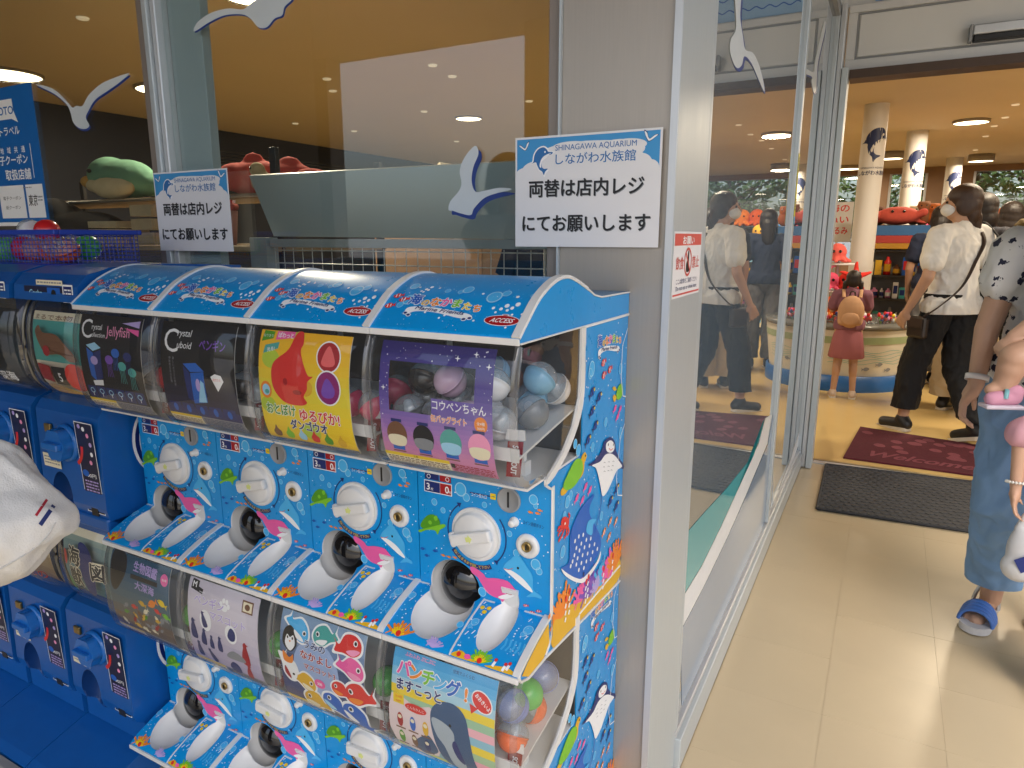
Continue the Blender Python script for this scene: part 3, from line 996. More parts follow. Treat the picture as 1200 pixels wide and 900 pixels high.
def logo(P, u, v, wd):
    """the coloured kana title with its wavy English line"""
    s = wd/7.2
    cols = ['deep', 'gold', 'orange', 'purple', 'green', 'yellow', 'orange']
    cols[3] = 'pink'
    ys = [.15, -.02, .02, .04, -.02, -.22, -.40]
    ss = [1.35, .85, 1.15, 1.15, 1.1, .95, .9]
    x = -3.1
    for k, ch in enumerate('海のなかまたち'):
        a = (u+x*s, v+ys[k]*s)
        P.text(ch, a[0], a[1], s*ss[k]*1.02, I['white'], 2, .13)
        P.text(ch, a[0], a[1], s*ss[k], I[cols[k]], 3, .055)
        x += .62+.42*ss[k]
    P.blob([(u-3.4*s, v-.35*s), (u-1.5*s, v-.15*s), (u+1*s, v-.4*s), (u+3.0*s, v-.75*s), (u+3.3*s, v-1.25*s), (u+2*s, v-1.2*s), (u-.5*s, v-.75*s), (u-2.4*s, v-.75*s), (u-3.3*s, v-1.2*s)], I['white'], 1)
    P.text('Marine Friends', u-.1*s, v-.72*s, .58*s, I['navy'], 3, .03, rot=-.07, width=5.0*s, shear=.25)
    for du, dv in ((-3.3, -1.05), (-2.9, -1.25), (2.7, -1.35), (3.2, -1.2)):
        P.oval(u+du*s, v+dv*s, .26*s, .2*s, I['white'], 2, 12); P.oval(u+du*s, v+dv*s, .19*s, .13*s, I['navy'], 3, 10)
hood_print = hood_art().build('hood_print', hood_fn, cuts=HL[1:-1])

# --- big sea picture on the outer side of the row
def sp_(x, y):
    p = at(640+x/2.727, 370+y/2.727, X=-.43)
    return (p.y, p.z-Z_UP)
def side_fn(u, v, h): return (.1294+h, yl(u), v)
S = Print()
def sblob(pts, m, l, n=4): S.blob([sp_(*p) for p in pts], m, l, n)
rn = random.Random(11)
for k in range(230):
    u, v = rn.uniform(.945, 1.262), rn.uniform(.07, .55)
    if u < 1.056 and v > .33: continue
    r = rn.uniform(.0006, .0019)
    S.oval(u, v, r, r, I['white'] if rn.random() < .7 else I['pale'], 1, 8)
for q, r in (((148, 170), .013), ((143, 185), .009), ((240, 170), .010), ((240, 375), .011), ((192, 340), .008), ((105, 430), .010), ((70, 595), .010), ((80, 575), .008), ((55, 755), .010), ((95, 410), .008), ((232, 560), .008), ((178, 640), .008), ((150, 420), .008), ((60, 640), .007)):
    bubbles(S, [(*sp_(*q), r)], 1)
logo(S, *sp_(205, 88), .115)
for q in ((185, 150), (205, 172), (186, 190)): clown(S, *sp_(*q), .021)
for q in ((150, 243), (172, 258), (150, 303), (160, 350), (137, 395), (228, 550), (208, 590), (227, 605)):
    fish(S, *sp_(*q), .026, I['navy'], I['deep'], .5, False, 2)
    S.oval(sp_(*q)[0]+.006, sp_(*q)[1]+.003, .003, .003, I['yellow'], 4, 8)
for q in ((222, 296), (238, 298), (230, 322), (128, 545), (142, 556), (100, 582), (118, 588)):
    fish(S, *sp_(*q), .019, I['pink'], None, .5, False, 2)
for q in ((207, 655), (225, 655), (187, 690), (203, 705)):
    fish(S, *sp_(*q), .021, I['orange'], I['white'], .5, False, 2)
sblob([(55, 545), (70, 505), (95, 460), (115, 462), (116, 500), (95, 540), (70, 558)], I['green'], 3)
sblob([(50, 575), (48, 560), (60, 545), (72, 552), (62, 570)], I['gold'], 2)
sblob([(112, 470), (116, 448), (126, 436), (131, 450), (124, 470), (121, 500), (108, 522), (104, 510), (116, 495)], I['gold'], 2)
S.oval(*sp_(125, 447), .002, .002, I['black'], 5, 8)
sblob([(225, 250), (232, 225), (243, 218), (246, 245), (238, 265), (228, 268)], I['green'], 3)
sblob([(214, 262), (220, 252), (226, 262), (220, 276)], I['gold'], 2)
sblob([(213, 232), (220, 226), (226, 236), (219, 240)], I['gold'], 2)
# manta ray
sblob([(136, 478), (160, 458), (178, 430), (186, 402), (205, 388), (220, 402), (224, 430), (236, 458), (247, 474), (246, 490), (225, 478), (186, 470), (160, 478)], I['navy'], 3)
sblob([(146, 478), (172, 466), (188, 445), (205, 440), (220, 448), (233, 465), (242, 482), (226, 494), (212, 525), (196, 560), (180, 577), (174, 548), (166, 510), (158, 486)], I['white'], 4)
sblob([(192, 408), (206, 398), (217, 410), (216, 430), (204, 438), (192, 430)], I['white'], 4)
S.oval(*sp_(198, 412), .002, .003, I['black'], 5, 8); S.oval(*sp_(214, 412), .002, .003, I['black'], 5, 8)
S.line([sp_(200, 424), sp_(206, 430), sp_(213, 424)], .0016, I['red'], 5)
for q in ((186, 468), (200, 466), (214, 464), (184, 482), (199, 480), (212, 478), (186, 496), (198, 494), (208, 492)): S.line([sp_(q[0]-3, q[1]+2), sp_(*q), sp_(q[0]+3, q[1]+2)], .0010, I['grey'], 5)
S.line([sp_(178, 572), sp_(176, 600), sp_(168, 640), sp_(155, 695)], .0028, I['deep'], 4)
# whale shark
sblob([(48, 808), (72, 790), (76, 740), (80, 690), (104, 630), (124, 600), (150, 572), (154, 576), (140, 610), (142, 640), (168, 690), (176, 720), (172, 750), (152, 790), (120, 838), (96, 842), (66, 826)], I['deep'], 3)
sblob([(48, 808), (66, 822), (96, 838), (120, 836), (160, 788), (174, 752), (168, 785), (128, 846), (98, 852), (62, 832)], I['white'], 4)
sblob([(128, 690), (136, 655), (160, 650), (150, 668), (146, 700)], I['sky'], 4)
for q in ((92, 720), (104, 705), (118, 700), (96, 742), (112, 728), (128, 716), (142, 712), (90, 765), (106, 750), (122, 740), (138, 735), (154, 730), (100, 775), (116, 765), (132, 760), (148, 755), (163, 745), (84, 785), (96, 795), (112, 790), (128, 785), (142, 778), (78, 800), (104, 812), (120, 806)):
    S.oval(*sp_(*q), .0036, .0040, I['white'], 4, 10)
S.oval(*sp_(119, 826), .004, .005, I['navy'], 5, 10)
# octopus
sblob([(48, 668), (52, 648), (64, 642), (74, 655), (70, 676), (58, 680)], I['red'], 3)
for pts in (((56, 676), (44, 690), (38, 705)), ((60, 678), (52, 700), (40, 722)), ((66, 676), (66, 700), (58, 712)), ((68, 670), (74, 690), (68, 702)), ((52, 672), (40, 678), (38, 690)), ((70, 660), (76, 640), (72, 632))):
    S.line([sp_(*p) for p in pts], .0055, I['red'], 3)
S.oval(*sp_(60, 664), .0026, .0026, I['white'], 4, 8)
# sea bed
sand = [sp_(20, 905), sp_(70, 880), sp_(150, 835), sp_(245, 745)]
sand = [(.935, .090), (1.0, .098), (1.08, .090), (1.16, .088), (1.266, .092), (1.266, .006), (1.1, .012), (.936, .030)]
S.blob([(.938, .085), (.99, .080), (1.06, .062), (1.14, .052), (1.2, .040), (1.262, .052), (1.264, .008), (1.15, .012), (1.0, .026), (.938, .033)], I['gold'], 2)
S.poly([(.922, .086), (.88, .073), (.847, .059), (.828, .047), (.85, .033), (.905, .033), (.926, .05)], I['gold'], 2)
for u, v, s, m, sd in ((.975, .072, .055, 'orange', 1), (1.06, .060, .042, 'pink', 2), (1.10, .050, .052, 'purple', 3), (1.16, .045, .050, 'sky', 4), (1.205, .040, .060, 'pink', 5), (1.235, .045, .055, 'orange', 6), (1.13, .044, .03, 'lilac', 7)):
    coral(S, u, v, s, I[m], sd, 3, 9)
for u, v in ((.985, .055), (1.0, .062), (1.075, .045), (1.085, .05), (1.215, .036), (1.165, .03)):
    for k in range(3): S.line([(u, v+k*.013), (u+.004, v+k*.013+.007)], .006, I['white'], 5)
    S.oval(u+.004, v+.042, .005, .006, I['red'], 6, 10)
S.line([(1.262, .53), (1.235, .50), (1.232, .44), (1.246, .40), (1.264, .395)], .0022, I['white'], 3)
S.line([(1.264, .34), (1.240, .32), (1.225, .24), (1.236, .20), (1.264, .19)], .0022, I['white'], 3)
side_print = S.build('side_print', side_fn)
side_trim_me = MB().tube([(.130, yl(a), b) for a, b in [(1.266, .5555)]+FR_OUT[:1]+smooth_path(FR_OUT, 3, False)+[(.921, .318), (.9305, .313), (.9335, .2), (.934, .06), (.925, .045), (.912, .034)]], .0022, 6).mesh('side_trim', m_wtrim)
base_trim_me = MB().tube([(.130, yl(.819), .050), (.130, yl(.824), .040), (.130, yl(.85), .030), (.130, yl(.912), .030), (.130, yl(1.1), .012), (.130, yl(1.268), .000)], .0026, 6).mesh('base_trim', m_wtrim)
# white base plate below the tier
for o_ in (panel_print, ledge_print, hood_print, side_print):
    pass

card_prof = [tuple(Vector(p)+n*.0045) for p, n in zip(COVER, CN)][::-1]
card_fn, CL = on_profile(card_prof, 1)
CV0 = .078                                        # where the card begins on the cover's curve
def card_map(u, v, h):
    return card_fn(u, v+CV0, h)
CCUT = [c-CV0 for c in CL[1:-1]]
# ------------------------------------------------------------------ display cards
def grad(P, u0, u1, v0, v1, cols, n=10, l=0):
    cs = [srgb(c) for c in cols]
    for i in range(n):
        t = (i+.5)/n*(len(cs)-1)
        k = min(int(t), len(cs)-2)
        c = tuple(cs[k][j]+(cs[k+1][j]-cs[k][j])*(t-k) for j in range(3))
        m = M('card_'+'_'.join('%03d' % int(x*999) for x in c), c, .35, var=.03, scale=50)
        P.rect(u0, u1, v0+(v1-v0)*i/n, v0+(v1-v0)*(i+1)/n, m, l)
U0, U1, VT = -.108, .092, .198
def fine(P, u0, u1, v0, v1, m, l=2, rows=4, seed=1):
    """small print that is only lines at this size"""
    rn = random.Random(seed)
    h = (v1-v0)/rows
    for k in range(rows):
        u = u0
        while u < u1:
            w_ = rn.uniform(.003, .012)
            P.rect(u, min(u+w_, u1), v0+k*h+h*.3, v0+k*h+h*.75, m, l)
            u += w_+rn.uniform(.001, .003)
def footer(P, seed=1, cm='yellow'):
    P.rect(U0, -.02, 0, .022, I['cream'], 1); P.rect(-.02, U1, 0, .022, I['grey'], 1)
    P.rect(U0, -.02, .017, .022, I[cm], 2)
    fine(P, U0+.004, -.024, .002, .015, I['brown'], 3, 4, seed); fine(P, -.014, U1-.004, .003, .02, I['navy'], 3, 5, seed+1)
def card_jelly():
    P = Print(); grad(P, U0, U1, 0, VT, ['#0c0d16', '#07080d', '#0d0f16'], 6)
    P.text('C', -.083, .150, .055, I['white'], 2, -.005)
    P.text('rystal', -.066, .168, .016, I['white'], 2, .0, 'L'); P.text('ollection', -.066, .153, .013, I['white'], 2, 0, 'L')
    P.text('Jellyfish', -.018, .158, .028, I['rose'], 2, .01, 'L', width=.075)
    P.poly([(.03, .185), (.085, .192), (.085, .178)], I['lilac'], 2); P.poly([(.04, .176), (.085, .174), (.085, .162)], I['pink'], 2)
    P.poly([(-.085, .135), (-.055, .142), (-.035, .132), (-.062, .124)], I['pale'], 2); P.poly([(-.083, .130), (-.062, .120), (-.062, .062), (-.078, .072)], I['deep'], 2); P.poly([(-.062, .120), (-.036, .128), (-.038, .07), (-.062, .062)], I['navy'], 2)
    P.oval(-.06, .105, .012, .009, I['lilac'], 3); P.poly([(-.075, .062), (-.04, .066), (-.042, .054), (-.072, .052)], I['white'], 2)
    for u, v, c in ((-.01, .11, 'purple'), (.03, .10, 'teal'), (.06, .09, 'teal'), (.012, .125, 'deep'), (.05, .12, 'navy')):
        P.oval(u, v, .013, .009, I[c], 2); 
        for k in range(4): P.line([(u-.008+k*.005, v-.004), (u-.006+k*.004, v-.02), (u-.009+k*.006, v-.035)], .0012, I[c], 2)
    for k in range(6):
        u = -.100+k*.031
        P.rect(u, u+.028, .024, .050, I['navy'], 1); P.ring(u+.014, .040, .0075, .006, .002, I['pale'], 2, 14); P.line([(u+.014, .036), (u+.013, .028)], .002, I['white'], 2)
    footer(P, 3); return P
def card_cuboid():
    P = Print(); grad(P, U0, U1, 0, VT, ['#2a2a86', '#15153a', '#08080e', '#07070a', '#08080a'], 10)
    P.text('C', -.078, .142, .062, I['white'], 2, -.01)
    P.text('rystal', -.062, .172, .018, I['white'], 2, 0, 'L', shear=.2); P.text('uboid', -.062, .150, .018, I['white'], 2, 0, 'L', shear=.2)
    P.text('ペンギン', .0, .152, .022, I['purple'], 2, .02, 'L', width=.068)
    P.text('美しいガラスの世界', -.072, .128, .006, I['grey'], 2, 0, vert=True); P.text('神秘的な水の生物', -.082, .128, .006, I['grey'], 2, 0, vert=True)
    P.poly([(-.045, .122), (-.01, .126), (.012, .112), (-.026, .108)], I['deep'], 2); P.poly([(-.045, .118), (-.028, .106), (-.026, .05), (-.04, .058)], I['navy'], 2)
    P.poly([(-.026, .106), (.010, .111), (.012, .054), (-.026, .048)], I['deep'], 2); P.poly([(-.012, .052), (.0, .095), (.008, .09), (.01, .054)], I['pale'], 3); P.oval(-.008, .085, .006, .012, I['lilac'], 3)
    P.poly([(.028, .104), (.040, .110), (.056, .108), (.062, .098), (.045, .078)], I['white'], 2); P.text('3Dガラス', .044, .097, .006, I['red'], 3, .02, width=.02)
    for k in range(5): P.rect(-.1+k*.037, -.1+k*.037+.032, .026, .046, I['navy'], 1); P.oval(-.084+k*.037, .035, .006, .008, I['deep'], 2)
    footer(P, 5); return P
def card_yellow():
    P = Print(); grad(P, U0, U1, 0, VT, ['#f2c81e', '#f6d624', '#e8d83a', '#f4c41e', '#f0b41c'], 12)
    for u, v, a in ((-.08, .15, .02), (-.09, .07, .018), (.0, .03, .02), (-.02, .19, .012)): P.oval(u, v, a, a*.8, M('card_lime', '#b8d03a', .35), 1)
    P.blob([(-.078, .120), (-.072, .145), (-.040, .168), (-.026, .196), (-.012, .198), (-.008, .180), (-.012, .165), (.004, .130), (.016, .128), (.004, .118), (.002, .105), (-.006, .092), (.0, .082), (-.016, .076), (-.05, .078), (-.072, .096)], I['red'], 3)
    P.blob([(.004, .118), (.014, .112), (.010, .098), (-.004, .094)], I['gold'], 2)
    P.oval(-.046, .114, .005, .006, I['dred'], 4); P.oval(-.02, .098, .01, .004, I['dred'], 4)
    P.oval(.048, .162, .026, .026, I['white'], 2, 26); P.oval(.048, .162, .0235, .0235, I['dred'], 3, 26); P.blob([(.034, .156), (.048, .180), (.062, .158), (.058, .148), (.038, .147)], M('card_pinkred', '#ef6a6a', .35), 4)
    P.oval(.048, .112, .027, .029, I['white'], 3, 26); P.oval(.048, .112, .0245, .0265, M('card_plum', '#8e1d6e', .35), 4, 26); P.blob([(.034, .106), (.046, .128), (.062, .112), (.058, .098), (.040, .096)], I['purple'], 5)
    P.oval(-.092, .096, .013, .015, I['orange'], 2); P.oval(-.092, .096, .009, .010, I['pale'], 3); P.oval(-.09, .093, .005, .004, I['teal'], 4)
    P.poly([(-.104, .178), (-.078, .184), (-.076, .196), (-.1, .197)], I['dgreen'], 2); P.text('なりきり', -.09, .186, .006, I['white'], 3, .02)
    P.poly([(-.072, .182), (-.03, .188), (-.03, .198), (-.07, .197)], I['pink'], 2); P.text('ぽわっと', -.05, .187, .010, I['white'], 3, .03, width=.034)
    P.poly([(-.098, .158), (-.064, .168), (-.062, .179), (-.094, .172)], I['teal'], 2); P.text('光る!', -.08, .163, .008, I['white'], 3, .03, rot=.2)
    for c, l, b in ((I['white'], 3, .12), (I['dgreen'], 4, .04)): P.text('おとぼけ', -.062, .056, .0215, c, l, b, width=.066)
    for c, l, b in ((I['white'], 3, .12), (I['red'], 4, .04)): P.text('ゆるぴか!', .024, .052, .0225, c, l, b, width=.086)
    for c, l, b in ((I['white'], 3, .12), (I['navy'], 4, .05)): P.text('ダンゴウオ', -.004, .033, .0195, c, l, b, width=.082)
    for k, c in enumerate(('brown', 'green', 'pale', 'red', 'dgreen', 'gold')):
        u = -.082+k*.029
        P.blob([(u-.009, .020), (u-.004, .027), (u, .034), (u+.003, .027), (u+.009, .021), (u+.006, .012), (u-.006, .012)], I[c], 4)
    P.rect(U0, U1, 0, .007, I['grey'], 5); fine(P, U0+.004, U1, .001, .006, I['navy'], 6, 2, 4); return P
def card_purple():
    P = Print()
    hole = (-.090, .062, .092, .168)
    grad(P, U0, U1, hole[3], VT, ['#3c2f86', '#2e2470', '#2b2168'], 5); grad(P, U0, U1, 0, hole[2], ['#d98bb0', '#cf86b4', '#a878c0', '#7b66b4'], 12)
    grad(P, U0, hole[0], hole[2], hole[3], ['#7b66b4', '#4b3c92', '#3c2f86'], 8); grad(P, hole[1], U1, hole[2], hole[3], ['#7b66b4', '#4b3c92', '#3c2f86'], 8)
    P.rect(-.012, hole[1], .092, .118, M('card_violet', '#6a57ab', .35), 0)
    rn = random.Random(4)
    for k in range(46):
        u, v = rn.uniform(U0, U1), rn.uniform(.17, VT)
        if k > 24: u, v = rn.choice((rn.uniform(U0, hole[0]), rn.uniform(hole[1], U1))), rn.uniform(.08, .17)
        r = rn.uniform(.0004, .0012); P.oval(u, v, r, r, I['white'], 1, 6)
    for u, v in ((.06, .188), (.083, .172), (-.1, .126), (.03, .180)): P.poly([(u, v+.005), (u+.001, v+.001), (u+.005, v), (u+.001, v-.001), (u, v-.005), (u-.001, v-.001), (u-.005, v), (u-.001, v+.001)], I['white'], 1)
    P.text('コウペンちゃん', .036, .103, .0165, I['white'], 3, .02, width=.092); 
    for c, l, b in ((I['white'], 2, .1), (I['orange'], 3, .03)): P.text('缶バッグライト', .018, .084, .012, c, l, b, width=.062)
    P.oval(.073, .088, .011, .012, I['orange'], 2); P.text('全4種', .073, .088, .0055, I['white'], 3, .03); P.text('300円', .073, .081, .005, I['white'], 3, .03)
    for k, (a, b) in enumerate((('brown', 'cream'), ('black', 'grey'), ('teal', 'pale'), ('rose', 'cream'))):   # the four lamps on offer, plain
        u = -.078+k*.049
        P.rect(u-.011, u+.011, .028, .036, I['deep'], 2); P.oval(u, .054, .019, .021, I[a], 3, 24); P.blob([(u-.017, .050), (u, .054), (u+.017, .050), (u+.012, .036), (u-.012, .036)], I[b], 4)
        P.rect(u-.010, u+.010, .074, .079, I['navy'], 2); P.rect(u-.012, u+.012, .0245, .0265, I['brown'], 3)
    P.rect(U0, .012, 0, .018, I['cream'], 2); P.rect(U0, .012, .016, .022, I['yellow'], 3); P.text('注意', -.05, .0172, .0045, I['black'], 4, .02)
    fine(P, U0+.004, .008, .001, .0155, I['brown'], 4, 4, 8); fine(P, .016, U1-.003, .002, .019, I['dred'], 4, 5, 9); P.rect(.014, .021, .011, .019, I['black'], 5); return P
def card_reef():
    P = Print(); grad(P, U0, U1, 0, VT, ['#4b3b34', '#6b5a50', '#4a6a78', '#2c5a78', '#28506c'], 10)
    P.blob([(-.1, .198), (-.06, .196), (-.05, .17), (-.062, .14), (-.09, .11), (-.105, .13)], I['black'], 2)
    P.text('生物図鑑', .012, .168, .024, I['lilac'], 3, .04, width=.078, rot=-.04); P.rect(-.035, .055, .150, .160, I['black'], 3); P.text('大深海', .012, .130, .020, I['lilac'], 3, .04, width=.064, rot=-.04)
    P.oval(.076, .170, .012, .013, I['pink'], 2); P.text('全6種', .076, .168, .006, I['white'], 3, .02)
    for u, v, s, c in ((.035, .108, .03, 'orange'), (.068, .118, .026, 'yellow'), (.05, .095, .02, 'red'), (.0, .10, .022, 'gold'), (.078, .09, .022, 'green'), (-.03, .085, .02, 'red')): fish(P, u, v, s, I[c], None, random.uniform(-.5, .5), True, 3)
    rn = random.Random(6)
    for k in range(26): fish(P, rn.uniform(-.09, .08), rn.uniform(.028, .085), rn.uniform(.012, .022), I[rn.choice(['brown', 'dred', 'cream', 'grey', 'gold', 'dgreen'])], None, rn.uniform(-1, 1), rn.random() < .5, 2+k % 2)
    footer(P, 12); return P
def silh(P, u, v, s, m, l=3, lean=0.0):
    P.T = tfm(u, v, s, lean)
    P.blob([(-.16, 0), (-.22, .25), (-.17, .55), (-.10, .75), (-.10, .9), (.0, 1), (.09, .93), (.2, .88), (.09, .84), (.14, .6), (.2, .3), (.17, 0)], m, l)
    P.T = None
def card_lilac():
    P = Print(); grad(P, U0, U1, 0, VT, ['#a79cc4', '#b8b0cc', '#cfc8d8', '#d8d2de', '#c8c2d2'], 10)
    P.poly([(-.1, .176), (-.066, .170), (-.064, .180), (-.078, .183), (-.078, .194), (-.098, .196)], I['black'], 2); P.text('M', -.09, .180, .017, I['white'], 3, .03); P.text('museum', -.074, .173, .005, I['white'], 3, .02, 'L')
    for k, (u, v) in enumerate(((-.01, .165), (-.003, .172), (.006, .171), (.011, .163))): P.oval(u, v, .0042, .0052, I['white'], 2)
    P.oval(.0, .158, .009, .007, I['white'], 2)
    for c, l, b in ((I['white'], 2, .1), (I['lilac'], 3, .03)): P.text('ペンギン', -.045, .150, .022, c, l, b, width=.085); P.text('マスコット', .01, .127, .020, c, l, b, width=.10)
    P.rect(.048, .078, .163, .187, I['brown'], 2); P.rect(.051, .075, .166, .184, I['cream'], 3); P.oval(.063, .175, .007, .006, I['brown'], 4)
    P.oval(-.055, .118, .017, .023, I['white'], 2); P.oval(.018, .108, .017, .020, I['white'], 2)
    for u, v, s, a in ((-.092, .070, .045, .05), (-.066, .062, .038, -.1), (-.055, .104, .034, .3), (-.042, .060, .03, 0), (-.018, .060, .034, 0), (.055, .052, .05, 0), (-.082, .03, .036, .1), (-.04, .026, .034, .5), (.055, .018, .036, -.1)): silh(P, u, v, s, I['navy'] if u < 0 else I['dred'] if u > .04 else I['purple'], 3, a)
    P.blob([(.008, .104), (.018, .122), (.03, .115), (.028, .098), (.015, .094)], I['navy'], 3); P.blob([(.0, .030), (.012, .045), (.028, .040), (.03, .022), (.01, .018)], I['navy'], 3); P.blob([(.0, .06), (.02, .072), (.045, .066), (.05, .055), (.005, .052)], I['grey'], 3)
    footer(P, 14); return P
def sea_pal(P, u, v, s, c, c2, l=3, rot=0.0, flip=False):
    P.T = tfm(u, v, s, rot, flip)
    P.blob([(-.6, 0), (-.3, .42), (.2, .45), (.55, .15), (.5, -.25), (.1, -.45), (-.35, -.35), (-.85, -.35), (-.75, .0), (-.9, .3)], I['white'], l, 4)
    P.blob([(-.52, 0), (-.26, .35), (.18, .37), (.47, .12), (.43, -.2), (.1, -.37), (-.32, -.28), (-.74, -.26), (-.66, .0), (-.76, .2)], c, l+1, 4)
    P.blob([(-.2, -.2), (.2, -.1), (.42, -.15), (.1, -.34)], c2, l+2, 4)
    P.oval(.22, .12, .10, .11, I['white'], l+2, 10); P.oval(.23, .12, .06, .07, I['black'], l+3, 10)
    P.T = None
def card_friends():
    P = Print(); grad(P, U0, U1, 0, VT, ['#5a4a6a', '#3c4a7c', '#2c3c6c', '#6d88b0', '#8aa6c4'], 10)
    P.oval(-.02, .10, .055, .06, M('card_glowblue', '#9db4dc', .35), 1)
    for u, v, s, c, c2, ro, fl in ((-.06, .168, .048, 'sky', 'white', -.7, False), (-.005, .172, .046, 'teal', 'white', .4, True), (.06, .172, .05, 'red', 'rose', .1, False), (.068, .132, .05, 'pink', 'rose', -.3, False), (.075, .085, .056, 'red', 'orange', .3, True), (.035, .083, .038, 'red', 'orange', 0, True), (-.045, .070, .045, 'gold', 'cream', -.4, False), (-.032, .035, .05, 'gold', 'cream', 0, True), (.015, .046, .05, 'deep', 'pale', -.4, True), (.065, .036, .06, 'deep', 'white', -.5, True), (-.085, .085, .045, 'white', 'dred', -1.2, False)): sea_pal(P, u, v, s, I[c], I[c2], 3, ro, fl)
    P.blob([(-.1, .135), (-.098, .16), (-.083, .172), (-.068, .16), (-.066, .138), (-.082, .122)], I['black'], 4); P.blob([(-.094, .136), (-.09, .154), (-.082, .15), (-.074, .155), (-.070, .138), (-.082, .124)], I['white'], 5)
    P.oval(-.088, .149, .002, .003, I['black'], 6, 8); P.oval(-.076, .149, .002, .003, I['black'], 6, 8); P.poly([(-.085, .144), (-.079, .144), (-.082, .140)], I['orange'], 6)
    P.blob([(-.1, .12), (-.085, .11), (-.075, .118), (-.078, .1), (-.098, .1)], I['orange'], 4)
    for c, l, b in ((I['white'], 6, .12), (I['navy'], 7, .04)): P.text('うみの', -.022, .142, .016, c, l, b, width=.05)
    for c, l, b in ((I['white'], 6, .12), (I['dred'], 7, .04)): P.text('なかよし', -.018, .120, .018, c, l, b, width=.075); P.text('マスコット3', -.01, .100, .013, c, l, b, width=.075)
    P.oval(-.012, .078, .013, .009, I['pink'], 6); P.text('300', -.012, .075, .008, I['white'], 7, .03)
    footer(P, 16); return P
def card_punch():
    P = Print()
    bands = ['#dfe04a', '#8fb8c8', '#f0a9bb', '#a9c9a0', '#f0d63c', '#8fc3d8', '#f2b6c2', '#9fc7a6', '#efd43c', '#a9d2e4', '#7fc0e4', '#58b0e2', '#4aa6dd']
    for k, c in enumerate(bands): P.rect(U0, U1, VT*k/13, VT*(k+1)/13, M('card_b'+c, c, .35, var=.03), 0)
    P.blob([(-.108, .118), (-.06, .108), (-.02, .112), (-.02, .02), (-.108, .02)], M('card_b#f2d9dc', '#e8d7da', .35), 1, 3)
    P.blob([(-.012, .025), (-.026, .07), (-.028, .11), (-.012, .132), (.016, .138), (.038, .124), (.046, .09), (.052, .05), (.062, .01), (.05, .003), (.01, .003)], M('card_dolph', '#33567f', .35), 3)
    P.blob([(-.026, .100), (.0, .098), (.016, .085), (.018, .06), (.034, .03), (.03, .01), (.012, .008), (-.002, .05), (-.018, .07)], M('card_dolph2', '#a8b6c2', .35), 4)
    P.blob([(-.07, .03), (-.04, .06), (-.026, .052), (-.02, .03), (-.05, .012)], M('card_dolph', '#33567f', .35), 3); P.oval(.010, .098, .0025, .003, I['black'], 5); P.blob([(.012, .06), (.02, .07), (.034, .03), (.022, .034)], I['navy'], 5)
    cs = ['pink', 'orange', 'green', 'sky', 'deep', 'orange']
    for k, ch in enumerate('パンチング!'):
        u, v = -.084+k*.0245, .158-k*.0015
        P.text(ch, u, v, .030, I['white'], 5, .11); P.text(ch, u, v, .029, I[cs[k]], 6, .055)
    for c, l, b in ((I['white'], 5, .12), (I['navy'], 6, .045)): P.text('ますこっと', -.052, .132, .0225, c, l, b, width=.088)
    P.text('ふわふわ ぷにぷに', -.055, .189, .008, I['rose'], 5, .03, width=.06); P.text('空気でふくらむ', .03, .188, .006, I['navy'], 5, .02, width=.04)
    P.oval(.068, .158, .021, .016, I['white'], 5, 24, -.6); P.oval(.068, .158, .019, .014, I['red'], 6, 24, -.6); P.poly([(.046, .150), (.050, .134), (.062, .146)], I['red'], 6); P.text('おおきいよ', .068, .156, .0085, I['white'], 7, .03, rot=-.6, width=.032)
    P.oval(-.058, .104, .022, .008, I['red'], 5); P.text('こんなかんじ', -.058, .1015, .006, I['white'], 6, .03, width=.034)
    P.rect(-.104, -.082, .103, .122, I['yellow'], 4); P.text('全6種', -.093, .114, .006, I['orange'], 5, .03); P.text('300円', -.093, .106, .005, I['red'], 5, .03)
    for k in range(6):
        u, v = -.092+(k % 3)*.026, .060-(k//3)*.036
        P.oval(u, v+.012, .006, .014, I[('dred', 'deep', 'gold', 'dgreen', 'brown', 'navy')[k]], 4); P.oval(u, v+.018, .004, .004, I['cream'], 5); P.rect(u-.01, u+.01, v-.006, v-.003, I['brown'], 4)
    return P
def card_sheet_back(fn_name='card_back'):
    mb = MB()
    n = 14
    vs = []
    for i in range(n+1):
        for u in (U0, U1): vs.append(card_map(u, VT*i/n, -.0012))
    mb.add(vs, [(2*i, 2*i+1, 2*i+3, 2*i+2) for i in range(n)])
    return mb.mesh(fn_name, m_wtrim)
card_back_me = card_sheet_back()

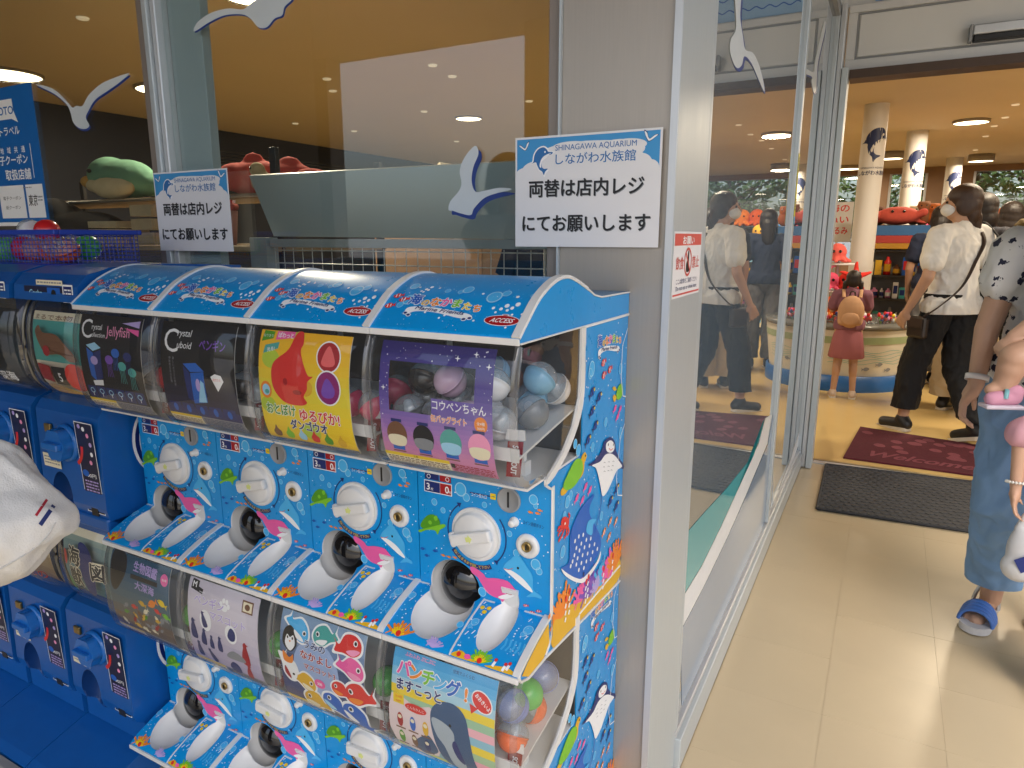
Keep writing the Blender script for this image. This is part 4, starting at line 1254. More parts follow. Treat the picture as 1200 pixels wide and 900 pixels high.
# ------------------------------------------------------------------ assemble the eight machines
proto = {o.name: o.data for o in (panel_print, ledge_print, hood_print, side_print)}
for o in (panel_print, ledge_print, hood_print, side_print): bpy.data.objects.remove(o)
side_top_me = None
def machine(ix, tier, label, card, hang):
    z0 = Z_UP if tier else Z_LO
    t = thing('capsule_machine', label, 'capsule machine', (UNX[ix], YO, z0), group='sea print capsule machines in two tiers')
    obj('body', body_me, t)
    if tier:
        h = obj('hood', hood_me, t)
        obj('hood_trim', hood_trim_me, h)
        obj('hood_trim', hood_trim2_me, h)
        obj('hood_lip', front_lip_me, h)
        tag(obj('hood_print', proto['hood_print'], h), kind='stuff')
    for fm_ in frame_mes: obj('side_frame', fm_, t)
    obj('cover', cover_me, t)
    obj('cavity_floor', floor_me, t); obj('cavity_back', back_me, t); obj('tray', tray_me, t)
    tag(obj('panel_print', proto['panel_print'], t), kind='stuff')
    tag(obj('ledge_print', proto['ledge_print'], t), kind='stuff')
    obj('ledge_trim', ledge_trim_me, t); obj('ledge_rib', ledge_rib_me, t); obj('ledge_lip', ledge_lip_me, t)
    for q in panel_trim_mes: obj('panel_trim', q, t)
    d = obj('dial', dial_me, t)
    hd = obj('handle', handle_me, d, (KX, yl(YP), KZ), (0, -hang, 0))
    obj('handle_arrow', arrow_me, d, (KX, yl(YP), KZ), (0, -hang, 0))
    s = obj('coin_slot', slot_me, t); obj('slit', slit_me, s)
    obj('return_button', btn_me, t, (0, 0, 0))
    k = obj('lock', lock_me, t); obj('lock_barrel', key_me, k); obj('keyhole', keyh_me, k)
    obj('capsule_door', door_me, t); obj('door_rim', ring_me, t)
    obj('return_flap', flap_me, t, (.055, yl(.926), .124), (R(16), 0, 0))
    f = obj('sold_out_flag', sold_me, t, (.0965, yl(.846), .410), (R(-10), 0, 0))
    obj('flag_tab', tab_me, f)
    Pz = Print()
    Pz.text('SOLD OUT', 0, 0, .013, I['white'], 1, .03, width=.042, rot=R(-90))
    Pz.build('flag_lettering', lambda u, v, h: (u, -h, v), f, (.0095, -.0005, -.026))
    c = card.build('display_card', card_map, t, cuts=CCUT)
    if card_has_back(card): obj('card_back', card_back_me, c)
    if ix == 3:
        tag(obj('side_print', proto['side_print'], t), kind='stuff')
        obj('side_trim', side_trim_me, t); obj('base_trim', base_trim_me, t)
        obj('panel_edge', panel_edge_me, t)
        if tier:
            MB().tube([(.1305, yl(a), b) for a, b in [(1.266, .5985), (1.12, .6), (1.088, .6055)]+HOOD[::-1][3:]], .0018, 6).build('hood_edge', m_wtrim, t)
            MB().tube([(.1305, yl(.822), .558), (.1305, yl(1.267), .5572)], .0016, 6).build('hood_edge', m_wtrim, t)
    return t
_nb = []
def card_has_back(c): return c not in _nb
cards = [card_jelly(), card_cuboid(), card_yellow(), card_purple(), card_reef(), card_lilac(), card_friends(), card_punch()]
_nb.append(cards[3])
UL = ['leftmost upper sea print capsule machine showing a black crystal jellyfish card',
      'upper capsule machine showing the black and indigo crystal cuboid card',
      'upper capsule machine showing the yellow card with a big red fish',
      'upper right capsule machine with purple starry card, its sea life side showing',
      'leftmost lower sea print capsule machine with a dark reef fish card',
      'lower capsule machine showing the pale lilac card with penguin silhouettes',
      'lower capsule machine showing the crowded card of cartoon sea animals',
      'lower right capsule machine with the striped dolphin card, its side showing']
units = []
for k in range(8):
    units.append(machine(k % 4, k < 4, UL[k], cards[k], R((16, 14, 15, 17, 10, -4, 3, 12)[k])))
# plinth they stand on
t = thing('machine_stand', 'low grey steel stand under the sea print capsule machines', 'stand', (-.951, YO, 0))
MB().box(-.518, .518, yl(.90), yl(1.262), .045, .0805, .004).build('stand_top', m_grey, t)
for x in (-.5, .5):
    for y in (.92, 1.24):
        MB().box(x-.018, x+.018, yl(y)-.018, yl(y)+.018, -.002, .0445, .003).build('foot', m_black, t)

# ------------------------------------------------------------------ capsules inside
CAPR = .0265
def capsule_meshes(bot, top_tint, milky):
    key = (bot, milky)
    n1 = [(CAPR*math.sin(a), -CAPR*math.cos(a)) for a in [math.pi/2*i/8 for i in range(9)]]
    n1[0] = (.0001, -CAPR)
    low = MB().lathe(n1+[(CAPR*1.03, 0), (CAPR*1.03, .0022), (CAPR, .0022)], 22).mesh('lower_shell', bot)
    n2 = [(CAPR*math.cos(a), .002+CAPR*math.sin(a)*.94) for a in [math.pi/2*i/8 for i in range(9)]]
    n2[-1] = (.0001, .002+CAPR*.94)
    up = MB().lathe(n2, 22).mesh('upper_shell', top_tint)
    return low, up
def plast(name, c, r=.25): return M('capsule_'+name, c, r, var=.08, scale=40, coat=.3)
m_cap_clear = thin_glass('capsule_clear', (.92, .95, .97), .04, 1.5, 2.0, haze=.22, hazecol=(.8, .84, .88))
CAPS = {}
for nme, c in dict(red='#d3262c', pink='#d8406c', white='#d8dade', blue='#7fb4d4', grey='#7d8184', black='#2a2826', green='#5fbf55', orange='#f0703a', lilac='#7c8fd0', rose='#d9b8cf').items():
    CAPS[nme] = capsule_meshes(plast(nme, c), m_cap_clear if nme not in ('red', 'green', 'rose') else plast(nme, c), .2)
toy_me = melt(MB().ell((0, 0, 0), (.010, .009, .012)).ell((.003, 0, .012), .008).ell((-.006, .002, -.008), .007), 'toy_inside', [plast('toy', '#b9c4cc', .5)], .0025, 4)
def capsule(nme, unit, x, Y, z, label, rx=0.0, ry=0.0, toy=False):
    u = units[unit]
    c = thing('toy_capsule', label, 'capsule', (u.location.x+x, Y, u.location.z+z), group='toy capsules inside the machines')
    c.rotation_euler = (rx, ry, random.uniform(0, 6))
    obj('lower_shell', CAPS[nme][0], c); obj('upper_shell', CAPS[nme][1], c)
    if toy: obj('toy_inside', toy_me, c)
    return c
def trz(Y): return .392+(Y-.835)/.205*.032+.0266+.004     # height of a capsule resting on the tray
def in_(c): return 'machine with '+c
def fill(unit, items, where):
    for nme, x, Y, lvl in items:
        capsule(nme, unit, x, Y, trz(Y)+lvl*.0445, '%s capsule, %s %s, %s, %s' % (nme, 'front' if Y < .895 else 'middle' if Y < .955 else 'back', 'far left' if x < -.07 else 'left' if x < -.02 else 'centre' if x < .03 else 'right' if x < .08 else 'far right', 'upper layer' if lvl >= .7 else 'raised' if lvl > .15 else 'lower layer', where), random.uniform(-.9, .9), random.uniform(-.9, .9), nme in ('white', 'blue', 'grey', 'orange'))
fill(3, [('grey', -.095, .868, 0), ('black', -.040, .868, 0), ('rose', .015, .872, 0), ('white', .070, .868, 0), ('black', -.1, .925, 0), ('grey', -.044, .928, 0), ('white', .012, .93, 0), ('grey', .098, .922, 0), ('blue', .070, .975, 0), ('white', -.07, .985, 0), ('grey', -.01, .988, 0),
         ('rose', -.035, .897, 1), ('white', .042, .90, 1), ('blue', .098, .948, 1), ('white', .1, .998, .25), ('black', -.085, .897, 1), ('blue', .012, .955, 1)], in_('purple card, upper'))
fill(7, [('orange', .096, .862, 0), ('lilac', .097, .975, .45), ('green', .096, .915, .75), ('lilac', .094, .868, 1.1), ('orange', .038, .868, 0), ('green', -.02, .87, 0), ('lilac', -.08, .868, 0), ('grey', .040, .925, 0), ('orange', .094, .935, -.2), ('white', -.02, .93, 0)], in_('dolphin card, lower'))
fill(0, [('red', .098, .862, 0), ('red', .096, .92, .2), ('black', .04, .868, 0)], in_('jellyfish card'))
fill(1, [('white', .1, .862, 0), ('red', .1, .92, .1), ('red', -.108, .9, 0), ('black', .04, .868, 0)], in_('cuboid card'))
fill(2, [('pink', .098, .862, .05), ('pink', .1, .92, .2), ('red', -.108, .9, 0), ('pink', .04, .868, 0)], in_('yellow card'))
fill(4, [('green', .1, .862, 0), ('red', .1, .92, 0)], in_('reef card'))
fill(5, [('green', .1, .862, .2), ('white', .1, .92, 0), ('red', -.11, .9, 0)], in_('lilac card'))
fill(6, [('green', .1, .862, .3), ('red', .1, .92, 0), ('green', -.11, .9, .2)], in_('sea animal card'))
# ------------------------------------------------------------------ paper signs
m_paper = M('paper', (.80, .80, .82), .6, 0, var=.02, scale=20)
m_sblue = M('sign_blue', '#3f97d3', .5, var=.03)
m_lblue = M('sign_letter_blue', '#2c6fb0', .5, var=.03)
def gull_mark(P, u, v, s, rot=0, flip=False):
    P.T = tfm(u, v, s, rot, flip)
    P.blob([(-1.05, .55), (-.6, .5), (-.2, .05), (0, -.1), (.25, .1), (.55, .6), (1.0, .75), (.75, .25), (.3, -.35), (0, -.5), (-.3, -.3), (-.65, .15)], I['navy'], 3)
    P.blob([(-.95, .52), (-.6, .42), (-.2, -.02), (0, -.16), (.25, .02), (.55, .48), (.9, .62), (.68, .2), (.25, -.28), (0, -.42), (-.28, -.24), (-.6, .1)], I['white'], 4)
    P.T = None
def logo_dolphin(P, u, v, s, outline=True, mb=None, mw=None, rot=0.0):
    mb = mb or m_lblue; mw = mw or I['white']
    P.T = tfm(u, v, s, rot)
    body = [(-.50, -.16), (-.42, .22), (-.20, .50), (.12, .60), (.34, .48), (.44, .34), (.72, .30), (.66, .20), (.40, .14), (.30, .02), (.12, -.06), (.02, -.22), (.06, -.48), (.20, -.58), (.42, -.58), (.26, -.74), (.18, -.92), (.06, -.72), (-.12, -.60), (-.26, -.36), (-.34, -.20), (-.62, -.26)]
    if outline: P.blob([(x*1.17, y*1.13) for x, y in body], mw, 2, 4)
    P.blob(body, mb, 3, 4)
    P.blob([(.62, .25), (.40, .21), (.16, .10), (-.02, -.10), (-.10, -.40), (.0, -.52), (.02, -.26), (.14, -.10), (.34, .02), (.42, .13)], mw, 4, 4)
    P.oval(.24, .34, .05, .06, mw, 4, 10)
    P.T = None
def exchange_sign(x0, z0, Y, label, tilt=0.0):
    t = thing('paper_sign', label, 'sign', (x0, Y, z0))
    t.rotation_euler = (0, tilt, 0)
    MB().box(0, .296, 0, .0006, 0, .209).build('sheet', m_paper, t)
    P = Print()
    P.rect(.004, .292, .150, .205, m_sblue, 1)
    P.poly([(.004, .1505), (.030, .1505), (.012, .138), (.004, .136)], m_sblue, 1)
    P.poly([(.292, .1505), (.270, .1505), (.284, .142), (.292, .141)], m_sblue, 1)
    W = m_paper
    for u, v, a, b in ((.10, .150, .08, .020), (.05, .146, .035, .018), (.022, .140, .020, .012), (.15, .168, .11, .027), (.20, .154, .07, .028), (.255, .150, .024, .018), (.274, .142, .018, .014), (.12, .186, .04, .010), (.18, .186, .04, .008), (.232, .183, .036, .011), (.215, .176, .05, .018), (.15, .146, .14, .020)):
        P.oval(u, v, a, b, W, 2, 28)
    gull_mark(P, .021, .190, .012, .2); gull_mark(P, .273, .193, .014, -.25, True)
    logo_dolphin(P, .057, .168, .034)
    P.text('SHINAGAWA AQUARIUM', .168, .1805, .0148, m_lblue, 5, .0, width=.162)
    for c, l, b in ((I['white'], 4, .05), (m_lblue, 5, .018)): P.text('しながわ水族館', .168, .1565, .0215, c, l, b, width=.160)
    for du, dv, c, l, b in ((.0012, -.0012, I['grey'], 3, .03), (0, 0, I['black'], 4, .03)):
        P.text('両替は店内レジ', .148+du, .0985+dv, .0345, c, l, b, width=.234)
        P.text('にてお願いします', .148+du, .0325+dv, .0345, c, l, b, width=.262)
    P.build('lettering', lambda u, v, h: (u, -h-.0002, v), t)
    return t
exchange_sign(-.673, 1.282, 1.259, 'white paper notice about changing money on the grey corner column')
exchange_sign(-1.806, 1.264, 1.266, 'white paper notice about changing money on the window mullion above the left machines')

# red and white no-eating sticker on the column's side
t = thing('notice_sticker', 'small red and white no eating or drinking sticker on the column edge', 'sticker', (-.3515, 1.272, 1.187))
MB().box(0, .0006, 0, .208, 0, .124).build('sheet', m_paper, t)
P = Print()
rd = M('sticker_red', '#d4584f', .5)
P.rect(.004, .204, .098, .120, rd, 1)
P.text('お願い', .104, .1015, .017, I['white'], 2, .05, width=.085)
P.rect(.004, .204, .004, .0075, rd, 1)
P.ring(.104, .066, .028, .028, .005, rd, 3, 32)
P.line([(.086, .085), (.122, .047)], .005, rd, 4)
P.blob([(.094, .048), (.092, .062), (.100, .072), (.103, .086), (.111, .086), (.112, .066), (.118, .05), (.106, .046)], I['black'], 2)
P.text('飲食', .045, .055, .026, rd, 2, .02, width=.055); P.text('禁止', .165, .055, .026, rd, 2, .02, width=.055)
P.text('ここは飲食をご遠慮ください', .104, .0265, .011, I['navy'], 2, .01, width=.16)
P.text('Do not eat or drink here.', .104, .0135, .012, I['navy'], 2, .01, width=.16)
P.build('lettering', lambda u, v, h: (.0008+h, u, v), t)

# coupon poster on the window
t = thing('coupon_poster', 'blue coupon poster with white lettering on the far left window pane', 'poster', (-2.71, 1.298, 1.338))
MB().box(0, .315, 0, .0012, 0, .432).build('sheet', M('poster_blue', '#0f66b4', .45, var=.04), t)
P = Print()
P.rect(-.0, .195, .335, .395, I['white'], 1); P.poly([(.18, .335), (.215, .322), (.195, .36)], I['white'], 1)
P.text('TOKYOTO', .095, .350, .034, M('ink_posterblue', '#0f66b4', .45), 2, .03, width=.20)
P.text('しながわトラベル', .09, .288, .030, I['white'], 1, .02, width=.25)
for k, ch in enumerate('地域共通'): P.text(ch, .095+k*.042, .232, .022, I['white'], 1, .02)
P.text('電子クーポン', .14, .198, .032, I['white'], 1, .03, width=.20)
P.text('取扱店舗', .172, .150, .036, I['white'], 1, .03, width=.15)
P.rect(.262, .265, .15, .255, I['white'], 1)
P.rect(.04, .192, .025, .130, I['white'], 1); P.rect(.204, .302, .025, .130, I['white'], 1)
P.text('電子クーポン', .116, .085, .013, I['black'], 2, .0, width=.11); P.text('紙クーポン', .116, .055, .013, I['black'], 2, .0, width=.09)
P.text('東京', .238, .066, .038, I['black'], 2, .02, width=.05, shear=.1); fine(P, .268, .295, .075, .095, I['grey'], 2, 2, 3); fine(P, .19, .24, .118, .124, I['grey'], 2, 1, 4)
P.rect(0, .315, 0, .012, I['white'], 1)
P.build('lettering', lambda u, v, h: (u, -h-.0002, v), t)

# ------------------------------------------------------------------ gull stickers on the glass
m_gull = M('gull_vinyl', (.62, .68, .72), .45, 0, var=.04)
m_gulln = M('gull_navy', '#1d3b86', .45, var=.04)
def gull(label, plane, parts, shade=(0, 0), tail=None):
    """parts: outlines in photograph pixels on the glass plane"""
    a, v = plane
    i = 'XYZ'.index(a)
    P = Print()
    allp = []
    for o in parts:
        q = smooth_path(o, 5)
        w3 = [at(x, y, **{a: v}) for x, y in q]
        uv = [((p.x, p.z) if a == 'Y' else (p.y, p.z)) for p in w3]
        allp.append(uv)
    c = Vector(allp[0][0])
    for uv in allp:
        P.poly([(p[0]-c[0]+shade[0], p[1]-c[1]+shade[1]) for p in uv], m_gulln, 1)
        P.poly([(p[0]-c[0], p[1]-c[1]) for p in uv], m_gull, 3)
    s = -1 if a == 'Y' else 1
    loc = (c[0], v-.0006, c[1]) if a == 'Y' else (v+.0006, c[0], c[1])
    fn = (lambda u, vv, h: (u, -h, vv)) if a == 'Y' else (lambda u, vv, h: (h, u, vv))
    o = P.build('gull_sticker', fn, None, loc)
    return tag(o, label, 'sticker', 'flying gull stickers on the shop glass')
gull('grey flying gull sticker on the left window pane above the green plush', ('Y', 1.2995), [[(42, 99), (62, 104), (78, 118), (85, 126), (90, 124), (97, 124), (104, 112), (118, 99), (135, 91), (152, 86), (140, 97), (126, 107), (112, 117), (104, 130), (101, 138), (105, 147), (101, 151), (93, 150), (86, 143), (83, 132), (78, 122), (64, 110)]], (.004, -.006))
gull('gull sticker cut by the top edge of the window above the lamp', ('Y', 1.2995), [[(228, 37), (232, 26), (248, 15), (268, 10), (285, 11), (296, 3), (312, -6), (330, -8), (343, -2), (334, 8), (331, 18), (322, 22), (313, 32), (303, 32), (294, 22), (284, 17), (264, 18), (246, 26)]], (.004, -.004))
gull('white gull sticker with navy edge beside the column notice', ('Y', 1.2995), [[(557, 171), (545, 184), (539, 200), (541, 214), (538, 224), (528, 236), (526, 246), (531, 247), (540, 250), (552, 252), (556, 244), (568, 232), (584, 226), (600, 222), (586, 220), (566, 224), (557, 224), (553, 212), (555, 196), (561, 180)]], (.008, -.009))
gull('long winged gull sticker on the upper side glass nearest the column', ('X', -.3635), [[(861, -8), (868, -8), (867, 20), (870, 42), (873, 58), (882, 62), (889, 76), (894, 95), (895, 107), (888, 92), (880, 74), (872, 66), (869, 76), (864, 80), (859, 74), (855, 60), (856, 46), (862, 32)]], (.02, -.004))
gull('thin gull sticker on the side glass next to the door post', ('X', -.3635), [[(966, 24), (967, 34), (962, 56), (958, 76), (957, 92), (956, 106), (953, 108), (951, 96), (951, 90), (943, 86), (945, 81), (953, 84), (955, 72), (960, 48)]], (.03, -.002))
# yellow strip on the side mullion
t = thing('strip_notice', 'tall narrow yellow notice on the side glass mullion', 'sticker', (-.3493, 2.952, 1.35))
MB().box(0, .0008, 0, .036, 0, .265).build('sheet', M('strip_yellow', '#d9cf3a', .5), t)
P = Print(); P.rect(0, .036, 0, .03, I['sky'], 1); fine(P, .006, .030, .05, .10, I['black'], 1, 4, 2); P.text('自動ドア', .018, .235, .022, I['black'], 1, .03, vert=True); P.build('lettering', lambda u, v, h: (.001+h, u, v), t)
# wave film along the foot of the side glass
def film(name, pts, mat, parent, dx):
    w3 = [at(x, y, X=-.3635) for x, y in pts]
    P = Print(); P.poly([(p.y, max(p.z, .104)) for p in w3], mat, 1)
    return P.build(name, lambda u, v, h: (-.3636+dx+h, u, v), parent)
t = thing('wave_film', 'teal, white and grey wave film on the lower side glass', 'window film', (0, 0, 0))
fm = thin_glass('film_grey', (.72, .80, .90), .06, 1.5, 2.0, .48, (.32, .42, .56))
ft = thin_glass('film_teal', (.4, .8, .85), .06, 1.5, 2.0, .50, (.10, .50, .55))
fw_ = M('film_white', (.74, .77, .80), .35)
for nme, pts, mm in (('white_wave', [(797.5, 704), (822, 664), (845, 617), (862, 580), (889, 520), (897, 490), (904, 486), (899, 520), (874, 580), (852, 630), (825, 686), (797.5, 739)], fw_),
                     ('teal_wave', [(797.5, 703), (822, 663), (845, 616), (862, 579), (889, 518), (896, 490), (884, 532), (851, 573), (826, 600), (798, 632)], ft),
                     ('grey_film', [(797.5, 740), (825, 687), (852, 631), (874, 581), (900, 520), (906, 484), (906, 592), (880, 660), (842, 740), (797, 860)], fm)):
    o = film(nme, pts, mm, t, .0005)
    del o['kind']
for nme, pts, mm in (('white_wave', [(912, 575), (926, 540), (938, 500), (946, 470), (949, 472), (941, 505), (930, 545), (914, 590)], fw_), ('grey_film', [(914, 591), (930, 546), (941, 506), (950, 470), (952, 520), (936, 545), (914, 596)], fm)):
    o = film(nme, pts, mm, t, .0005)
    del o['kind']

# ------------------------------------------------------------------ plain blue capsule machines on the left
m_b2 = M('blue_plastic', (.006, .105, .40), .32, 0, var=.08, scale=30, coat=.2)
m_b2d = M('blue_plastic_dark', (.008, .055, .22), .4, 0, var=.08, scale=30)
m_navysticker = M('sticker_navy', '#1c1f3e', .4)
BX = [-1.613, -1.871, -2.129]
bprof_low = [(1.268, 0.0), (1.268, .340), (.90, .340), (.868, .330), (.852, .31), (.846, .10), (.852, .075), (.872, .06), (.872, .0)]
def rounded(prof, x0, x1, b, mat, name):
    me = MB().prism([(yl(a), z) for a, z in prof], x0, x1).mesh(name, mat)
    bm = bmesh.new(); bm.from_mesh(me)
    es = [e for e in bm.edges if all(abs(abs(v.co.x)-abs(x1)) < 1e-5 or abs(abs(v.co.x)-abs(x0)) < 1e-5 for v in e.verts) and abs(e.verts[0].co.x-e.verts[1].co.x) < 1e-5]
    bmesh.ops.bevel(bm, geom=es, offset=b, segments=3, profile=.5, affect='EDGES')
    bm.to_mesh(me); bm.free()
    for p in me.polygons: p.use_smooth = False
    return me
b_body = carve(rounded(bprof_low, -.122, .122, .016, m_b2, 'body'), [cutter((-.045, yl(.862), .105), (.042, .05, .062), m_b2d)])
b_hood = rounded([(1.268, .565), (1.268, .630), (1.05, .640), (.92, .636), (.868, .622), (.846, .598), (.842, .565)], -.122, .122, .012, m_b2, 'hood')
b_back = MB().box(-.116, .116, yl(1.1), yl(1.266), .3405, .5645).mesh('back_case', m_b2d)
def barrel():
    mb = MB()
    prof = smooth_path([(.872, .345), (.846, .375), (.835, .42), (.833, .46), (.838, .51), (.850, .545), (.862, .562)], 3, False)
    sec = [(-.120, .24), (-.1195, .05), (-.113, .022), (-.09, .006), (-.05, 0), (.05, 0), (.09, .006), (.113, .022), (.1195, .05), (.120, .24)]
    vs = [(x, yl(a+i), b) for a, b in prof for x, i in sec]
    k = len(sec)
    for i in range(len(prof)-1):
        for j in range(k-1):
            mb.add([vs[i*k+j], vs[i*k+j+1], vs[(i+1)*k+j+1], vs[(i+1)*k+j]], [(0, 1, 2, 3)], True)
    me = mb.mesh('cover', m_clear)
    bm = bmesh.new(); bm.from_mesh(me); bmesh.ops.remove_doubles(bm, verts=bm.verts, dist=1e-5); bm.to_mesh(me); bm.free()
    return me, prof
b_cover, b_prof = barrel()
b_ring_mes = [MB().tube([(s*.1195, yl(a+.028), b) for a, b in b_prof], .004, 8).mesh('cover_ring', M('cover_ring', (.20, .19, .16), .25, .5)) for s in (-1, 1)]
bc_fn, BL = on_profile([(a+.008, b) for a, b in b_prof], 1)
def b_map(u, v, h):
    x, y, z = bc_fn(u, v, h)
    return (x, y+.012*(abs(u)/.09)**3, z)
gear = []
for k in range(48):
    a = 2*math.pi*k/48
    gear.append((.036*(1+.07*math.cos(a*6))*math.cos(a), .036*(1+.07*math.cos(a*6))*math.sin(a)))
b_knob = MB().prism(gear, 0, -.030, 'Y', True)
b_knob.lathe([(.044, 0), (.044, .006), (.038, .008)], 26, mat=RX)
b_knob.box(-.030, .030, -.042, -.029, -.008, .008, .003)
b_knob_me = b_knob.mesh('knob', M('knob_blue', (.012, .16, .55), .28, 0, var=.05, coat=.3))
b_slot = MB().box(-.013, .013, -.004, .002, -.010, .010, .002).mesh('coin_slot', m_brass)
b_hole = MB().box(-.012, .012, -.0008, .002, -.014, .014).mesh('return_hole', m_black)
Bp = Print()
Bp.rect(.045, .112, .085, .300, I['white'], 1); Bp.rect(.047, .110, .087, .298, m_navysticker, 2)
Bp.ring(.012, .242, .054, .054, .009, I['red'], 3, 20, R(-60), R(0))
for k in range(6):
    a = R(-40+k*26)
    Bp.oval(.05+.035*math.cos(a)+.012, .240+.05*math.sin(a), .0055, .0055, I[('rose', 'white', 'lilac')[k % 3]], 4, 12)
Bp.text('100円', .080, .172, .011, I['white'], 3, .02, width=.04); fine(Bp, .055, .104, .135, .165, I['lilac'], 3, 4, 5); Bp.oval(.062, .180, .012, .008, I['deep'], 3)
Bp.text('GACHA', .070, .108, .013, I['white'], 3, .02, width=.036); Bp.rect(.092, .108, .104, .122, I['rose'], 3); Bp.text('禁', .100, .107, .010, I['red'], 4)
Bp.rect(-.105, -.035, .172, .205, I['cream'], 1); fine(Bp, -.10, -.04, .178, .20, I['grey'], 2, 3, 7)
bp_ = Bp.build('panel_print', lambda u, v, h: (u, yl(.8488-.006*(v-.1)/.21)-.0005-h+(.0), v)); bp_me = bp_.data; bpy.data.objects.remove(bp_)
Hp = Print()
Hp.rect(-.08, .10, .004, .034, m_navysticker, 1); Hp.text('Gacha', -.035, .014, .017, I['pale'], 2, .02, width=.05); Hp.rect(.01, .058, .006, .032, I['deep'], 2); Hp.oval(.034, .019, .009, .009, I['black'], 3)
Hp.rect(.068, .106, .002, .040, I['white'], 2); Hp.rect(.072, .102, .006, .036, I['navy'], 3); fine(Hp, .075, .1, .010, .032, I['white'], 4, 3, 3)
Hp.rect(-.03, .07, .037, .048, I['cream'], 2); fine(Hp, -.026, .066, .039, .046, I['grey'], 3, 1, 6)
hp_ = Hp.build('hood_print', lambda u, v, h: (u, yl(.8445)-.001-h+v*.04, .562+v)); hp_me = hp_.data; bpy.data.objects.remove(hp_)
Lg = Print()
Lg.ring(.985, .235, .062, .085, .020, I['white'], 1, 26, R(40), R(310)); Lg.ring(.985, .235, .055, .078, .010, I['navy'], 2, 26, R(45), R(305))
lg_ = Lg.build('side_emblem', lambda u, v, h: (.1226+h, yl(u), v)); lg_me = lg_.data; bpy.data.objects.remove(lg_)
def bcard(kind):
    P = Print()
    if kind == 0:
        P.rect(-.10, .10, .0, .205, I['cream'], 0); P.rect(-.095, .095, .092, .185, I['teal'], 1); P.text('まるで本物', .0, .190, .013, I['brown'], 2, .02, width=.14)
        P.blob([(-.07, .16), (-.05, .175), (-.03, .16), (.02, .158), (.06, .13), (.08, .105), (.06, .10), (.03, .115), (-.02, .112), (-.045, .13)], I['brown'], 2); P.oval(-.02, .12, .014, .012, I['dred'], 3)
        P.rect(-.09, -.02, .045, .085, I['dred'], 1); P.rect(-.015, .035, .042, .085, I['black'], 1); P.oval(.062, .062, .03, .034, I['red'], 3); P.blob([(-.08, .03), (-.03, .04), (.02, .03), (.06, .015), (-.06, .008)], I['gold'], 1); P.text('5', .01, .05, .03, I['white'], 2, .03)
    elif kind == 1:
        grad(P, -.10, .10, 0, .205, ['#6e8a76', '#4d7f8c', '#9fb0a2'], 6); P.rect(-.10, .10, .185, .205, I['cream'], 1)
        for c, l, b in ((I['cream'], 2, .12), (I['black'], 3, .05)): P.text('海獣', -.03, .125, .05, c, l, b, vert=True); P.text('図', .055, .10, .05, c, l, b)
        P.blob([(-.01, .18), (.03, .17), (.045, .12), (.035, .06), (.01, .05), (-.005, .11)], I['navy'], 1); P.oval(-.08, .13, .014, .02, I['red'], 1); P.oval(-.07, .05, .02, .03, I['dgreen'], 1)
    elif kind == 2:
        grad(P, -.10, .10, 0, .205, ['#182028', '#20303a', '#101418'], 6); P.oval(-.02, .11, .05, .06, I['teal'], 1); P.oval(.01, .12, .03, .04, I['navy'], 2); P.text('深海', .04, .03, .03, I['white'], 2, .03)
    else:
        grad(P, -.10, .10, 0, .205, ['#6b4a2c', '#a08a66', '#c8b898'], 6); P.oval(0, .12, .05, .04, I['brown'], 1); P.text('いきもの', 0, .04, .03, I['dred'], 2, .03, width=.15)
    return P
def blue_machine(ix, tier, label, kind):
    z0 = Z_UP if tier else Z_LO
    t = thing('capsule_machine', label, 'capsule machine', (BX[ix], YO-.004*ix, z0), group='plain blue capsule machines in two tiers')
    obj('body', b_body, t); obj('back_case', b_back, t)
    if tier: 
        h = obj('hood', b_hood, t); tag(obj('hood_print', hp_me, h), kind='stuff')
    else:
        MB().box(-.122, .122, yl(.845), yl(1.268), .5655, .598, .006).build('hood', m_b2, t)
    obj('cover', b_cover, t); [obj('cover_ring', q, t) for q in b_ring_mes]
    obj('knob', b_knob_me, t, (.0, yl(.8475), .242))
    obj('coin_slot', b_slot, t, (-.07, yl(.848), .268))
    obj('return_hole', b_hole, t, (.075, yl(.8475), .048+.045))
    tag(obj('panel_print', bp_me, t), kind='stuff')
    if ix == 0: tag(obj('side_emblem', lg_me, t), kind='stuff')
    bcard(kind).build('display_card', b_map, t, cuts=BL[1:-1])
    return t
BLAB = [('blue knobbed capsule machine beside the upper left sea print one, brown seal card', 'second upper blue capsule machine with a dark card, from the sea print ones', 'upper blue capsule machine at the left photo edge'),
        ('lower blue capsule machine next to the sea print ones, black brushstroke card', 'second lower blue capsule machine, sandy card half behind the white hat', 'lower blue capsule machine at the left photo edge')]
for ix in range(3):
    blue_machine(ix, True, BLAB[0][ix], (0, 2, 3)[ix]); blue_machine(ix, False, BLAB[1][ix], (1, 3, 2)[ix])
# their bases
base_me = rounded([(1.26, .0), (1.26, .079), (.88, .079), (.84, .070), (.735, .040), (.715, .030), (.71, .0)], -.1275, .1275, .006, m_b2, 'base')
kerb_me = rounded([(.7095, -.003), (.7095, .028), (.69, .030), (.668, .022), (.66, .0), (.66, -.003)], -.128, .128, .006, M('kerb_grey', (.36, .35, .33), .6, 0, var=.12, scale=20), 'kerb')
for ix in range(3):
    t = thing('blue_plinth', ('blue plinth with grey foot strip nearest the sea print machines', 'blue plinth with grey foot strip under the second blue machine', 'blue plinth at the left photo edge')[ix], 'plinth', (BX[ix], YO, 0), group='blue bases under the left machines')
    obj('base_shell', base_me, t); obj('foot_strip', kerb_me, t)

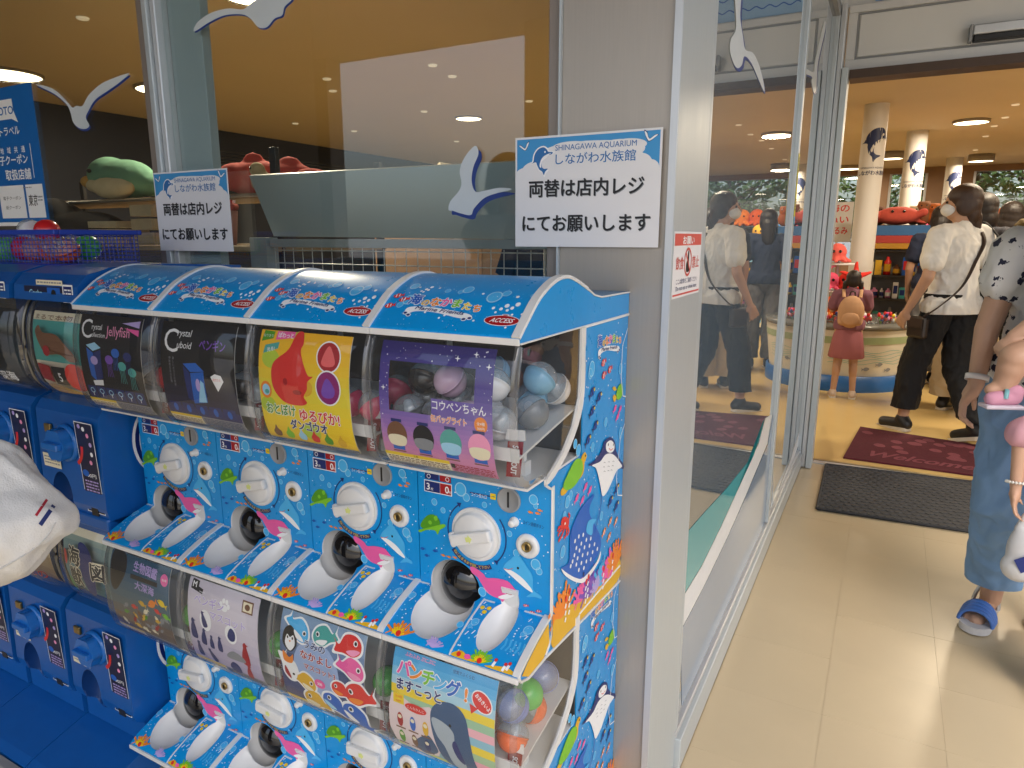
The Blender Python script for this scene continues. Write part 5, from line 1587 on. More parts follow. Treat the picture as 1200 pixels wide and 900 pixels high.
# ------------------------------------------------------------------ basket of capsules on top
t = thing('plastic_basket', 'blue plastic mesh basket of toy capsules on top of the blue machines', 'basket', (-1.985, 1.03, 1.236))
m_bask = M('basket_blue', (.014, .05, .40), .35, 0, var=.06)
w2, d2, hh = .285, .10, .082
mb = MB()
def wall_grid(p0, p1, n):
    p0, p1 = Vector(p0), Vector(p1)
    for k in range(n+1):
        q = p0.lerp(p1, k/n)
        mb.tube([q+Vector((0, 0, .004)), q*1.0+Vector((0, 0, hh-.01))], .0010, 4, False, False)
    for k in range(1, 8):
        z = hh*k/8.5
        mb.tube([p0+Vector((0, 0, z)), p1+Vector((0, 0, z))], .0010, 4, False, False)
for a, b, n in (((-w2, -d2, 0), (w2, -d2, 0), 40), ((-w2, d2, 0), (w2, d2, 0), 40), ((-w2, -d2, 0), (-w2, d2, 0), 18), ((w2, -d2, 0), (w2, d2, 0), 18)): wall_grid(a, b, n)
tag(mb.build('mesh_wall', m_bask, t), kind='stuff')
rim = MB()
rim.box(-w2-.008, w2+.008, -d2-.008, -d2+.004, hh-.012, hh, .002).box(-w2-.008, w2+.008, d2-.004, d2+.008, hh-.012, hh, .002)
rim.box(-w2-.008, -w2+.004, -d2+.0045, d2-.0045, hh-.012, hh, .002).box(w2-.004, w2+.008, -d2+.0045, d2-.0045, hh-.012, hh, .002)
rim.build('rim', m_bask, t)
MB().box(-w2, w2, -d2, d2, 0, .003).build('bottom', m_bask, t)
tg = MB().box(-w2-.01, -w2+.11, -.002, 0, 0, .085).build('price_card', M('card_pinkpaper', '#dcb9bd', .5), t, (0, -d2-.009, -.012))
P = Print(); P.text('ご自由にどうぞ', -w2+.05, .045, .014, I['navy'], 1, .02, width=.09)
for k in range(9): P.poly([(-w2-.006+k*.012, .012), (-w2+.004+k*.012, .016), (-w2+.004+k*.012, .008)], I['red'], 1)
P.build('card_lettering', lambda u, v, h: (u, -.0024-h, v), tg)
def loose(nme, x, y, z, label):
    c = thing('toy_capsule', label, 'capsule', (x, y, z), group='loose capsules in the blue basket')
    c.rotation_euler = (random.uniform(-1, 1), random.uniform(-1, 1), 0)
    obj('lower_shell', CAPS[nme][0], c).scale = (1.15,)*3; obj('upper_shell', CAPS[nme][1], c).scale = (1.15,)*3
for nme, x, y, z, l in (('green', -1.86, .975, 1.27, 'green toy capsule in the blue basket'), ('red', -1.80, .985, 1.272, 'red toy capsule beside the green one in the blue basket'), ('orange', -1.73, .975, 1.27, 'orange toy capsule in the middle of the blue basket'), ('orange', -1.665, .98, 1.27, 'orange toy capsule near the right end of the blue basket'), ('red', -1.79, 1.04, 1.315, 'red toy capsule heaped above the basket rim'), ('white', -1.87, 1.04, 1.316, 'clear toy capsule heaped above the basket rim'), ('green', -1.92, .98, 1.27, 'green toy capsule at the left of the blue basket'), ('pink', -2.0, .98, 1.27, 'pink toy capsule behind the basket price card'), ('orange', -1.70, 1.05, 1.275, 'orange toy capsule at the back of the blue basket'), ('orange', -1.60, .975, 1.27, 'orange toy capsule at the right end of the blue basket'), ('green', -1.63, 1.045, 1.275, 'green toy capsule at the back right of the blue basket')):
    loose(nme, x-.145, y, z, l)
# ------------------------------------------------------------------ mats at the entrance
def mat_quad(name, label, c4, th, mats, cat='mat'):
    """c4: corners in the photograph on the floor, near-left, near-right, far-right, far-left"""
    P4 = [at(x, y, Z=0) for x, y in c4]
    o = thing(name, label, cat, P4[0])
    L = [p-P4[0] for p in P4]
    mb = MB()
    mb.prism([(p.x, p.y) for p in L], -.002, th, 'Z')
    mb.build('backing', mats[0], o)
    return o, L
nl, nr, fr_, fl_ = (957, 597), (1200, 634), (1200, 573), (968, 545)
o, L = mat_quad('rubber_mat', 'dark ribbed rubber mat outside the shop threshold', (nl, nr, fr_, fl_), .006, [M('rubber', (.028, .030, .036), .7, 0, var=.15)])
ex, ey = (L[1]-L[0]).normalized(), (L[3]-L[0]).normalized()
wid, dep = 1.35, (L[3]-L[0]).length
rb = MB()
rows, cols = 18, 46
for j in range(rows):
    for i in range(cols):
        u, v = (i+.5)/cols, (j+.5)/rows
        c = L[0].lerp(L[1], u).lerp(L[3].lerp(L[2], u), v)
        c = c+Vector((0, 0, .006))
        a = R(38 if (i+j) % 2 else -38)
        d = Vector((math.cos(a), math.sin(a), 0))*.0105
        n = Vector((-math.sin(a), math.cos(a), 0))*.0034
        z = Vector((0, 0, .0035))
        vs = [c-d-n, c+d-n, c+d+n, c-d+n, c-d*.8-n*.5+z, c+d*.8-n*.5+z, c+d*.8+n*.5+z, c-d*.8+n*.5+z]
        rb.add(vs, [(4, 5, 6, 7), (0, 1, 5, 4), (1, 2, 6, 5), (2, 3, 7, 6), (3, 0, 4, 7)])
tag(rb.build('tread', M('rubber_tread', (.045, .048, .056), .55, 0, var=.15), o), kind='stuff')
bd = MB()
for a, b in ((0, 1), (1, 2), (2, 3), (3, 0)): bd.tube([L[a]+Vector((0, 0, .006)), L[b]+Vector((0, 0, .006))], .006, 6)
bd.build('border', MATS['rubber'], o)
m_wmat = M('welcome_pile', (.085, .008, .018), .95, 0, var=.35, scale=60, bump=.8, bscale=350)
m_wmat2 = M('welcome_pile_light', (.21, .05, .07), .95, 0, var=.3, scale=60, bump=.8, bscale=350)
o, L = mat_quad('welcome_mat', 'dark red welcome mat just inside the shop entrance', ((988, 537), (1200, 566), (1200, 531), (1008, 501)), .008, [m_wmat])
def mat_fn(u, v, h):
    p = L[0].lerp(L[1], u).lerp(L[3].lerp(L[2], u), v)
    return (p.x, p.y, .0084+h)
P = Print()
for k in range(40):
    a0, a1 = k/40, (k+1)/40
P.text('Welcome', .42, .13, .22, m_wmat2, 1, .03, width=.62, shear=.25)
rn = random.Random(3)
for k in range(26):
    u, v = rn.uniform(.05, .95), rn.uniform(.35, .92)
    P.blob([(u-.035, v), (u-.01, v+.05), (u+.03, v+.03), (u+.04, v-.03), (u, v-.05)], m_wmat2, 1+k % 2, 4)
P.build('pattern', mat_fn, o)

# ------------------------------------------------------------------ pillars with the dolphin mark
m_pillar = M('pillar_white', (.76, .73, .69), .5, 0, var=.04, scale=4)
m_pn = M('pillar_navy', '#1d2b57', .5)
def pillar(x, y, r, label):
    t = thing('pillar', label, 'pillar', (x, y, 0), group='round white pillars in the shop')
    MB().lathe([(r, -.003), (r, 2.4995)], 32).build('shaft', m_pillar, t)
    MB().lathe([(r+.012, 0), (r+.012, .08), (r+.0005, .085)], 32).build('skirting', m_grey, t)
    a0 = math.atan2(-y, .0-x)                      # the printed side looks to the entrance
    P = Print()
    logo_dolphin(P, 0, 2.17, .20, True, m_pn, M('pillar_white2', (.75, .72, .66), .5), -.25)
    P.text('SHINAGAWA AQUARIUM', 0, 1.925, .022, m_pn, 3, .01, width=.24)
    P.text('しながわ水族館', 0, 1.87, .045, m_pn, 3, .03, width=.28)
    def fn(u, v, h):
        a = a0+.22+u/r
        return ((r+.001+h)*math.cos(a), (r+.001+h)*math.sin(a), v)
    # wrap needs short facets: cut the print into narrow strips
    bmP = P
    o = bmP.build('dolphin_mark', lambda u, v, h: (u, v, h), t)
    bm = bmesh.new(); bm.from_mesh(o.data)
    for k in range(-12, 13):
        bmesh.ops.bisect_plane(bm, geom=list(bm.verts)+list(bm.edges)+list(bm.faces), plane_co=(k*.02, 0, 0), plane_no=(1, 0, 0))
    for v in bm.verts: v.co = Vector(fn(*v.co))
    bm.to_mesh(o.data); bm.free()
pillar(-.25, 7.55, .105, 'nearest round white pillar with a dolphin mark, behind the girl')
pillar(.13, 9.6, .11, 'second round white pillar with a dolphin mark, deeper in the shop')
pillar(.72, 13.0, .11, 'farthest small round pillar with a dolphin mark')
pillar(-2.6, 8.6, .11, 'round white pillar seen through the window glass')

# ------------------------------------------------------------------ goods
def fab(name, c, rough=.9): return M('plush_'+name, c, rough, 0, var=.14, scale=30, bump=.5, bscale=160)
def plush(name, label, loc, rz, lumps, mats, group=None, vox=.010, extra=None, cat='plush toy'):
    t = thing(name, label, cat, loc, rz, group)
    me = MB()
    for c, r in lumps: me.ell(c, r, 14, 10)
    o = obj('body', melt(me, 'body', [mats[0]], vox, 4), t)
    if extra: extra(t, mats)
    return t
def eyes(t, pts, r=.012):
    for p in pts: MB().ell(p, r, 10, 8).build('eye', m_blackgloss, t)
def mesh_part(t, name, lumps, mat, vox=.01):
    me = MB()
    for c, r in lumps: me.ell(c, r, 12, 8)
    return obj(name, melt(me, name, [mat], vox, 3), t)

# shelf just inside the left window
m_wood = M('shelf_wood', (.42, .30, .18), .5, 0, var=.15, scale=12, stretch=(1, 12, 12))
m_gal = M('shelf_grey', (.40, .44, .46), .45, .1, var=.05)
t = thing('display_shelf', 'wooden goods shelf behind the left window with plush toys on it', 'shelf', (-2.85, 2.05, 0))
for z in (.35, .75, 1.06, 1.27, 1.475): MB().box(-1.1, .98, -.3 if z < 1.4 else -.02, .3, z-.02, z, .003).build('shelf_board', m_wood, t)
for x, y in ((-1.1, -.28), (-1.1, .27), (.95, -.28), (.95, .27), (-.1, .27)):
    if True: MB().box(x, x+.03, y, y+.02, -.003, 1.60, .002).build('upright', m_black, t)
MB().tube([(-1.1, -.027, 1.465), (.98, -.027, 1.465)], .006, 8).build('rail', m_steel, t)
def whale_x(t, m):
    mesh_part(t, 'belly', [((.01, -.068, -.045), (.13, .055, .055)), ((-.10, -.06, -.035), (.06, .05, .035))], m[1])
    mesh_part(t, 'snout', [((-.165, -.045, -.015), (.04, .05, .032))], m[2])
    eyes(t, [(-.09, -.105, .03)], .010)
plush('plush_whale', 'green and cream plush whale lying on the shelf behind the left window', (-3.26, 2.13, 1.575), .12, [((.02, 0, -.005), (.16, .105, .092)), ((.13, .02, -.03), (.09, .07, .055)), ((-.08, 0, .015), (.11, .10, .088))], [fab('seagreen', (.16, .34, .22)), fab('cream', (.70, .58, .36)), fab('amber', (.62, .33, .07))], extra=whale_x)
plush('plush_whale', 'second pale green plush whale mostly behind the window mullion', (-2.86, 2.17, 1.56), 2.6, [((0, 0, 0), (.17, .10, .075)), ((.14, .0, .02), (.10, .06, .04))], [fab('palegreen', (.22, .32, .26)), fab('cream', (.7, .6, .4)), fab('amber', (.62, .33, .07))], extra=lambda t, m: eyes(t, [(-.1, -.08, .02)], .01))
def lob_x(t, m):
    for s in (-1, 1): mesh_part(t, 'claw', [((-.20, s*.06, .02), (.07, .04, .03)), ((-.27, s*.075, .03), (.05, .025, .02)), ((-.26, s*.045, .03), (.04, .015, .02))], m[0])
    mesh_part(t, 'tail_fin', [((.24, 0, .02), (.06, .08, .02))], m[0])
plush('plush_lobster', 'red plush lobster on the shelf beside the money changing notice', (-2.34, 2.12, 1.535), .3, [((0, 0, 0), (.15, .085, .075)), ((.14, 0, .0), (.12, .075, .065)), ((-.1, 0, .01), (.09, .07, .06)), ((-.02, 0, .07), (.05, .02, .04)), ((.14, 0, .06), (.05, .03, .03))], [fab('coral', (.62, .075, .055))], extra=lob_x)
plush('plush_seal', 'black plush seal in the shadow below the left gull sticker', (-3.3, 1.95, 1.345), .4, [((0, 0, 0), (.19, .11, .075)), ((-.15, 0, .06), (.085, .08, .075)), ((.2, 0, -.02), (.08, .1, .02))], [fab('charcoal', (.018, .017, .018))], extra=lambda t, m: eyes(t, [(-.19, -.06, .08)], .01))
plush('plush_ray', 'dark plush ray leaning on the shelf near the blue poster', (-3.62, 2.0, 1.35), .1, [((0, 0, 0), (.16, .10, .08)), ((.08, 0, .05), (.07, .07, .06))], [fab('ink', (.025, .022, .02))])
# small wooden crates, jar of pencils, boxes
def crate(label, x, y, z, w_, d_, h_):
    t = thing('wooden_crate', label, 'crate', (x, y, z), group='little wooden crates on the window shelf')
    for k in range(3):
        for s in (-1, 1):
            MB().box(-w_/2, w_/2, s*d_/2-.004, s*d_/2+.004, .004+k*h_/3, .004+(k+.8)*h_/3).build('slat', m_wood, t)
            MB().box(s*w_/2-.004, s*w_/2+.004, -d_/2+.0045, d_/2-.0045, .004+k*h_/3, .004+(k+.8)*h_/3).build('slat', m_wood, t)
    MB().box(-w_/2+.005, w_/2-.005, -d_/2+.005, d_/2-.005, 0, .0035).build('bottom', m_wood, t)
m_wood_l = M('crate_pale', (.62, .50, .32), .6, 0, var=.12)
m_wood = m_wood_l
crate('pale wooden crate on the shelf left of the notice on the mullion', -2.98, 1.9, 1.2705, .20, .14, .10)
crate('taller pale wooden crate tucked behind the notice on the mullion', -2.77, 1.95, 1.2705, .14, .16, .17)
def cup(label, x, y, z, c):
    t = thing('pencil_cup', label, 'cup', (x, y, z))
    MB().lathe([(.0001, 0), (.032, 0), (.045, .13), (.042, .13), (.030, .004), (.0001, .004)], 20).build('tumbler', M('cup_striped', (.60, .30, .26), .35), t)
    for k in range(7): MB().tube([(.025*math.cos(k), .025*math.sin(k), .01), (.034*math.cos(k), .034*math.sin(k), .17)], .006, 6).build('pencil', I[('red', 'white', 'orange', 'rose')[k % 4]], t)
    mesh_part(t, 'lid_frill', [((.03*math.cos(k*1.05), .03*math.sin(k*1.05), .145), (.022, .022, .016)) for k in range(6)], fab('frill', (.62, .10, .08)), .006)
cup('pink striped cup of pencils between the notice and the tilted grey board', -2.27, 1.88, 1.2705, None)
plush('plush_chick', 'cream plush chick beside the red lobster behind the window', (-2.26, 2.06, 1.52), .3, [((0, 0, 0), (.045, .04, .045)), ((-.01, -.01, .045), (.032, .03, .03))], [fab('straw', (.55, .44, .24))], vox=.006, extra=lambda t, m: eyes(t, [(-.025, -.035, .05)], .005))
for k, (x, c, w_, h_) in enumerate(((-3.05, 'red', .14, .07), (-2.86, 'grey', .12, .09), (-2.68, 'cream', .10, .08), (-2.5, 'brown', .08, .12), (-2.38, 'gold', .07, .12), (-2.27, 'brown', .06, .13), (-2.12, 'grey', .09, .1), (-1.98, 'cream', .09, .13))):
    t = thing('gift_box', 'small %s gift box on the low shelf behind the window, number %s from the left' % (c, ('one', 'two', 'three', 'four', 'five', 'six', 'seven', 'eight')[k]), 'box', (x, 1.86, 1.0605), group='gift boxes on the window shelf')
    MB().box(-w_/2, w_/2, -.05, .05, 0, h_, .003).build('carton', I[c], t)
    MB().box(-w_/2-.001, w_/2+.001, -.0515, .0515, h_*.72, h_+.001, .003).build('lid', M('lid_'+c, [q*.6 for q in srgb('#b9a890')], .5), t)
# tilted grey board and wire grid rack
m_board = M('acrylic_grey', (.50, .57, .59), .35, 0, var=.04, scale=3)
t = thing('display_rack', 'grey display rack with a tilted header board and white wire grid behind the window', 'rack', (-1.22, 1.62, 0))
A = [at(292, 206, Y=1.58), at(648, 187, Y=1.58), at(648, 281, Y=1.66), at(321, 277, Y=1.66)]
q = [a-Vector((-1.22, 1.62, 0)) for a in A]
off = Vector((0, .012, .004))
MB().add(q+[p+off for p in q], [(0, 3, 2, 1), (4, 5, 6, 7), (0, 1, 5, 4), (1, 2, 6, 5), (2, 3, 7, 6), (3, 0, 4, 7)]).build('header_board', m_board, t)
MB().box(-.52, .60, -.02, .0, 1.27, 1.295, .002).build('rail', m_gal, t)
MB().box(-.60, -.525, -.03, .02, -.003, 1.30, .002).build('side_panel', m_gal, t)
MB().box(.585, .605, -.03, .02, -.003, 1.30, .002).build('side_panel', m_gal, t)
g = MB()
for k in range(28): g.tube([(-.52+k*.04, 0, .2), (-.52+k*.04, 0, 1.268)], .0016, 4, False)
for k in range(27): g.tube([(-.52, .003, .22+k*.04), (.585, .003, .22+k*.04)], .0016, 4, False)
tag(g.build('wire_grid', m_wtrim, t), kind='stuff')
MB().box(-.5, .58, .1, .45, .6, .62).build('shelf', m_gal, t); MB().box(-.5, .58, .1, .45, 1.0, 1.02).build('shelf', m_gal, t)
MB().box(-.5, -.48, .1, .45, -.003, 1.02).build('upright', m_gal, t); MB().box(.56, .58, .1, .45, -.003, 1.02).build('upright', m_gal, t)
t = thing('ridge_box', 'long pale wooden box top showing above the tilted grey board', 'box', (-2.2, 3.3, 0))
MB().box(-.35, .35, -.2, .2, -.003, 1.60, .004).build('cabinet', M('pale_pink_wood', (.42, .27, .17), .5), t)
MB().prism([(-.09, 1.6005), (.09, 1.6005), (.0, 1.70)], -.06, .06, 'Y').build('paper_tent', I['cream'], t)

# ------------------------------------------------------------------ round counter
t = thing('round_counter', 'round white display counter with a blue base in the middle of the shop', 'counter', (-.34, 7.02, 0))
RC = .60
MB().lathe([(RC*.97, -.003), (RC*.97, .13), (RC*.94, .135)], 48).build('base', M('counter_blue', (.02, .11, .34), .35, 0), t)
MB().lathe([(RC*.92, .125), (RC, .50), (RC, .53)], 48).build('drum', M('counter_white', (.66, .62, .52), .4, 0, var=.04), t)
MB().lathe([(RC*.985+.0012, .415), (RC*.998+.0012, .475)], 48).build('green_band', M('counter_green', (.33, .42, .24), .4), t)
MB().lathe([(.0001, .575), (RC*1.02, .575), (RC*1.03, .56), (RC*1.03, .54), (RC, .531)], 48).build('top', M('counter_top', (.16, .16, .15), .25), t)
P = Print(); 
for k in range(5):
    P.line([(-.35+i*.05, .25+k*.025+.012*math.sin(i*.9+k)) for i in range(15)], .003, I['teal'], 1)
for u, v in ((-.02, .20), (.10, .24), (.2, .19)): fish(P, u, v, .06, I['grey'], None, .1, False, 2)
def drum_fn(u, v, h):
    r = RC*.92+(RC*.08)*(v-.125)/.375+.002+h
    a = R(-62)+u/RC
    return (r*math.cos(a), r*math.sin(a), v)
P.build('wave_print', drum_fn, t)
# trays of little figures on the counter
rn = random.Random(5)
for k in range(9):
    a = R(-150)+k*R(15)
    x, y = -.34+.44*math.cos(a), 7.02+.44*math.sin(a)
    t = thing('figure_tray', 'clear tray of tiny coloured sea figures on the round counter, %s along its rim' % ('first first-half second third fourth fifth sixth seventh eighth ninth'.split()[k+1 if k else 0]), 'tray', (x, y, .576), a+R(90), 'figure trays round the counter rim')
    MB().box(-.055, .055, -.06, .06, 0, .006, .002).box(-.055, .055, -.06, -.056, .0065, .07).box(-.055, .055, .056, .06, .0065, .07).build('tray_shell', m_clear, t)
    fg = MB()
    for q in range(14):
        fg.cur = q % 5
        fg.ell((rn.uniform(-.04, .04), rn.uniform(-.045, .045), .02+rn.uniform(0, .06)), (.014, .014, .02), 8, 6)
    tag(fg.build('figures', [I[c] for c in (('red', 'pink', 'white', 'orange', 'dred'), ('deep', 'white', 'green', 'red', 'navy'), ('pink', 'rose', 'red', 'yellow', 'white'))[k % 3]], t), kind='stuff')
def star(label, x, y, z, r, c, tilt=0.4, rz=0.0):
    t = thing('plush_starfish', label, 'plush toy', (x, y, z), rz, 'bright plush toys on the round counter')
    mb = MB().ell((0, 0, 0), (r*.42, r*.25, r*.42))
    for k in range(5):
        a = k*2*math.pi/5+.3
        mb.cap((0, 0, 0), (math.cos(a)*r, 0, math.sin(a)*r), r*.26, r*.10)
    obj('body', melt(mb, 'body', [fab('star'+c, srgb(c))], .012, 4), t)
    eyes(t, [(-.03*r/.15, -r*.24, .04*r/.15), (.03*r/.15, -r*.24, .04*r/.15)], .010)
def octo(label, x, y, z, r, c):
    t = thing('plush_octopus', label, 'plush toy', (x, y, z), 0, 'bright plush toys on the round counter')
    mb = MB().ell((0, 0, r*.9), (r*.72, r*.7, r*.72))
    for k in range(8):
        a = k*math.pi/4
        mb.cap((math.cos(a)*r*.4, math.sin(a)*r*.4, r*.4), (math.cos(a)*r, math.sin(a)*r, r*.16), r*.24, r*.15)
    obj('body', melt(mb, 'body', [fab('octo'+c, srgb(c))], .011, 4), t)
    eyes(t, [(-.25*r, -.62*r, r*.95), (.25*r, -.62*r, r*.95)], .014)
t = thing('plush_stand', 'tiered white stand heaped with orange and pink plush toys on the counter', 'stand', (-.42, 7.05, .5755))
for z, r in ((.0, .22), (.24, .19), (.48, .15)): MB().lathe([(.0001, z), (r, z), (r, z+.014), (.0001, z+.014)], 28).build('tier', m_wtrim, t)
MB().tube([(0, 0, 0), (0, 0, .62)], .014, 10).build('post', m_alu, t)
octo('orange plush octopus on the lowest tier of the counter stand', -.42, 6.90, .592, .12, '#f06a1e')
octo('yellow plush octopus at the right of the lowest tier', -.27, 6.96, .592, .10, '#e9c22a')
octo('green plush octopus at the left of the lowest tier', -.57, 6.96, .592, .10, '#7fae3a')
octo('pink plush octopus on the middle tier of the counter stand', -.46, 6.93, .832, .10, '#e8587a')
octo('red plush octopus on the middle tier near the pillar', -.33, 6.97, .832, .10, '#e23a2c')
octo('salmon plush octopus on the top tier of the stand', -.43, 7.0, 1.072, .11, '#ee6a62')
star('red plush starfish propped on the middle tier edge', -.26, 6.86, .96, .13, '#e5382f', rz=.3)
star('orange plush starfish leaning at the front of the stand', -.38, 6.79, .71, .12, '#ef7a24')
star('pink plush starfish at the left of the top tier', -.53, 6.92, 1.02, .11, '#e86a8a')

# ------------------------------------------------------------------ goods gondola behind the counter
ORD = 'none first second third fourth fifth sixth seventh eighth ninth tenth eleventh twelfth thirteenth fourteenth fifteenth sixteenth seventeenth eighteenth nineteenth twentieth'.split()+['%dth' % q for q in range(21, 60)]
def gondola(label, x, y, w_, levels, short, seed, dz=.0):
    t = thing('goods_gondola', label, 'shelf', (x, y, 0))
    m_g = M('gondola_dark', (.05, .045, .04), .5, .2)
    for z in levels: MB().box(-w_/2, w_/2, -.22, .22, z-.018, z, .002).build('shelf_board', m_g, t)
    for s in (-1, 1): MB().box(s*w_/2-.01, s*w_/2+.01, -.22, .22, -.003, levels[-1]+.02, .002).build('side_panel', m_g, t)
    MB().box(-w_/2+.0105, w_/2-.0105, -.008, .008, -.003, levels[-1]-.019).build('back_board', M('gondola_back', (.25, .23, .2), .6), t)
    rn = random.Random(seed)
    for li, z in enumerate(levels[:-1]):
        u = -w_/2+.03
        gap = levels[li+1]-z
        while u < w_/2-.06:
            c = rn.choice(['deep', 'white', 'cream', 'brown', 'grey', 'red', 'gold', 'teal', 'pale', 'rose'])
            h_ = rn.uniform(.4, .75)*gap; ww = rn.uniform(.035, .075)
            cnt = cnt+1 if u > -w_/2+.031 else 1
            b = thing('souvenir', '%s souvenir, %s from left on %s board of the %s' % (dict(deep='blue', pale='pale blue').get(c, c), ORD[cnt], ORD[li+1], short), 'souvenir', (x+u+ww/2, y-.16, z+.0004), 0, 'souvenir packs on the shop shelves')
            if rn.random() < .45:
                MB().lathe([(.0001, 0), (ww*.45, 0), (ww*.45, h_*.75), (ww*.2, h_*.85), (ww*.2, h_), (.0001, h_)], 14).build('bottle', I[c], b)
                MB().lathe([(ww*.455, h_*.2), (ww*.455, h_*.6)], 14).build('wrapper', I[rn.choice(['white', 'navy', 'gold', 'red'])], b)
            else:
                MB().box(-ww/2, ww/2, -.04, .04, 0, h_, .002).build('pack', I[c], b)
                MB().box(-ww*.38, ww*.38, -.0425, -.0405, h_*.3, h_*.8).build('wrapper', I[rn.choice(['white', 'navy', 'gold', 'red', 'sky'])], b)
            u += ww+.012
    return t
gondola('tall dark goods shelf behind the round counter', .06, 8.15, .72, [.12, .42, .70, .93, 1.18, 1.42], 'counter shelf', 4)
t = thing('plush_crab', 'big red plush crab on top of the tall dark goods shelf', 'plush toy', (.02, 8.05, 1.4205))
mb = MB().ell((0, 0, .09), (.20, .13, .09))
for s in (-1, 1):
    mb.cap((s*.14, -.03, .08), (s*.22, -.07, .12), .035, .04)
    for k in range(3): mb.cap((s*.14, .02*k, .05), (s*.24, .03*k, .02), .022, .014)
obj('body', melt(mb, 'body', [fab('crab', (.62, .10, .07))], .012, 4), t); eyes(t, [(-.05, -.12, .13), (.05, -.12, .13)], .014)
for k, (x, c, s) in enumerate(((-.24, '#5a4030', .10), (.24, '#8a5a3a', .11), (.33, '#b8642a', .10), (.16, '#c8b89a', .09), (-.15, '#6a4a38', .09))):
    plush('plush_otter', ('brown plush otter at the left end of the tall shelf top', 'tan plush otter on the tall shelf top right of the crab', 'orange brown plush otter at the right end of the shelf top', 'cream plush otter behind the red crab on the shelf', 'dark brown plush otter peeping past the red crab')[k], (x, 8.17, 1.4205), 0, [((0, 0, s*.7), (s*.7, s*.6, s*.75)), ((0, -.01, s*1.6), (s*.6, s*.55, s*.52)), ((-s*.4, 0, s*2.0), (s*.16, s*.14, s*.16)), ((s*.4, 0, s*2.0), (s*.16, s*.14, s*.16)), ((0, -s*.55, s*1.5), (s*.25, s*.2, s*.18))], [fab('otter%d' % k, srgb(c))], 'plush otters on the shelf top', .012, lambda t, m, s=s: eyes(t, [(-s*.2, -s*.55, s*1.7), (s*.2, -s*.55, s*1.7)], .009))
t = thing('sale_banner', 'blue, red and yellow striped banner under the red plush crab', 'banner', (.05, 7.9, 1.19))
for k, (c, a, b) in enumerate((('deep', .13, .225), ('red', .055, .128), ('gold', .0, .053))): MB().box(-.30, .30, .0, .012, a, b, .002).build('stripe_panel', M('banner_'+c, srgb({'deep': '#3a6ea8', 'red': '#b84038', 'gold': '#c8932e'}[c]), .5), t)
gondola('goods shelf with bright packs between the first two pillars', .62, 9.9, .9, [.12, .42, .70, .98, 1.26], 'pillar shelf', 23)
for q_, (x_, c_) in enumerate(((.35, '#d8587a'), (.60, '#3f86c8'), (.85, '#e6b23a'))):
    octo(('pink', 'blue', 'yellow')[q_]+' plush octopus on the shelf between the first two pillars', x_, 9.85, 1.2605, .13, c_)
gondola('low goods shelf left of the entrance seen through the side glass', -1.55, 4.6, 1.2, [.15, .5, .85, 1.15], 'side glass shelf', 9)
gondola('goods shelf near the far windows on the right', 1.5, 10.6, 1.4, [.15, .5, .85, 1.2, 1.45], 'far window shelf', 14)
gondola('goods shelf deep in the shop behind the window', -3.4, 6.8, 1.6, [.15, .5, .85, 1.2, 1.45], 'deep left shelf', 17)
for k, (x, c) in enumerate(((1.0, '#e0642a'), (1.2, '#f08a30'), (1.42, '#5aa83a'), (1.65, '#d8402c'))):
    octo(('orange', 'pale orange', 'green', 'red')[k]+' plush octopus on the right goods shelf near the windows', x, 10.5, 1.4505, .15, c)
t = thing('price_board', 'white board with red lettering beside the nearest pillar', 'sign', (-.55, 8.6, 0))
MB().tube([(0, 0, -.003), (0, 0, 1.35)], .012, 10).build('pole', m_alu, t)
MB().box(-.14, .14, -.016, -.0125, 1.25, 1.68, .003).build('board', m_paper, t)
P = Print()
for k, s_ in enumerate(('海の', 'ぬい', 'ぐるみ')): P.text(s_, 0, 1.58-k*.12, .09, I['red'], 1, .03, width=.2)
P.build('lettering', lambda u, v, h: (u, -.0165-h, v), t)
# clothes rail and bin behind the side glass
t = thing('clothes_rail', 'rail of dark shirts just behind the side glass', 'clothes rail', (-1.15, 3.0, 0))
MB().tube([(0, -.6, -.003), (0, -.6, 1.45), (0, .6, 1.45), (0, .6, -.003)], .012, 8).build('frame', m_steel, t)
for k in range(9):
    y = -.5+k*.125
    sh = MB().prism([(-.20, 1.36), (-.08, 1.40), (.08, 1.40), (.20, 1.36), (.27, 1.16), (.2, 1.12), (.18, 1.2), (.18, .78), (-.18, .78), (-.18, 1.2), (-.2, 1.12), (-.27, 1.16)], y-.018, y+.018, 'Y')
    sh.build('shirt', M('shirt_%d' % (k % 4), ((.03, .04, .09), (.06, .08, .12), (.35, .36, .38), (.03, .03, .035))[k % 4], .9, var=.1), t)
    MB().tube([(0, y, 1.40), (.0, y, 1.435), (.012, y, 1.452), (0, y, 1.466)], .003, 6).build('hook', m_steel, t)
# posters above the entrance
for k, x in enumerate((-.20, .62)):
    t = thing('wave_poster', ('light blue wave poster above the left of the entrance header', 'light blue wave poster above the right of the entrance header')[k], 'poster', (x, 4.284, 2.485))
    MB().box(0, .72, 0, .005, 0, .45).build('board', M('poster_sky', '#9cc4ec', .5, var=.05, scale=3), t)
    P = Print()
    for q in range(2): P.line([(.03+i*.0125, .05+q*.06+.008*math.sin(i*1.1)) for i in range(53)], .006, I['deep'], 1)
    P.text('海', .36, .2, .2, I['white'], 1, .03)
    P.build('wave_print', lambda u, v, h: (u, -.0006-h, v), t)

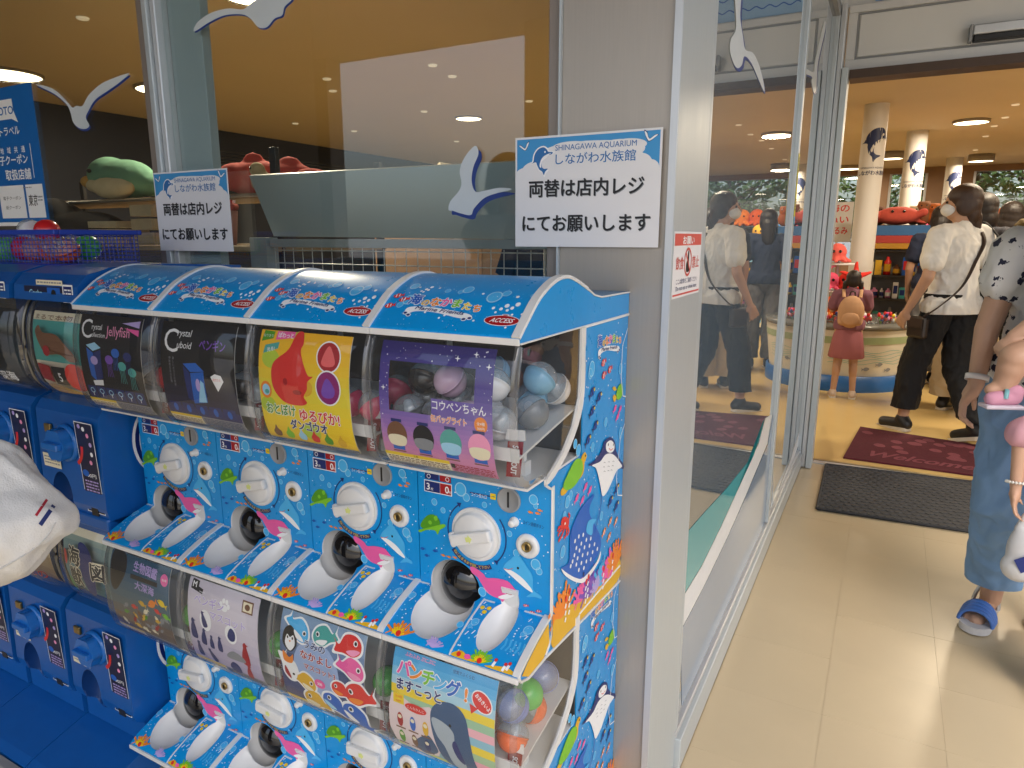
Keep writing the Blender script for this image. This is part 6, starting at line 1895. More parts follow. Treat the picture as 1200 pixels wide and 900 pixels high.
# ------------------------------------------------------------------ trees outside the far windows
m_leaf = M('leaf', (.075, .16, .04), .55, 0, var=.5, scale=2)
m_leaf2 = M('leaf_light', (.09, .17, .04), .55, 0, var=.4, scale=2)
m_bark = M('bark', (.09, .07, .05), .9, 0, var=.3, scale=20, bump=.6, bscale=60)
def tree(label, x, y, h_, cr, seed):
    rn = random.Random(seed)
    t = thing('tree', label, 'tree', (x, y, -.012), group='trees outside the far windows')
    tr_ = MB().tube([(0, 0, -.05), (.03, .02, h_*.25), (-.02, .03, h_*.55), (.03, 0, h_*.9)], [.13, .10, .07, .02], 8)
    ends = []
    for k in range(9):
        a = rn.uniform(0, 6.28); z = h_*rn.uniform(.2, .6)
        e = Vector((math.cos(a)*cr*rn.uniform(.5, .9), math.sin(a)*cr*rn.uniform(.5, .9), z+h_*rn.uniform(.1, .3)))
        tr_.tube([(0, 0, z), e*.5+Vector((0, 0, z*.5+.1)), e], [.045, .03, .012], 6)
        ends.append(e)
    tr_.build('trunk', m_bark, t)
    lf = MB()
    cl = [(e, rn.uniform(.35, .6)*cr) for e in ends] + [(Vector((rn.gauss(0, cr*.4), rn.gauss(0, cr*.4), h_*rn.uniform(.3, .98))), cr*rn.uniform(.3, .5)) for _ in range(14)]
    for c, r in cl:
        for k in range(70):
            d = Vector((rn.gauss(0, 1), rn.gauss(0, 1), rn.gauss(0, .8))).normalized()*r*rn.uniform(.55, 1.05)
            p = c+d
            a = Vector((rn.gauss(0, 1), rn.gauss(0, 1), rn.gauss(0, .5))).normalized()*rn.uniform(.06, .12)
            b = a.cross(Vector((rn.gauss(0, 1), rn.gauss(0, 1), rn.gauss(0, 1)))).normalized()*a.length*.45
            lf.cur = 0 if rn.random() < .6 else 1
            lf.add([p-a, p+b, p+a, p-b], [(0, 1, 2, 3)])
    lf.build('crown', [m_leaf, m_leaf2], t)
for k, (x, y, h_, cr) in enumerate(((-2.2, 17.5, 4.2, 1.2), (-.6, 18.5, 4.8, 1.4), (.5, 17.2, 3.6, 1.0), (1.6, 18.2, 4.6, 1.3), (2.8, 17.3, 4.0, 1.2), (4.2, 18.6, 4.6, 1.4), (6.0, 18.0, 4.4, 1.3), (-4.4, 18.0, 4.4, 1.4))):
    tree(('leafy tree outside the far left windows', 'tall tree outside behind the nearest pillar', 'small tree in the narrow far window beside the second pillar', 'tree outside the wide far window, left part', 'tree outside the wide far window, right part', 'tall tree outside beyond the right edge of the far window', 'tree outside at the far right', 'tree outside at the far left')[k], x, y, h_, cr, 30+k)
# ------------------------------------------------------------------ people
m_skin = M('skin', (.50, .29, .19), .5, 0, var=.06, scale=30)
m_skin2 = M('skin_b', (.52, .31, .21), .5, 0, var=.06, scale=30)
m_hair = M('hair_dark', (.018, .012, .010), .42, 0, var=.35, scale=60, bump=.6, bscale=220, stretch=(6, 6, .7))
m_hairb = M('hair_brown', (.045, .022, .014), .42, 0, var=.35, scale=60, bump=.6, bscale=220, stretch=(6, 6, .7))
m_mask = M('face_mask', (.75, .76, .78), .7)
def cloth(name, c, bump=.35): return M('cloth_'+name, c, .85, 0, var=.10, scale=9, bump=bump, bscale=26)
DEF = dict(head=(0, .02, 1.495), neck=(0, -.005, 1.365), chest=(0, 0, 1.19), waist=(0, 0, 1.02), pelvis=(0, 0, .90),
           shl=(-.158, -.005, 1.305), shr=(.158, -.005, 1.305), ell=(-.205, -.03, 1.045), elr=(.205, -.03, 1.045), wrl=(-.215, .04, .815), wrr=(.215, .04, .815),
           hil=(-.083, 0, .865), hir=(.083, 0, .865), knl=(-.088, .02, .47), knr=(.088, .02, .47), anl=(-.09, -.02, .078), anr=(.09, -.02, .078), tol=(-.10, .13, .022), tor=(.10, .13, .022),
           hdl=None, hdr=None)
def hand(mb, wr, d, n, sd, k=1.0, curl=.5):
    """palm, four unequal bent fingers and a thumb; sd = thumb side sign"""
    d = d.normalized(); n = (n-d*n.dot(d)).normalized(); s = d.cross(n)*sd
    rot = Matrix((s, d, n)).transposed()
    mb.ell(wr+d*.044*k, (.037*k, .046*k, .0145*k), 12, 8, rot)
    mb.cap(wr-d*.01*k, wr+d*.03*k, .023*k, .024*k)
    for off, L, fan in ((.029, .068, .16), (.0098, .076, .05), (-.0098, .070, -.05), (-.028, .054, -.17)):
        b = wr+(d*.080+s*off)*k
        a1 = curl*.7; a2 = curl*1.8
        f1 = (d*math.cos(a1)+n*math.sin(a1)+s*fan).normalized()
        f2 = (d*math.cos(a2)+n*math.sin(a2)+s*fan*.6).normalized()
        m_ = b+f1*L*.52*k
        mb.cap(b-d*.012*k, m_, .0088*k, .0078*k, 8); mb.cap(m_, m_+f2*L*.48*k, .0078*k, .0062*k, 8)
    b = wr+(d*.022+s*.026)*k
    f1 = (d*.62+s*.62+n*.35).normalized()
    m_ = b+f1*.034*k
    mb.cap(b, m_, .0115*k, .0095*k, 8); mb.cap(m_, m_+(d*.85+s*.15+n*.45).normalized()*.028*k, .0095*k, .007*k, 8)
def person(label, loc, rz, H, pose=None, skin=None, shirt=None, pants=None, hair=None, vox=.008, sleeve=.55, pantw=(1.18, 1.25), skirt=None, hairstyle='short', shoes=None, look=0.0, mask=False, wid=1.0, barefoot=False, handcurl=.5, shirt_len=.0):
    k = H/1.6
    J = {a: Vector(b) for a, b in {**DEF, **(pose or {})}.items() if b is not None}
    t = thing('person', label, 'person', loc, rz)
    V = lambda a: J[a]
    mb = MB()
    hd = V('head')
    rotz = Matrix.Rotation(look, 3, 'Z')
    def hp(x, y, z): return hd+rotz @ Vector((x, y, z))
    mb.ell(hp(0, -.005, .022), (.074, .092, .092), 16, 12, rotz); mb.ell(hp(0, .022, -.042), (.056, .064, .062), 14, 10, rotz)
    mb.cap(hp(0, .088, .012), hp(0, .106, -.018), .008, .013, 8)
    for s in (-1, 1): mb.ell(hp(s*.076, -.005, -.008), (.010, .018, .030), 8, 8, rotz)
    mb.cap(hp(-.02, .078, -.052), hp(.02, .078, -.052), .009, .009, 8)
    mb.cap(V('neck')-Vector((0, 0, .05)), hd+Vector((0, -.015, -.05)), .054, .047)
    mb.ell(V('chest'), (.142*wid, .095, .145)); mb.ell(V('waist'), (.118*wid, .088, .125)); mb.ell(V('pelvis'), (.148*wid, .108, .115))
    for s in 'lr':
        mb.cap(V('neck')-Vector((0, 0, .045)), V('sh'+s), .045, .052)
        mb.cap(V('sh'+s), V('el'+s), .047, .036); mb.cap(V('el'+s), V('wr'+s), .037, .0235)
        d = (V('wr'+s)-V('el'+s)).normalized()
        sg = 1 if s == 'r' else -1
        hand(mb, V('wr'+s), J.get('hd'+s, d) if J.get('hd'+s) is not None else d, Vector((-sg, .25, 0)), sg*-1, 1.0, handcurl)
        mb.cap(V('hi'+s), V('kn'+s), .080, .053); mb.cap(V('kn'+s), V('an'+s), .054, .034)
        mb.ell(V('kn'+s).lerp(V('an'+s), .3)+Vector((0, -.015, 0)), (.050, .052, .10))
        hl = V('an'+s)+Vector((0, -.03, -.035))
        mb.cap(hl, V('to'+s), .030, .026); mb.cap(hl, V('to'+s)+Vector((.02*sg, -.015, -.004)), .028, .022); mb.cap(V('an'+s), hl, .034, .03)
    for i, v in enumerate(mb.v): mb.v[i] = tuple(Vector(v)*k)
    obj('body', melt(mb, 'body', [skin or m_skin], vox, 4), t)
    def garment(name, mb, mat, vx=None, sm=5):
        for i, v in enumerate(mb.v): mb.v[i] = tuple(Vector(v)*k)
        return obj(name, melt(mb, name, [mat], vx or max(vox, .007), sm, folds=(.011 if name == 'shirt' else .016)*k if name in ('shirt', 'trousers') else 0), t)
    for s in (-1, 1):
        MB().ell(tuple(hp(s*.030, .080, .010)*k), .0085*k, 8, 6).build('eye', m_blackgloss, t)
    if shirt is not None:
        g = MB()
        g.ell(V('chest')+Vector((0, 0, .01)), (.158*wid, .112, .155)); g.ell(V('waist'), (.140*wid, .108, .14)); g.ell(V('pelvis')+Vector((0, 0, .02-shirt_len)), (.180*wid, .146, .13))
        g.cap(V('chest'), V('pelvis')+Vector((0, 0, .03)), .115, .135, 14)
        g.cap(V('neck')-Vector((0, 0, .05)), V('neck')-Vector((0, 0, .02)), .064, .058)
        for s in 'lr':
            g.cap(V('neck')-Vector((0, 0, .05)), V('sh'+s), .056, .064)
            e = V('sh'+s).lerp(V('el'+s), sleeve) if sleeve <= 1 else V('el'+s)
            g.cap(V('sh'+s), e, .064, .066)
            if sleeve > 1: g.cap(V('el'+s), V('el'+s).lerp(V('wr'+s), sleeve-1), .052, .042)
        sh_o = garment('shirt', g, shirt)
        bm = bmesh.new(); bm.from_mesh(sh_o.data)
        bmesh.ops.bisect_plane(bm, geom=list(bm.verts)+list(bm.edges)+list(bm.faces), plane_co=(0, 0, (V('pelvis').z-.035-shirt_len)*k), plane_no=(0, .06, 1), clear_inner=True)
        bm.to_mesh(sh_o.data); bm.free()
    if pants is not None:
        g = MB()
        g.ell(V('pelvis')+Vector((0, 0, .01)), (.160*wid, .120, .12)); g.cap(V('waist')-Vector((0, 0, .03)), V('pelvis'), .105*wid, .12, 14)
        for s in 'lr':
            g.cap(V('hi'+s), V('kn'+s), .090, .062*pantw[0]); g.cap(V('kn'+s), V('an'+s)+Vector((0, 0, .02)), .062*pantw[0], .056*pantw[1])
        tr_o = garment('trousers', g, pants)
        zc = (max(V('anl').z, V('anr').z)+.035)*k
        bm = bmesh.new(); bm.from_mesh(tr_o.data)
        bmesh.ops.bisect_plane(bm, geom=list(bm.verts)+list(bm.edges)+list(bm.faces), plane_co=(0, 0, zc), plane_no=(0, 0, 1), clear_inner=True)
        bmesh.ops.bisect_plane(bm, geom=list(bm.verts)+list(bm.edges)+list(bm.faces), plane_co=(0, 0, (V('pelvis').z+.045)*k), plane_no=(0, 0, -1), clear_inner=True)
        bm.to_mesh(tr_o.data); bm.free()
    if skirt is not None:
        g = MB()
        w0, h0 = V('waist'), V('pelvis')
        pr_ = [(.105, 1.02), (.14, .92), (.175, .75), (.205, .52), (.20, .515), (.12, .80), (.09, 1.0)]
        n = 36
        vs = []
        for r, z in pr_:
            for j in range(n):
                a = 2*math.pi*j/n
                rr = r*(1+.05*math.sin(a*9)*(1.05-z)*1.6)
                vs.append((rr*math.cos(a), rr*.85*math.sin(a), z))
        fs = [(i*n+j, i*n+(j+1) % n, (i+1)*n+(j+1) % n, (i+1)*n+j) for i in range(len(pr_)-1) for j in range(n)]
        g.add([Vector(v)*k for v in vs], fs, True)
        g.build('skirt', skirt, t)
    if shoes is not None:
        for s in 'lr':
            sg = 1 if s == 'r' else -1
            g = MB(); hl = V('an'+s)+Vector((0, -.035, -.035))
            g.cap(hl, V('to'+s), .042, .036); g.cap(hl, V('to'+s)+Vector((.02*sg, -.02, 0)), .04, .033); g.cap(V('an'+s)+Vector((0, 0, -.005)), hl, .045, .042)
            so_ = garment('shoe', g, shoes[0], .007, 4)
            dd = V('to'+s)-hl
            b = MB(); c = hl.lerp(V('to'+s), .52); 
            ax = Matrix.Rotation(math.atan2(-dd.x, dd.y), 3, 'Z') @ Matrix.Rotation(math.atan2(dd.z, math.hypot(dd.x, dd.y))*.9, 3, 'X')
            out = [(-.030, -.115), (.030, -.115), (.040, -.05), (.045, .05), (.040, .11), (.015, .14), (-.015, .14), (-.04, .11), (-.044, .05), (-.038, -.05)]
            lo = [c+ax @ Vector((x, y, -.046)) for x, y in smooth_path(out, 3)]; up = [c+ax @ Vector((x, y, -.022)) for x, y in smooth_path(out, 3)]
            nn = len(lo)
            b.add([p*k for p in lo+up], [list(range(nn))[::-1], list(range(nn, 2*nn))]+[(i, (i+1) % nn, nn+(i+1) % nn, nn+i) for i in range(nn)])
            b.build('sole', shoes[1], t)
    if hair is not None:
        g = MB()
        g.ell(hp(0, -.016, .036), (.086, .100, .090), 18, 12, rotz); g.ell(hp(0, -.05, -.005), (.082, .062, .085), 16, 12, rotz)
        for s in (-1, 1): g.ell(hp(s*.066, -.02, -.015), (.022, .055, .062), 12, 8, rotz)
        if hairstyle == 'bob':
            g.ell(hp(0, -.055, -.065), (.088, .055, .085), 16, 12, rotz)
            for s in (-1, 1): g.ell(hp(s*.07, -.02, -.06), (.025, .05, .07), 12, 8, rotz)
        if hairstyle == 'tail':
            g.ell(hp(0, -.06, -.055), (.070, .050, .075), 16, 12, rotz)
            g.cap(hp(0, -.085, -.08), hp(.01, -.10, -.16), .035, .022)
        if hairstyle == 'long':
            g.cap(hp(0, -.055, -.03), hp(0, -.075, -.20), .075, .065)
        if hairstyle == 'pigtails':
            for s in (-1, 1): g.cap(hp(s*.085, -.03, -.05), hp(s*.10, -.03, -.17), .032, .020); g.ell(hp(s*.085, -.03, -.04), .034)
        garment('hair', g, hair, .0065, 3)
    if mask:
        g = MB(); g.ell(hp(0, .055, -.035), (.060, .056, .045), 14, 10, rotz)
        garment('face_mask', g, m_mask, .007, 3)
    return t, J, k
def strap(t, pts, wd, mat, name='strap', k=1.0):
    mb = MB(); P3 = [Vector(p)*k for p in smooth_path(pts, 5, False)]
    mb.tube(P3, wd*k, 8, True, True, .35)
    return mb.build(name, mat, t)

# woman in white, walking into the shop
t, J, k = person('person in a white T-shirt and black trousers walking into the shop', (.37, 5.24, 0), R(42), 1.61,
    dict(knl=(-.085, .15, .475), anl=(-.075, .20, .080), tol=(-.085, .35, .022), knr=(.08, -.03, .47), anr=(.075, -.215, .125), tor=(.085, -.085, .028), ell=(-.225, -.02, 1.05), wrl=(-.235, .10, .83), elr=(.245, -.03, 1.06), wrr=(.275, .08, .84)),
    shirt=cloth('white_tee', (.78, .77, .74), .4), pants=cloth('black', (.008, .008, .009)), hair=m_hairb, hairstyle='tail', shoes=(M('shoe_black', (.015, .014, .014), .5), M('sole_cream', (.62, .56, .46), .6)), look=R(48), mask=True, shirt_len=.05, sleeve=.62, pantw=(1.25, 1.3), vox=.007, wid=1.06)
m_strap = M('strap_leather', (.035, .02, .016), .5)
strap(t, [(.115, .06, 1.33), (.10, -.02, 1.36), (.07, -.11, 1.27), (.0, -.135, 1.15), (-.08, -.14, 1.0), (-.17, -.09, .88), (-.20, .0, .80)], .012, m_strap, 'bag_strap', k)
tb = thing('shoulder_bag', 'small dark brown crossbody bag at the hip of the person in white', 'bag', (.37, 5.24, 0), R(42))
MB().box(-.222*k, -.172*k, -.03*k, .11*k, .66*k, .80*k, .018).build('pouch', M('bag_brown', (.02, .012, .010), .45), tb)
MB().box(-.226*k, -.2225*k, -.02*k, .10*k, .73*k, .79*k, .001).build('flap', m_strap, tb)
tb = thing('tote_bag', 'black tote bag hanging from the right shoulder of the person in white', 'bag', (.37, 5.24, 0), R(42))
MB().box(.17*k, .27*k, -.31*k, .0, .74*k, 1.12*k, .025).build('tote', cloth('tote_black', (.010, .010, .011)), tb)
MB().tube([Vector(p)*k for p in smooth_path([(.22, -.05, 1.11), (.20, .03, 1.30), (.165, .0, 1.385), (.18, -.08, 1.32), (.22, -.24, 1.11)], 5, False)], .012*k, 8, True, True, .4).build('handle', cloth('tote_black', (.01, .01, .011)), tb)

# girl with a backpack at the counter
t, J, k = person('person, a small girl with a beige backpack and dusky pink skirt at the counter', (-.245, 6.22, 0), R(4), 1.05,
    dict(head=(0, .02, 1.47), ell=(-.20, .05, 1.10), wrl=(-.16, .24, 1.12), elr=(.20, .05, 1.10), wrr=(.16, .24, 1.12), shl=(-.165, -.005, 1.29), shr=(.165, -.005, 1.29), anl=(-.11, -.02, .078), anr=(.11, -.02, .078), tol=(-.12, .13, .022), tor=(.12, .13, .022)),
    shirt=cloth('plum_print', (.22, .09, .13)), skirt=cloth('dusky_pink', (.33, .11, .13)), hair=m_hair, hairstyle='pigtails', shoes=(M('shoe_cream', (.58, .46, .38), .6), M('sole_white', (.7, .66, .6), .6)), vox=.006, sleeve=.7)
hb = J['head']*k
bp2 = thing('backpack', 'beige child backpack worn by the girl at the counter', 'backpack', (-.245, 6.22, 0), R(4))
g = MB(); g.ell((0, -.185*k, 1.10*k), (.150*k, .085*k, .20*k)); g.box(-.14*k, .14*k, -.24*k, -.12*k, .93*k, 1.2*k, .03); 
obj('bag', melt(g, 'bag', [cloth('canvas_beige', (.52, .30, .17))], .008, 4), bp2)
g = MB(); g.ell((0, -.255*k, 1.02*k), (.105*k, .035*k, .085*k)); obj('front_pocket', melt(g, 'front_pocket', [cloth('canvas_beige', (.52, .30, .17))], .006, 3), bp2)
for s in (-1, 1): MB().tube([Vector(p)*k for p in smooth_path([(s*.09, -.14, 1.27), (s*.10, -.02, 1.36), (s*.11, .09, 1.28), (s*.12, .10, 1.08)], 4, False)], .02*k, 8, True, True, .35).build('shoulder_strap', cloth('canvas_beige', (.52, .30, .17)), bp2)
MB().tube([Vector(p)*k for p in smooth_path([(-.03, -.17, 1.29), (-.02, -.19, 1.34), (.02, -.19, 1.34), (.03, -.17, 1.29)], 4, False)], .009*k, 6).build('grab_loop', m_strap, bp2)

# background customers
person('person with dark hair and beige trousers behind the white T-shirt', (.56, 6.15, 0), R(-25), 1.60, None, shirt=cloth('ink', (.02, .02, .03)), pants=cloth('beige_trousers', (.42, .34, .23)), hair=m_hair, hairstyle='bob', shoes=(M('shoe_black', (.015, .014, .014), .5), M('sole_cream', (.62, .56, .46), .6)), vox=.010, pantw=(1.7, 1.9))
person('person with short dark hair and a white mask at the right edge of the shop', (.98, 6.9, 0), R(-60), 1.72, None, shirt=cloth('slate', (.05, .06, .08)), pants=cloth('darkjean', (.03, .04, .07)), hair=m_hair, hairstyle='short', shoes=(M('shoe_black', (.015, .014, .014), .5), M('sole_cream', (.62, .56, .46), .6)), vox=.010, mask=True)
person('person with black bobbed hair, back turned, between the two dark haired customers', (.80, 6.75, 0), R(10), 1.56, None, shirt=cloth('rust', (.12, .04, .03)), pants=cloth('black', (.008, .008, .009)), hair=m_hair, hairstyle='bob', shoes=(M('shoe_black', (.015, .014, .014), .5), M('sole_cream', (.62, .56, .46), .6)), vox=.010)
person('person in an olive brown top bending forward at the right edge', (.86, 5.35, 0), R(-20), 1.66, dict(chest=(0, .10, 1.20), waist=(0, .02, 1.04), neck=(0, .25, 1.33), head=(0, .37, 1.38), shl=(-.18, .17, 1.30), shr=(.18, .17, 1.30), ell=(-.23, .28, 1.06), elr=(.23, .28, 1.06), wrl=(-.18, .45, .92), wrr=(.18, .45, .92)), shirt=cloth('olive', (.13, .085, .025)), pants=cloth('stone', (.40, .34, .25)), hair=m_hair, hairstyle='short', shoes=(M('shoe_black', (.015, .014, .014), .5), M('sole_cream', (.62, .56, .46), .6)), vox=.010, wid=1.25, sleeve=.8)
person('person with long dark hair in navy beside the goods shelf', (.36, 7.3, 0), R(-15), 1.56, None, shirt=cloth('navy', (.02, .03, .07)), pants=cloth('grey_trousers', (.16, .16, .17)), hair=m_hair, hairstyle='long', shoes=(M('shoe_black', (.015, .014, .014), .5), M('sole_cream', (.62, .56, .46), .6)), vox=.010)

# woman coming out of the shop, cut by the right edge of the photograph
def spot_cloth():
    m = cloth('spotted', (.70, .69, .68), .5).copy()
    m.name = 'cloth_spotted_print'
    t_ = m.node_tree
    b = t_.nodes['Principled BSDF']
    vo = t_.nodes.new('ShaderNodeTexVoronoi'); vo.inputs['Scale'].default_value = 27; vo.inputs['Randomness'].default_value = .9
    ns = t_.nodes.new('ShaderNodeTexNoise'); ns.inputs['Scale'].default_value = 60
    tc = [n for n in t_.nodes if n.type == 'TEX_COORD'][0]
    va = t_.nodes.new('ShaderNodeVectorMath'); va.operation = 'MULTIPLY_ADD'; va.inputs[1].default_value = (.018,)*3
    t_.links.new(ns.outputs['Color'], va.inputs[0]); t_.links.new(tc.outputs['Object'], va.inputs[2]); t_.links.new(va.outputs[0], vo.inputs['Vector'])
    lt = t_.nodes.new('ShaderNodeMath'); lt.operation = 'LESS_THAN'; lt.inputs[1].default_value = .33
    t_.links.new(vo.outputs['Distance'], lt.inputs[0])
    mx = t_.nodes.new('ShaderNodeMix'); mx.data_type = 'RGBA'
    src = b.inputs['Base Color'].links[0].from_socket
    t_.links.new(lt.outputs[0], mx.inputs[0]); t_.links.new(src, mx.inputs[6]); mx.inputs[7].default_value = (.016, .018, .045, 1)
    t_.links.new(mx.outputs[2], b.inputs['Base Color'])
    return m
MX, MY = .475, 2.66
def ml(x, y, Y, kk=1.56/1.6):
    """photograph point at depth Y in the woman's own axes (she faces the camera)"""
    p = at(x, y, Y=Y)
    return (-(p.x-MX)/kk, -(p.y-MY)/kk, p.z/kk)
t, J, k = person('person in a spotted white blouse and wide blue trousers walking out, at the right edge', (MX, MY, 0), R(180), 1.56,
    dict(shr=ml(1193, 292, 2.64), elr=ml(1157, 385, 2.62), wrr=ml(1143, 452, 2.56), hdr=Vector((.42, .16, -1.0)), knr=ml(1176, 588, 2.60), anr=ml(1161, 700, 2.74), tor=ml(1144, 727, 2.62), knl=(-.09, -.02, .47), anl=(-.09, -.16, .11), tol=(-.09, -.03, .03), ell=(-.20, .10, 1.06), wrl=(-.10, .28, 1.0)),
    shirt=spot_cloth(), pants=cloth('blue_linen', (.17, .30, .50), .5), hair=m_hair, hairstyle='bob', vox=.0048, sleeve=.40, pantw=(1.28, 1.30), skin=m_skin2, handcurl=.75)
# wrist band, sandals
wv = J['wrr']*k; ev = J['elr']*k
d = (wv-ev).normalized()
c0 = ev.lerp(wv, .86)
q = d.to_track_quat('Z', 'Y').to_matrix().to_4x4()
MB().lathe([(.031, -.009), (.033, -.009), (.033, .009), (.031, .009), (.031, -.009)], 24, mat=Matrix.Translation(c0) @ q).build('wristband', M('band_white', (.75, .72, .74), .4), t)
def sandal(t, an, to, k):
    an, to = an*k, to*k
    hl = an+Vector((0, -.045, -.045))
    c = hl.lerp(to, .55); dd = to-hl
    ax = Matrix.Rotation(math.atan2(-dd.x, dd.y), 3, 'Z')
    out = smooth_path([(-.028, -.115), (.028, -.115), (.036, -.05), (.047, .05), (.042, .11), (.015, .135), (-.015, .135), (-.042, .11), (-.046, .05), (-.036, -.05)], 3)
    b = MB(); z0, z1 = -.004-c.z+.006, .020-c.z
    lo = [c+ax @ Vector((x, y, 0)) for x, y in out]
    n = len(lo)
    b.add([Vector((p.x, p.y, .002)) for p in lo]+[Vector((p.x, p.y, .026)) for p in lo], [list(range(n))[::-1], list(range(n, 2*n))]+[(i, (i+1) % n, n+(i+1) % n, n+i) for i in range(n)])
    b.build('sandal_sole', M('sandal_sole', (.6, .6, .62), .5), t)
    def arch(y, w_, h_, r, mat, nm):
        pts = [c+ax @ Vector((w_*math.cos(a), y, 0))+Vector((0, 0, .024-c.z+h_*math.sin(a))) for a in [math.pi*i/12 for i in range(13)]]
        MB().tube(pts, r, 8, True, True, .5).build(nm, mat, t)
    mb_ = M('sandal_blue', (.06, .17, .52), .45)
    for yy in (.045, .06, .075, .09): arch(yy, .049, .060-(yy-.045)*.30, .013, mb_, 'toe_strap')
    arch(-.06, .038, .085, .013, M('sandal_silver', (.55, .58, .62), .3, .6), 'ankle_strap')
sandal(t, J['anr'], J['tor'], k)
# baby on her hip: one bare leg and arm show
def raw_person(name_label, parts, mats, vox=.006, cat='person'):
    t = thing('person', name_label, cat, parts['loc'])
    mb = MB()
    parts['make'](mb, Vector(parts['loc']))
    obj('body', melt(mb, 'body', [mats], vox, 4), t)
    return t
BL0 = Vector((.55, 2.42, 0))
def baby(mb, o):
    P_ = lambda x, y, Y: at(x, y, Y=Y)-o
    hip = P_(1240, 408, 2.46); kn = P_(1190, 420, 2.38); an = P_(1176, 453, 2.38)
    mb.cap(hip, kn, .056, .043); mb.cap(kn, an, .042, .029); mb.ell(kn.lerp(an, .35), (.038, .04, .042)); mb.cap(an, an+Vector((-.03, -.012, -.010)), .024, .018)
    hip2 = P_(1275, 420, 2.40); kn2 = P_(1262, 425, 2.36); an2 = P_(1254, 470, 2.36)
    mb.cap(hip2, kn2, .060, .05); mb.cap(kn2, an2, .046, .032); mb.cap(an2, an2+Vector((-.01, -.04, -.012)), .030, .026)
    tor = P_(1262, 340, 2.46)
    mb.ell(tor, (.10, .085, .15)); mb.ell(P_(1258, 400, 2.46), (.10, .085, .09)); mb.ell(P_(1262, 225, 2.46), (.085, .09, .10)); mb.cap(tor, P_(1262, 240, 2.46), .05, .045)
    mb.cap(P_(1256, 252, 2.36), P_(1257, 256, 2.33), .012, .012)
    for q in (1240, 1284): mb.ell(P_(q, 232, 2.46), (.012, .018, .025))
    sh = P_(1240, 318, 2.46); el = P_(1220, 374, 2.44); wr = P_(1188, 394, 2.43)
    mb.cap(sh, el, .036, .029); mb.cap(el, wr, .028, .019)
    hand(mb, wr, (wr-el), Vector((0, .3, -1)), 1, .52, .7)
    sh = P_(1290, 318, 2.46); el = P_(1312, 372, 2.42); wr = P_(1290, 395, 2.38)
    mb.cap(sh, el, .040, .034); mb.cap(el, wr, .033, .024); hand(mb, wr, (wr-el), Vector((0, .3, -1)), -1, .62, .8)
tb_ = raw_person('person, a baby with pink shoes carried at the hip, cut by the right edge', dict(loc=BL0, make=baby), m_skin2, .005)
P_ = lambda x, y, Y: at(x, y, Y=Y)-BL0
g = MB(); g.ell(P_(1262, 345, 2.46), (.115, .10, .15)); g.ell(P_(1258, 402, 2.46), (.115, .10, .09)); g.cap(P_(1240, 408, 2.46), P_(1216, 413, 2.42), .064, .056); g.cap(P_(1275, 420, 2.40), P_(1266, 424, 2.38), .07, .064)
obj('romper', melt(g, 'romper', [cloth('dark_green', (.035, .05, .04))], .007, 4), tb_)
g = MB(); g.ell(P_(1262, 216, 2.475), (.092, .095, .09)); obj('hair', melt(g, 'hair', [m_hair], .008, 3), tb_)
for q in (1248, 1272): MB().ell(P_(q, 230, 2.375), .008, 8, 6).build('eye', m_blackgloss, tb_)
m_pinkshoe = cloth('shoe_pink', (.62, .30, .42))
for x, y, Y in ((1175, 465, 2.36), (1256, 480, 2.36)):
    p = P_(x, y, Y)
    g = MB(); g.cap(p+Vector((.026, .01, .0)), p+Vector((-.026, -.014, -.006)), .024, .021); g.ell(p+Vector((.026, .01, .016)), (.026, .026, .022))
    s_ = obj('shoe', melt(g, 'shoe', [m_pinkshoe], .005, 3), tb_)
    MB().box(-.052, .052, -.025, .025, -.012, .0, .005, Matrix.Translation(p+Vector((0, -.002, -.021))) @ Matrix.Rotation(.38, 4, 'Z')).build('shoe_sole', M('sole_lilac', (.62, .55, .64), .5), s_)
    MB().tube([p+Vector((.004, -.026, .0)), p+Vector((.006, -.018, .022)), p+Vector((.006, .012, .024))], .006, 8, True, True, .5).build('shoe_strap', M('strap_teal', (.20, .45, .50), .5), s_)
# child beside her, only an arm with a bracelet and a bag in the frame
CL0 = Vector((.575, 2.30, 0))
t, J, k = person('person, a child with a bead bracelet holding a plastic bag at the right edge', CL0, R(180), 1.02,
    dict(shr=(.165, 0, 1.29), elr=(.325, .02, 1.20), wrr=(.325, .07, .97), shl=(-.165, 0, 1.29)), shirt=cloth('pink_top', (.60, .32, .38)), pants=cloth('white_shorts', (.6, .6, .6)), hair=m_hair, hairstyle='bob', vox=.006, sleeve=.95, skin=m_skin2, shoes=(M('shoe_cream', (.58, .46, .38), .6), M('sole_white', (.7, .66, .6), .6)))
wv = J['wrr']*k; ev = J['elr']*k; d = (wv-ev).normalized(); qm = d.to_track_quat('Z', 'Y').to_matrix()
bd = MB()
for i in range(18):
    a = 2*math.pi*i/18
    bd.ell(ev.lerp(wv, .88)+qm @ Vector((math.cos(a)*.023, math.sin(a)*.023, 0)), .0042, 6, 5)
bd.build('bead_bracelet', M('bead_white', (.75, .74, .7), .3), t)
pb = thing('plastic_bag', 'white plastic bag held by the child at the right edge', 'bag', (CL0.x-.270*k, CL0.y-.05, .045))
g = MB(); g.ell((0, 0, .40), (.038, .026, .075)); g.ell((.0, .0, .35), (.046, .032, .045)); g.cap((-.016, 0, .46), (0, 0, .52), .011, .007); g.cap((.016, 0, .46), (0, 0, .52), .011, .007)
obj('bag', melt(g, 'bag', [M('bag_film', (.50, .51, .53), .35, var=.06)], .006, 3), pb)
MB().prism([(-.02, .38), (.01, .40), (.02, .36), (0, .345)], -.033, -.0315, 'Y').build('print_mark', I['navy'], pb)

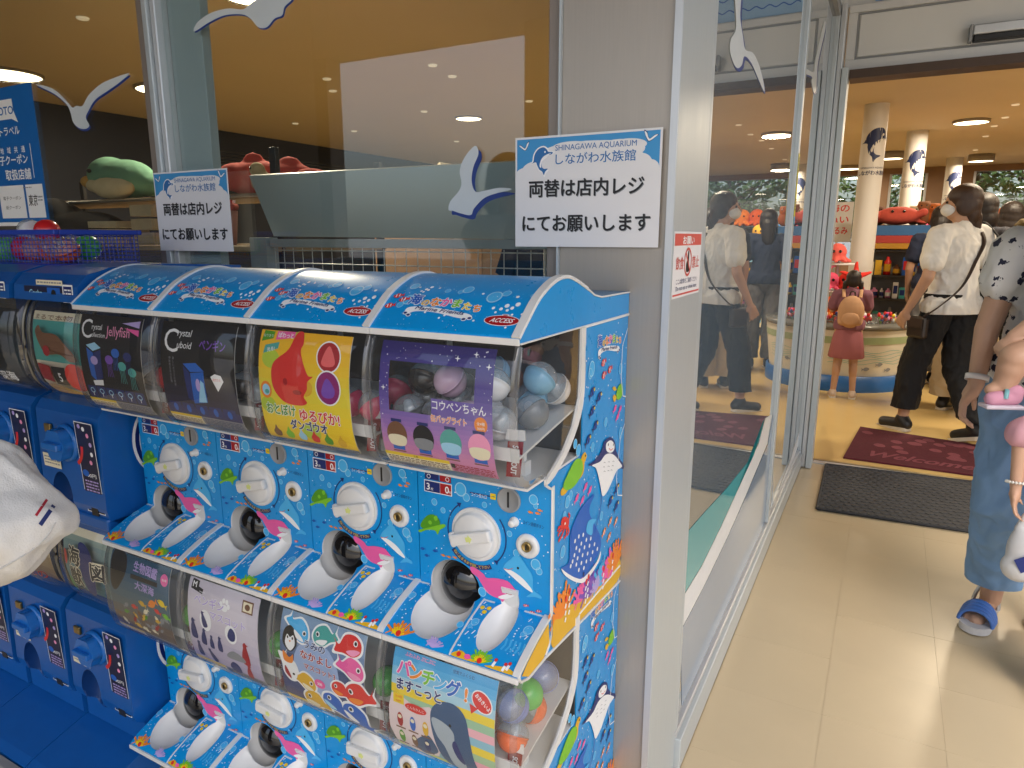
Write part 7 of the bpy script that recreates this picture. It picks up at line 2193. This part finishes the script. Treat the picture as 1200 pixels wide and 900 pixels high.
# white towelling hat held into the frame by someone standing left of it
HP = lambda x, y, dd: _cp+(_fw+_rt*((x-600)/CAM_F)+_up*((450-y)/CAM_F))*dd
t, J, k = person('person mostly beyond the left edge, arm stretched out with the white hat', (-1.42, .02, 0), R(-60), 1.62,
    dict(shl=(-.15, .03, 1.30), ell=(-.14, .22, 1.14), wrl=(-.12, .40, 1.02), elr=(.2, .02, 1.04), wrr=(.2, .1, .82)), shirt=cloth('grey_tee', (.25, .26, .28)), pants=cloth('darkjean', (.03, .04, .07)), hair=m_hair, hairstyle='bob', vox=.009, shoes=(M('shoe_black', (.015, .014, .014), .5), M('sole_cream', (.62, .56, .46), .6)))
DH = .80
hat = thing('sun_hat', 'white towelling sun hat with red and navy stripes at the left edge', 'hat', HP(-40, 610, DH))
out_ = [(-150, 500), (-90, 492), (-30, 515), (0, 530), (24, 552), (42, 574), (60, 592), (76, 606), (72, 626), (54, 644), (28, 664), (0, 680), (-40, 697), (-90, 712), (-150, 690)]
g = MB()
pts = [HP(x, y, DH)-Vector(hat.location) for x, y in smooth_path(out_, 3)]
cen = HP(-50, 605, DH)-Vector(hat.location)
vs, fs = [], []
n = len(pts)
for q, (sc, off) in enumerate(((.97, 0), (.93, -.022), (.72, -.048), (.35, -.062))):
    for p in pts: vs.append(cen+(p-cen)*sc+_fw*off)
for q, (sc, off) in enumerate(((.93, .022), (.72, .048), (.35, .062))):
    for p in pts: vs.append(cen+(p-cen)*sc+_fw*off)
for q in range(3):
    for j in range(n): fs.append((q*n+j, q*n+(j+1) % n, (q+1)*n+(j+1) % n, (q+1)*n+j))
ch = [0, 4, 5, 6]
for a, b in zip(ch[:-1], ch[1:]):
    for j in range(n): fs.append((a*n+(j+1) % n, a*n+j, b*n+j, b*n+(j+1) % n))
fs += [[3*n+j for j in range(n)], [6*n+j for j in range(n)][::-1]]
g.add(vs, fs, True)
me = melt(g, 'crown', [M('towelling', (.66, .66, .65), .95, 0, var=.08, scale=60, bump=.4, bscale=500)], .0045, 8, folds=.014)
crown = obj('crown', me, hat)
def on_hat(p):
    from mathutils.bvhtree import BVHTree
    o = _cp-Vector(hat.location)
    h = HT.ray_cast(o, (p-o).normalized())
    return (h[0] if h[0] else p)-_fw*.0012
from mathutils.bvhtree import BVHTree
bmh = bmesh.new(); bmh.from_mesh(me); HT = BVHTree.FromBMesh(bmh)
for nme, c, a, b, wd in (('red_stripe', '#a51f33', (43, 604), (56, 585), 3.2), ('navy_stripe', '#1c2c66', (48, 615), (64, 592), 5.0)):
    vs = []
    for i in range(9):
        x, y = a[0]+(b[0]-a[0])*i/8, a[1]+(b[1]-a[1])*i/8
        nx, ny = (b[1]-a[1]), -(b[0]-a[0])
        L_ = math.hypot(nx, ny); nx, ny = nx/L_*wd/2, ny/L_*wd/2
        for s_ in (-1, 1): vs.append(on_hat(HP(x+nx*s_, y+ny*s_, DH)-Vector(hat.location)))
    MB().add(vs, [(2*i, 2*i+1, 2*i+3, 2*i+2) for i in range(8)], True).build(nme, M('ribbon'+c, c, .8), hat)
st = [on_hat(HP(x, y, DH)-Vector(hat.location)) for x, y in smooth_path([(66, 612), (56, 628), (40, 643), (18, 657), (0, 667)], 5, False)]
MB().tube(st, .0008, 5).build('hem_stitch', M('stitch', (.5, .5, .5), .9), hat)
bmh.free()
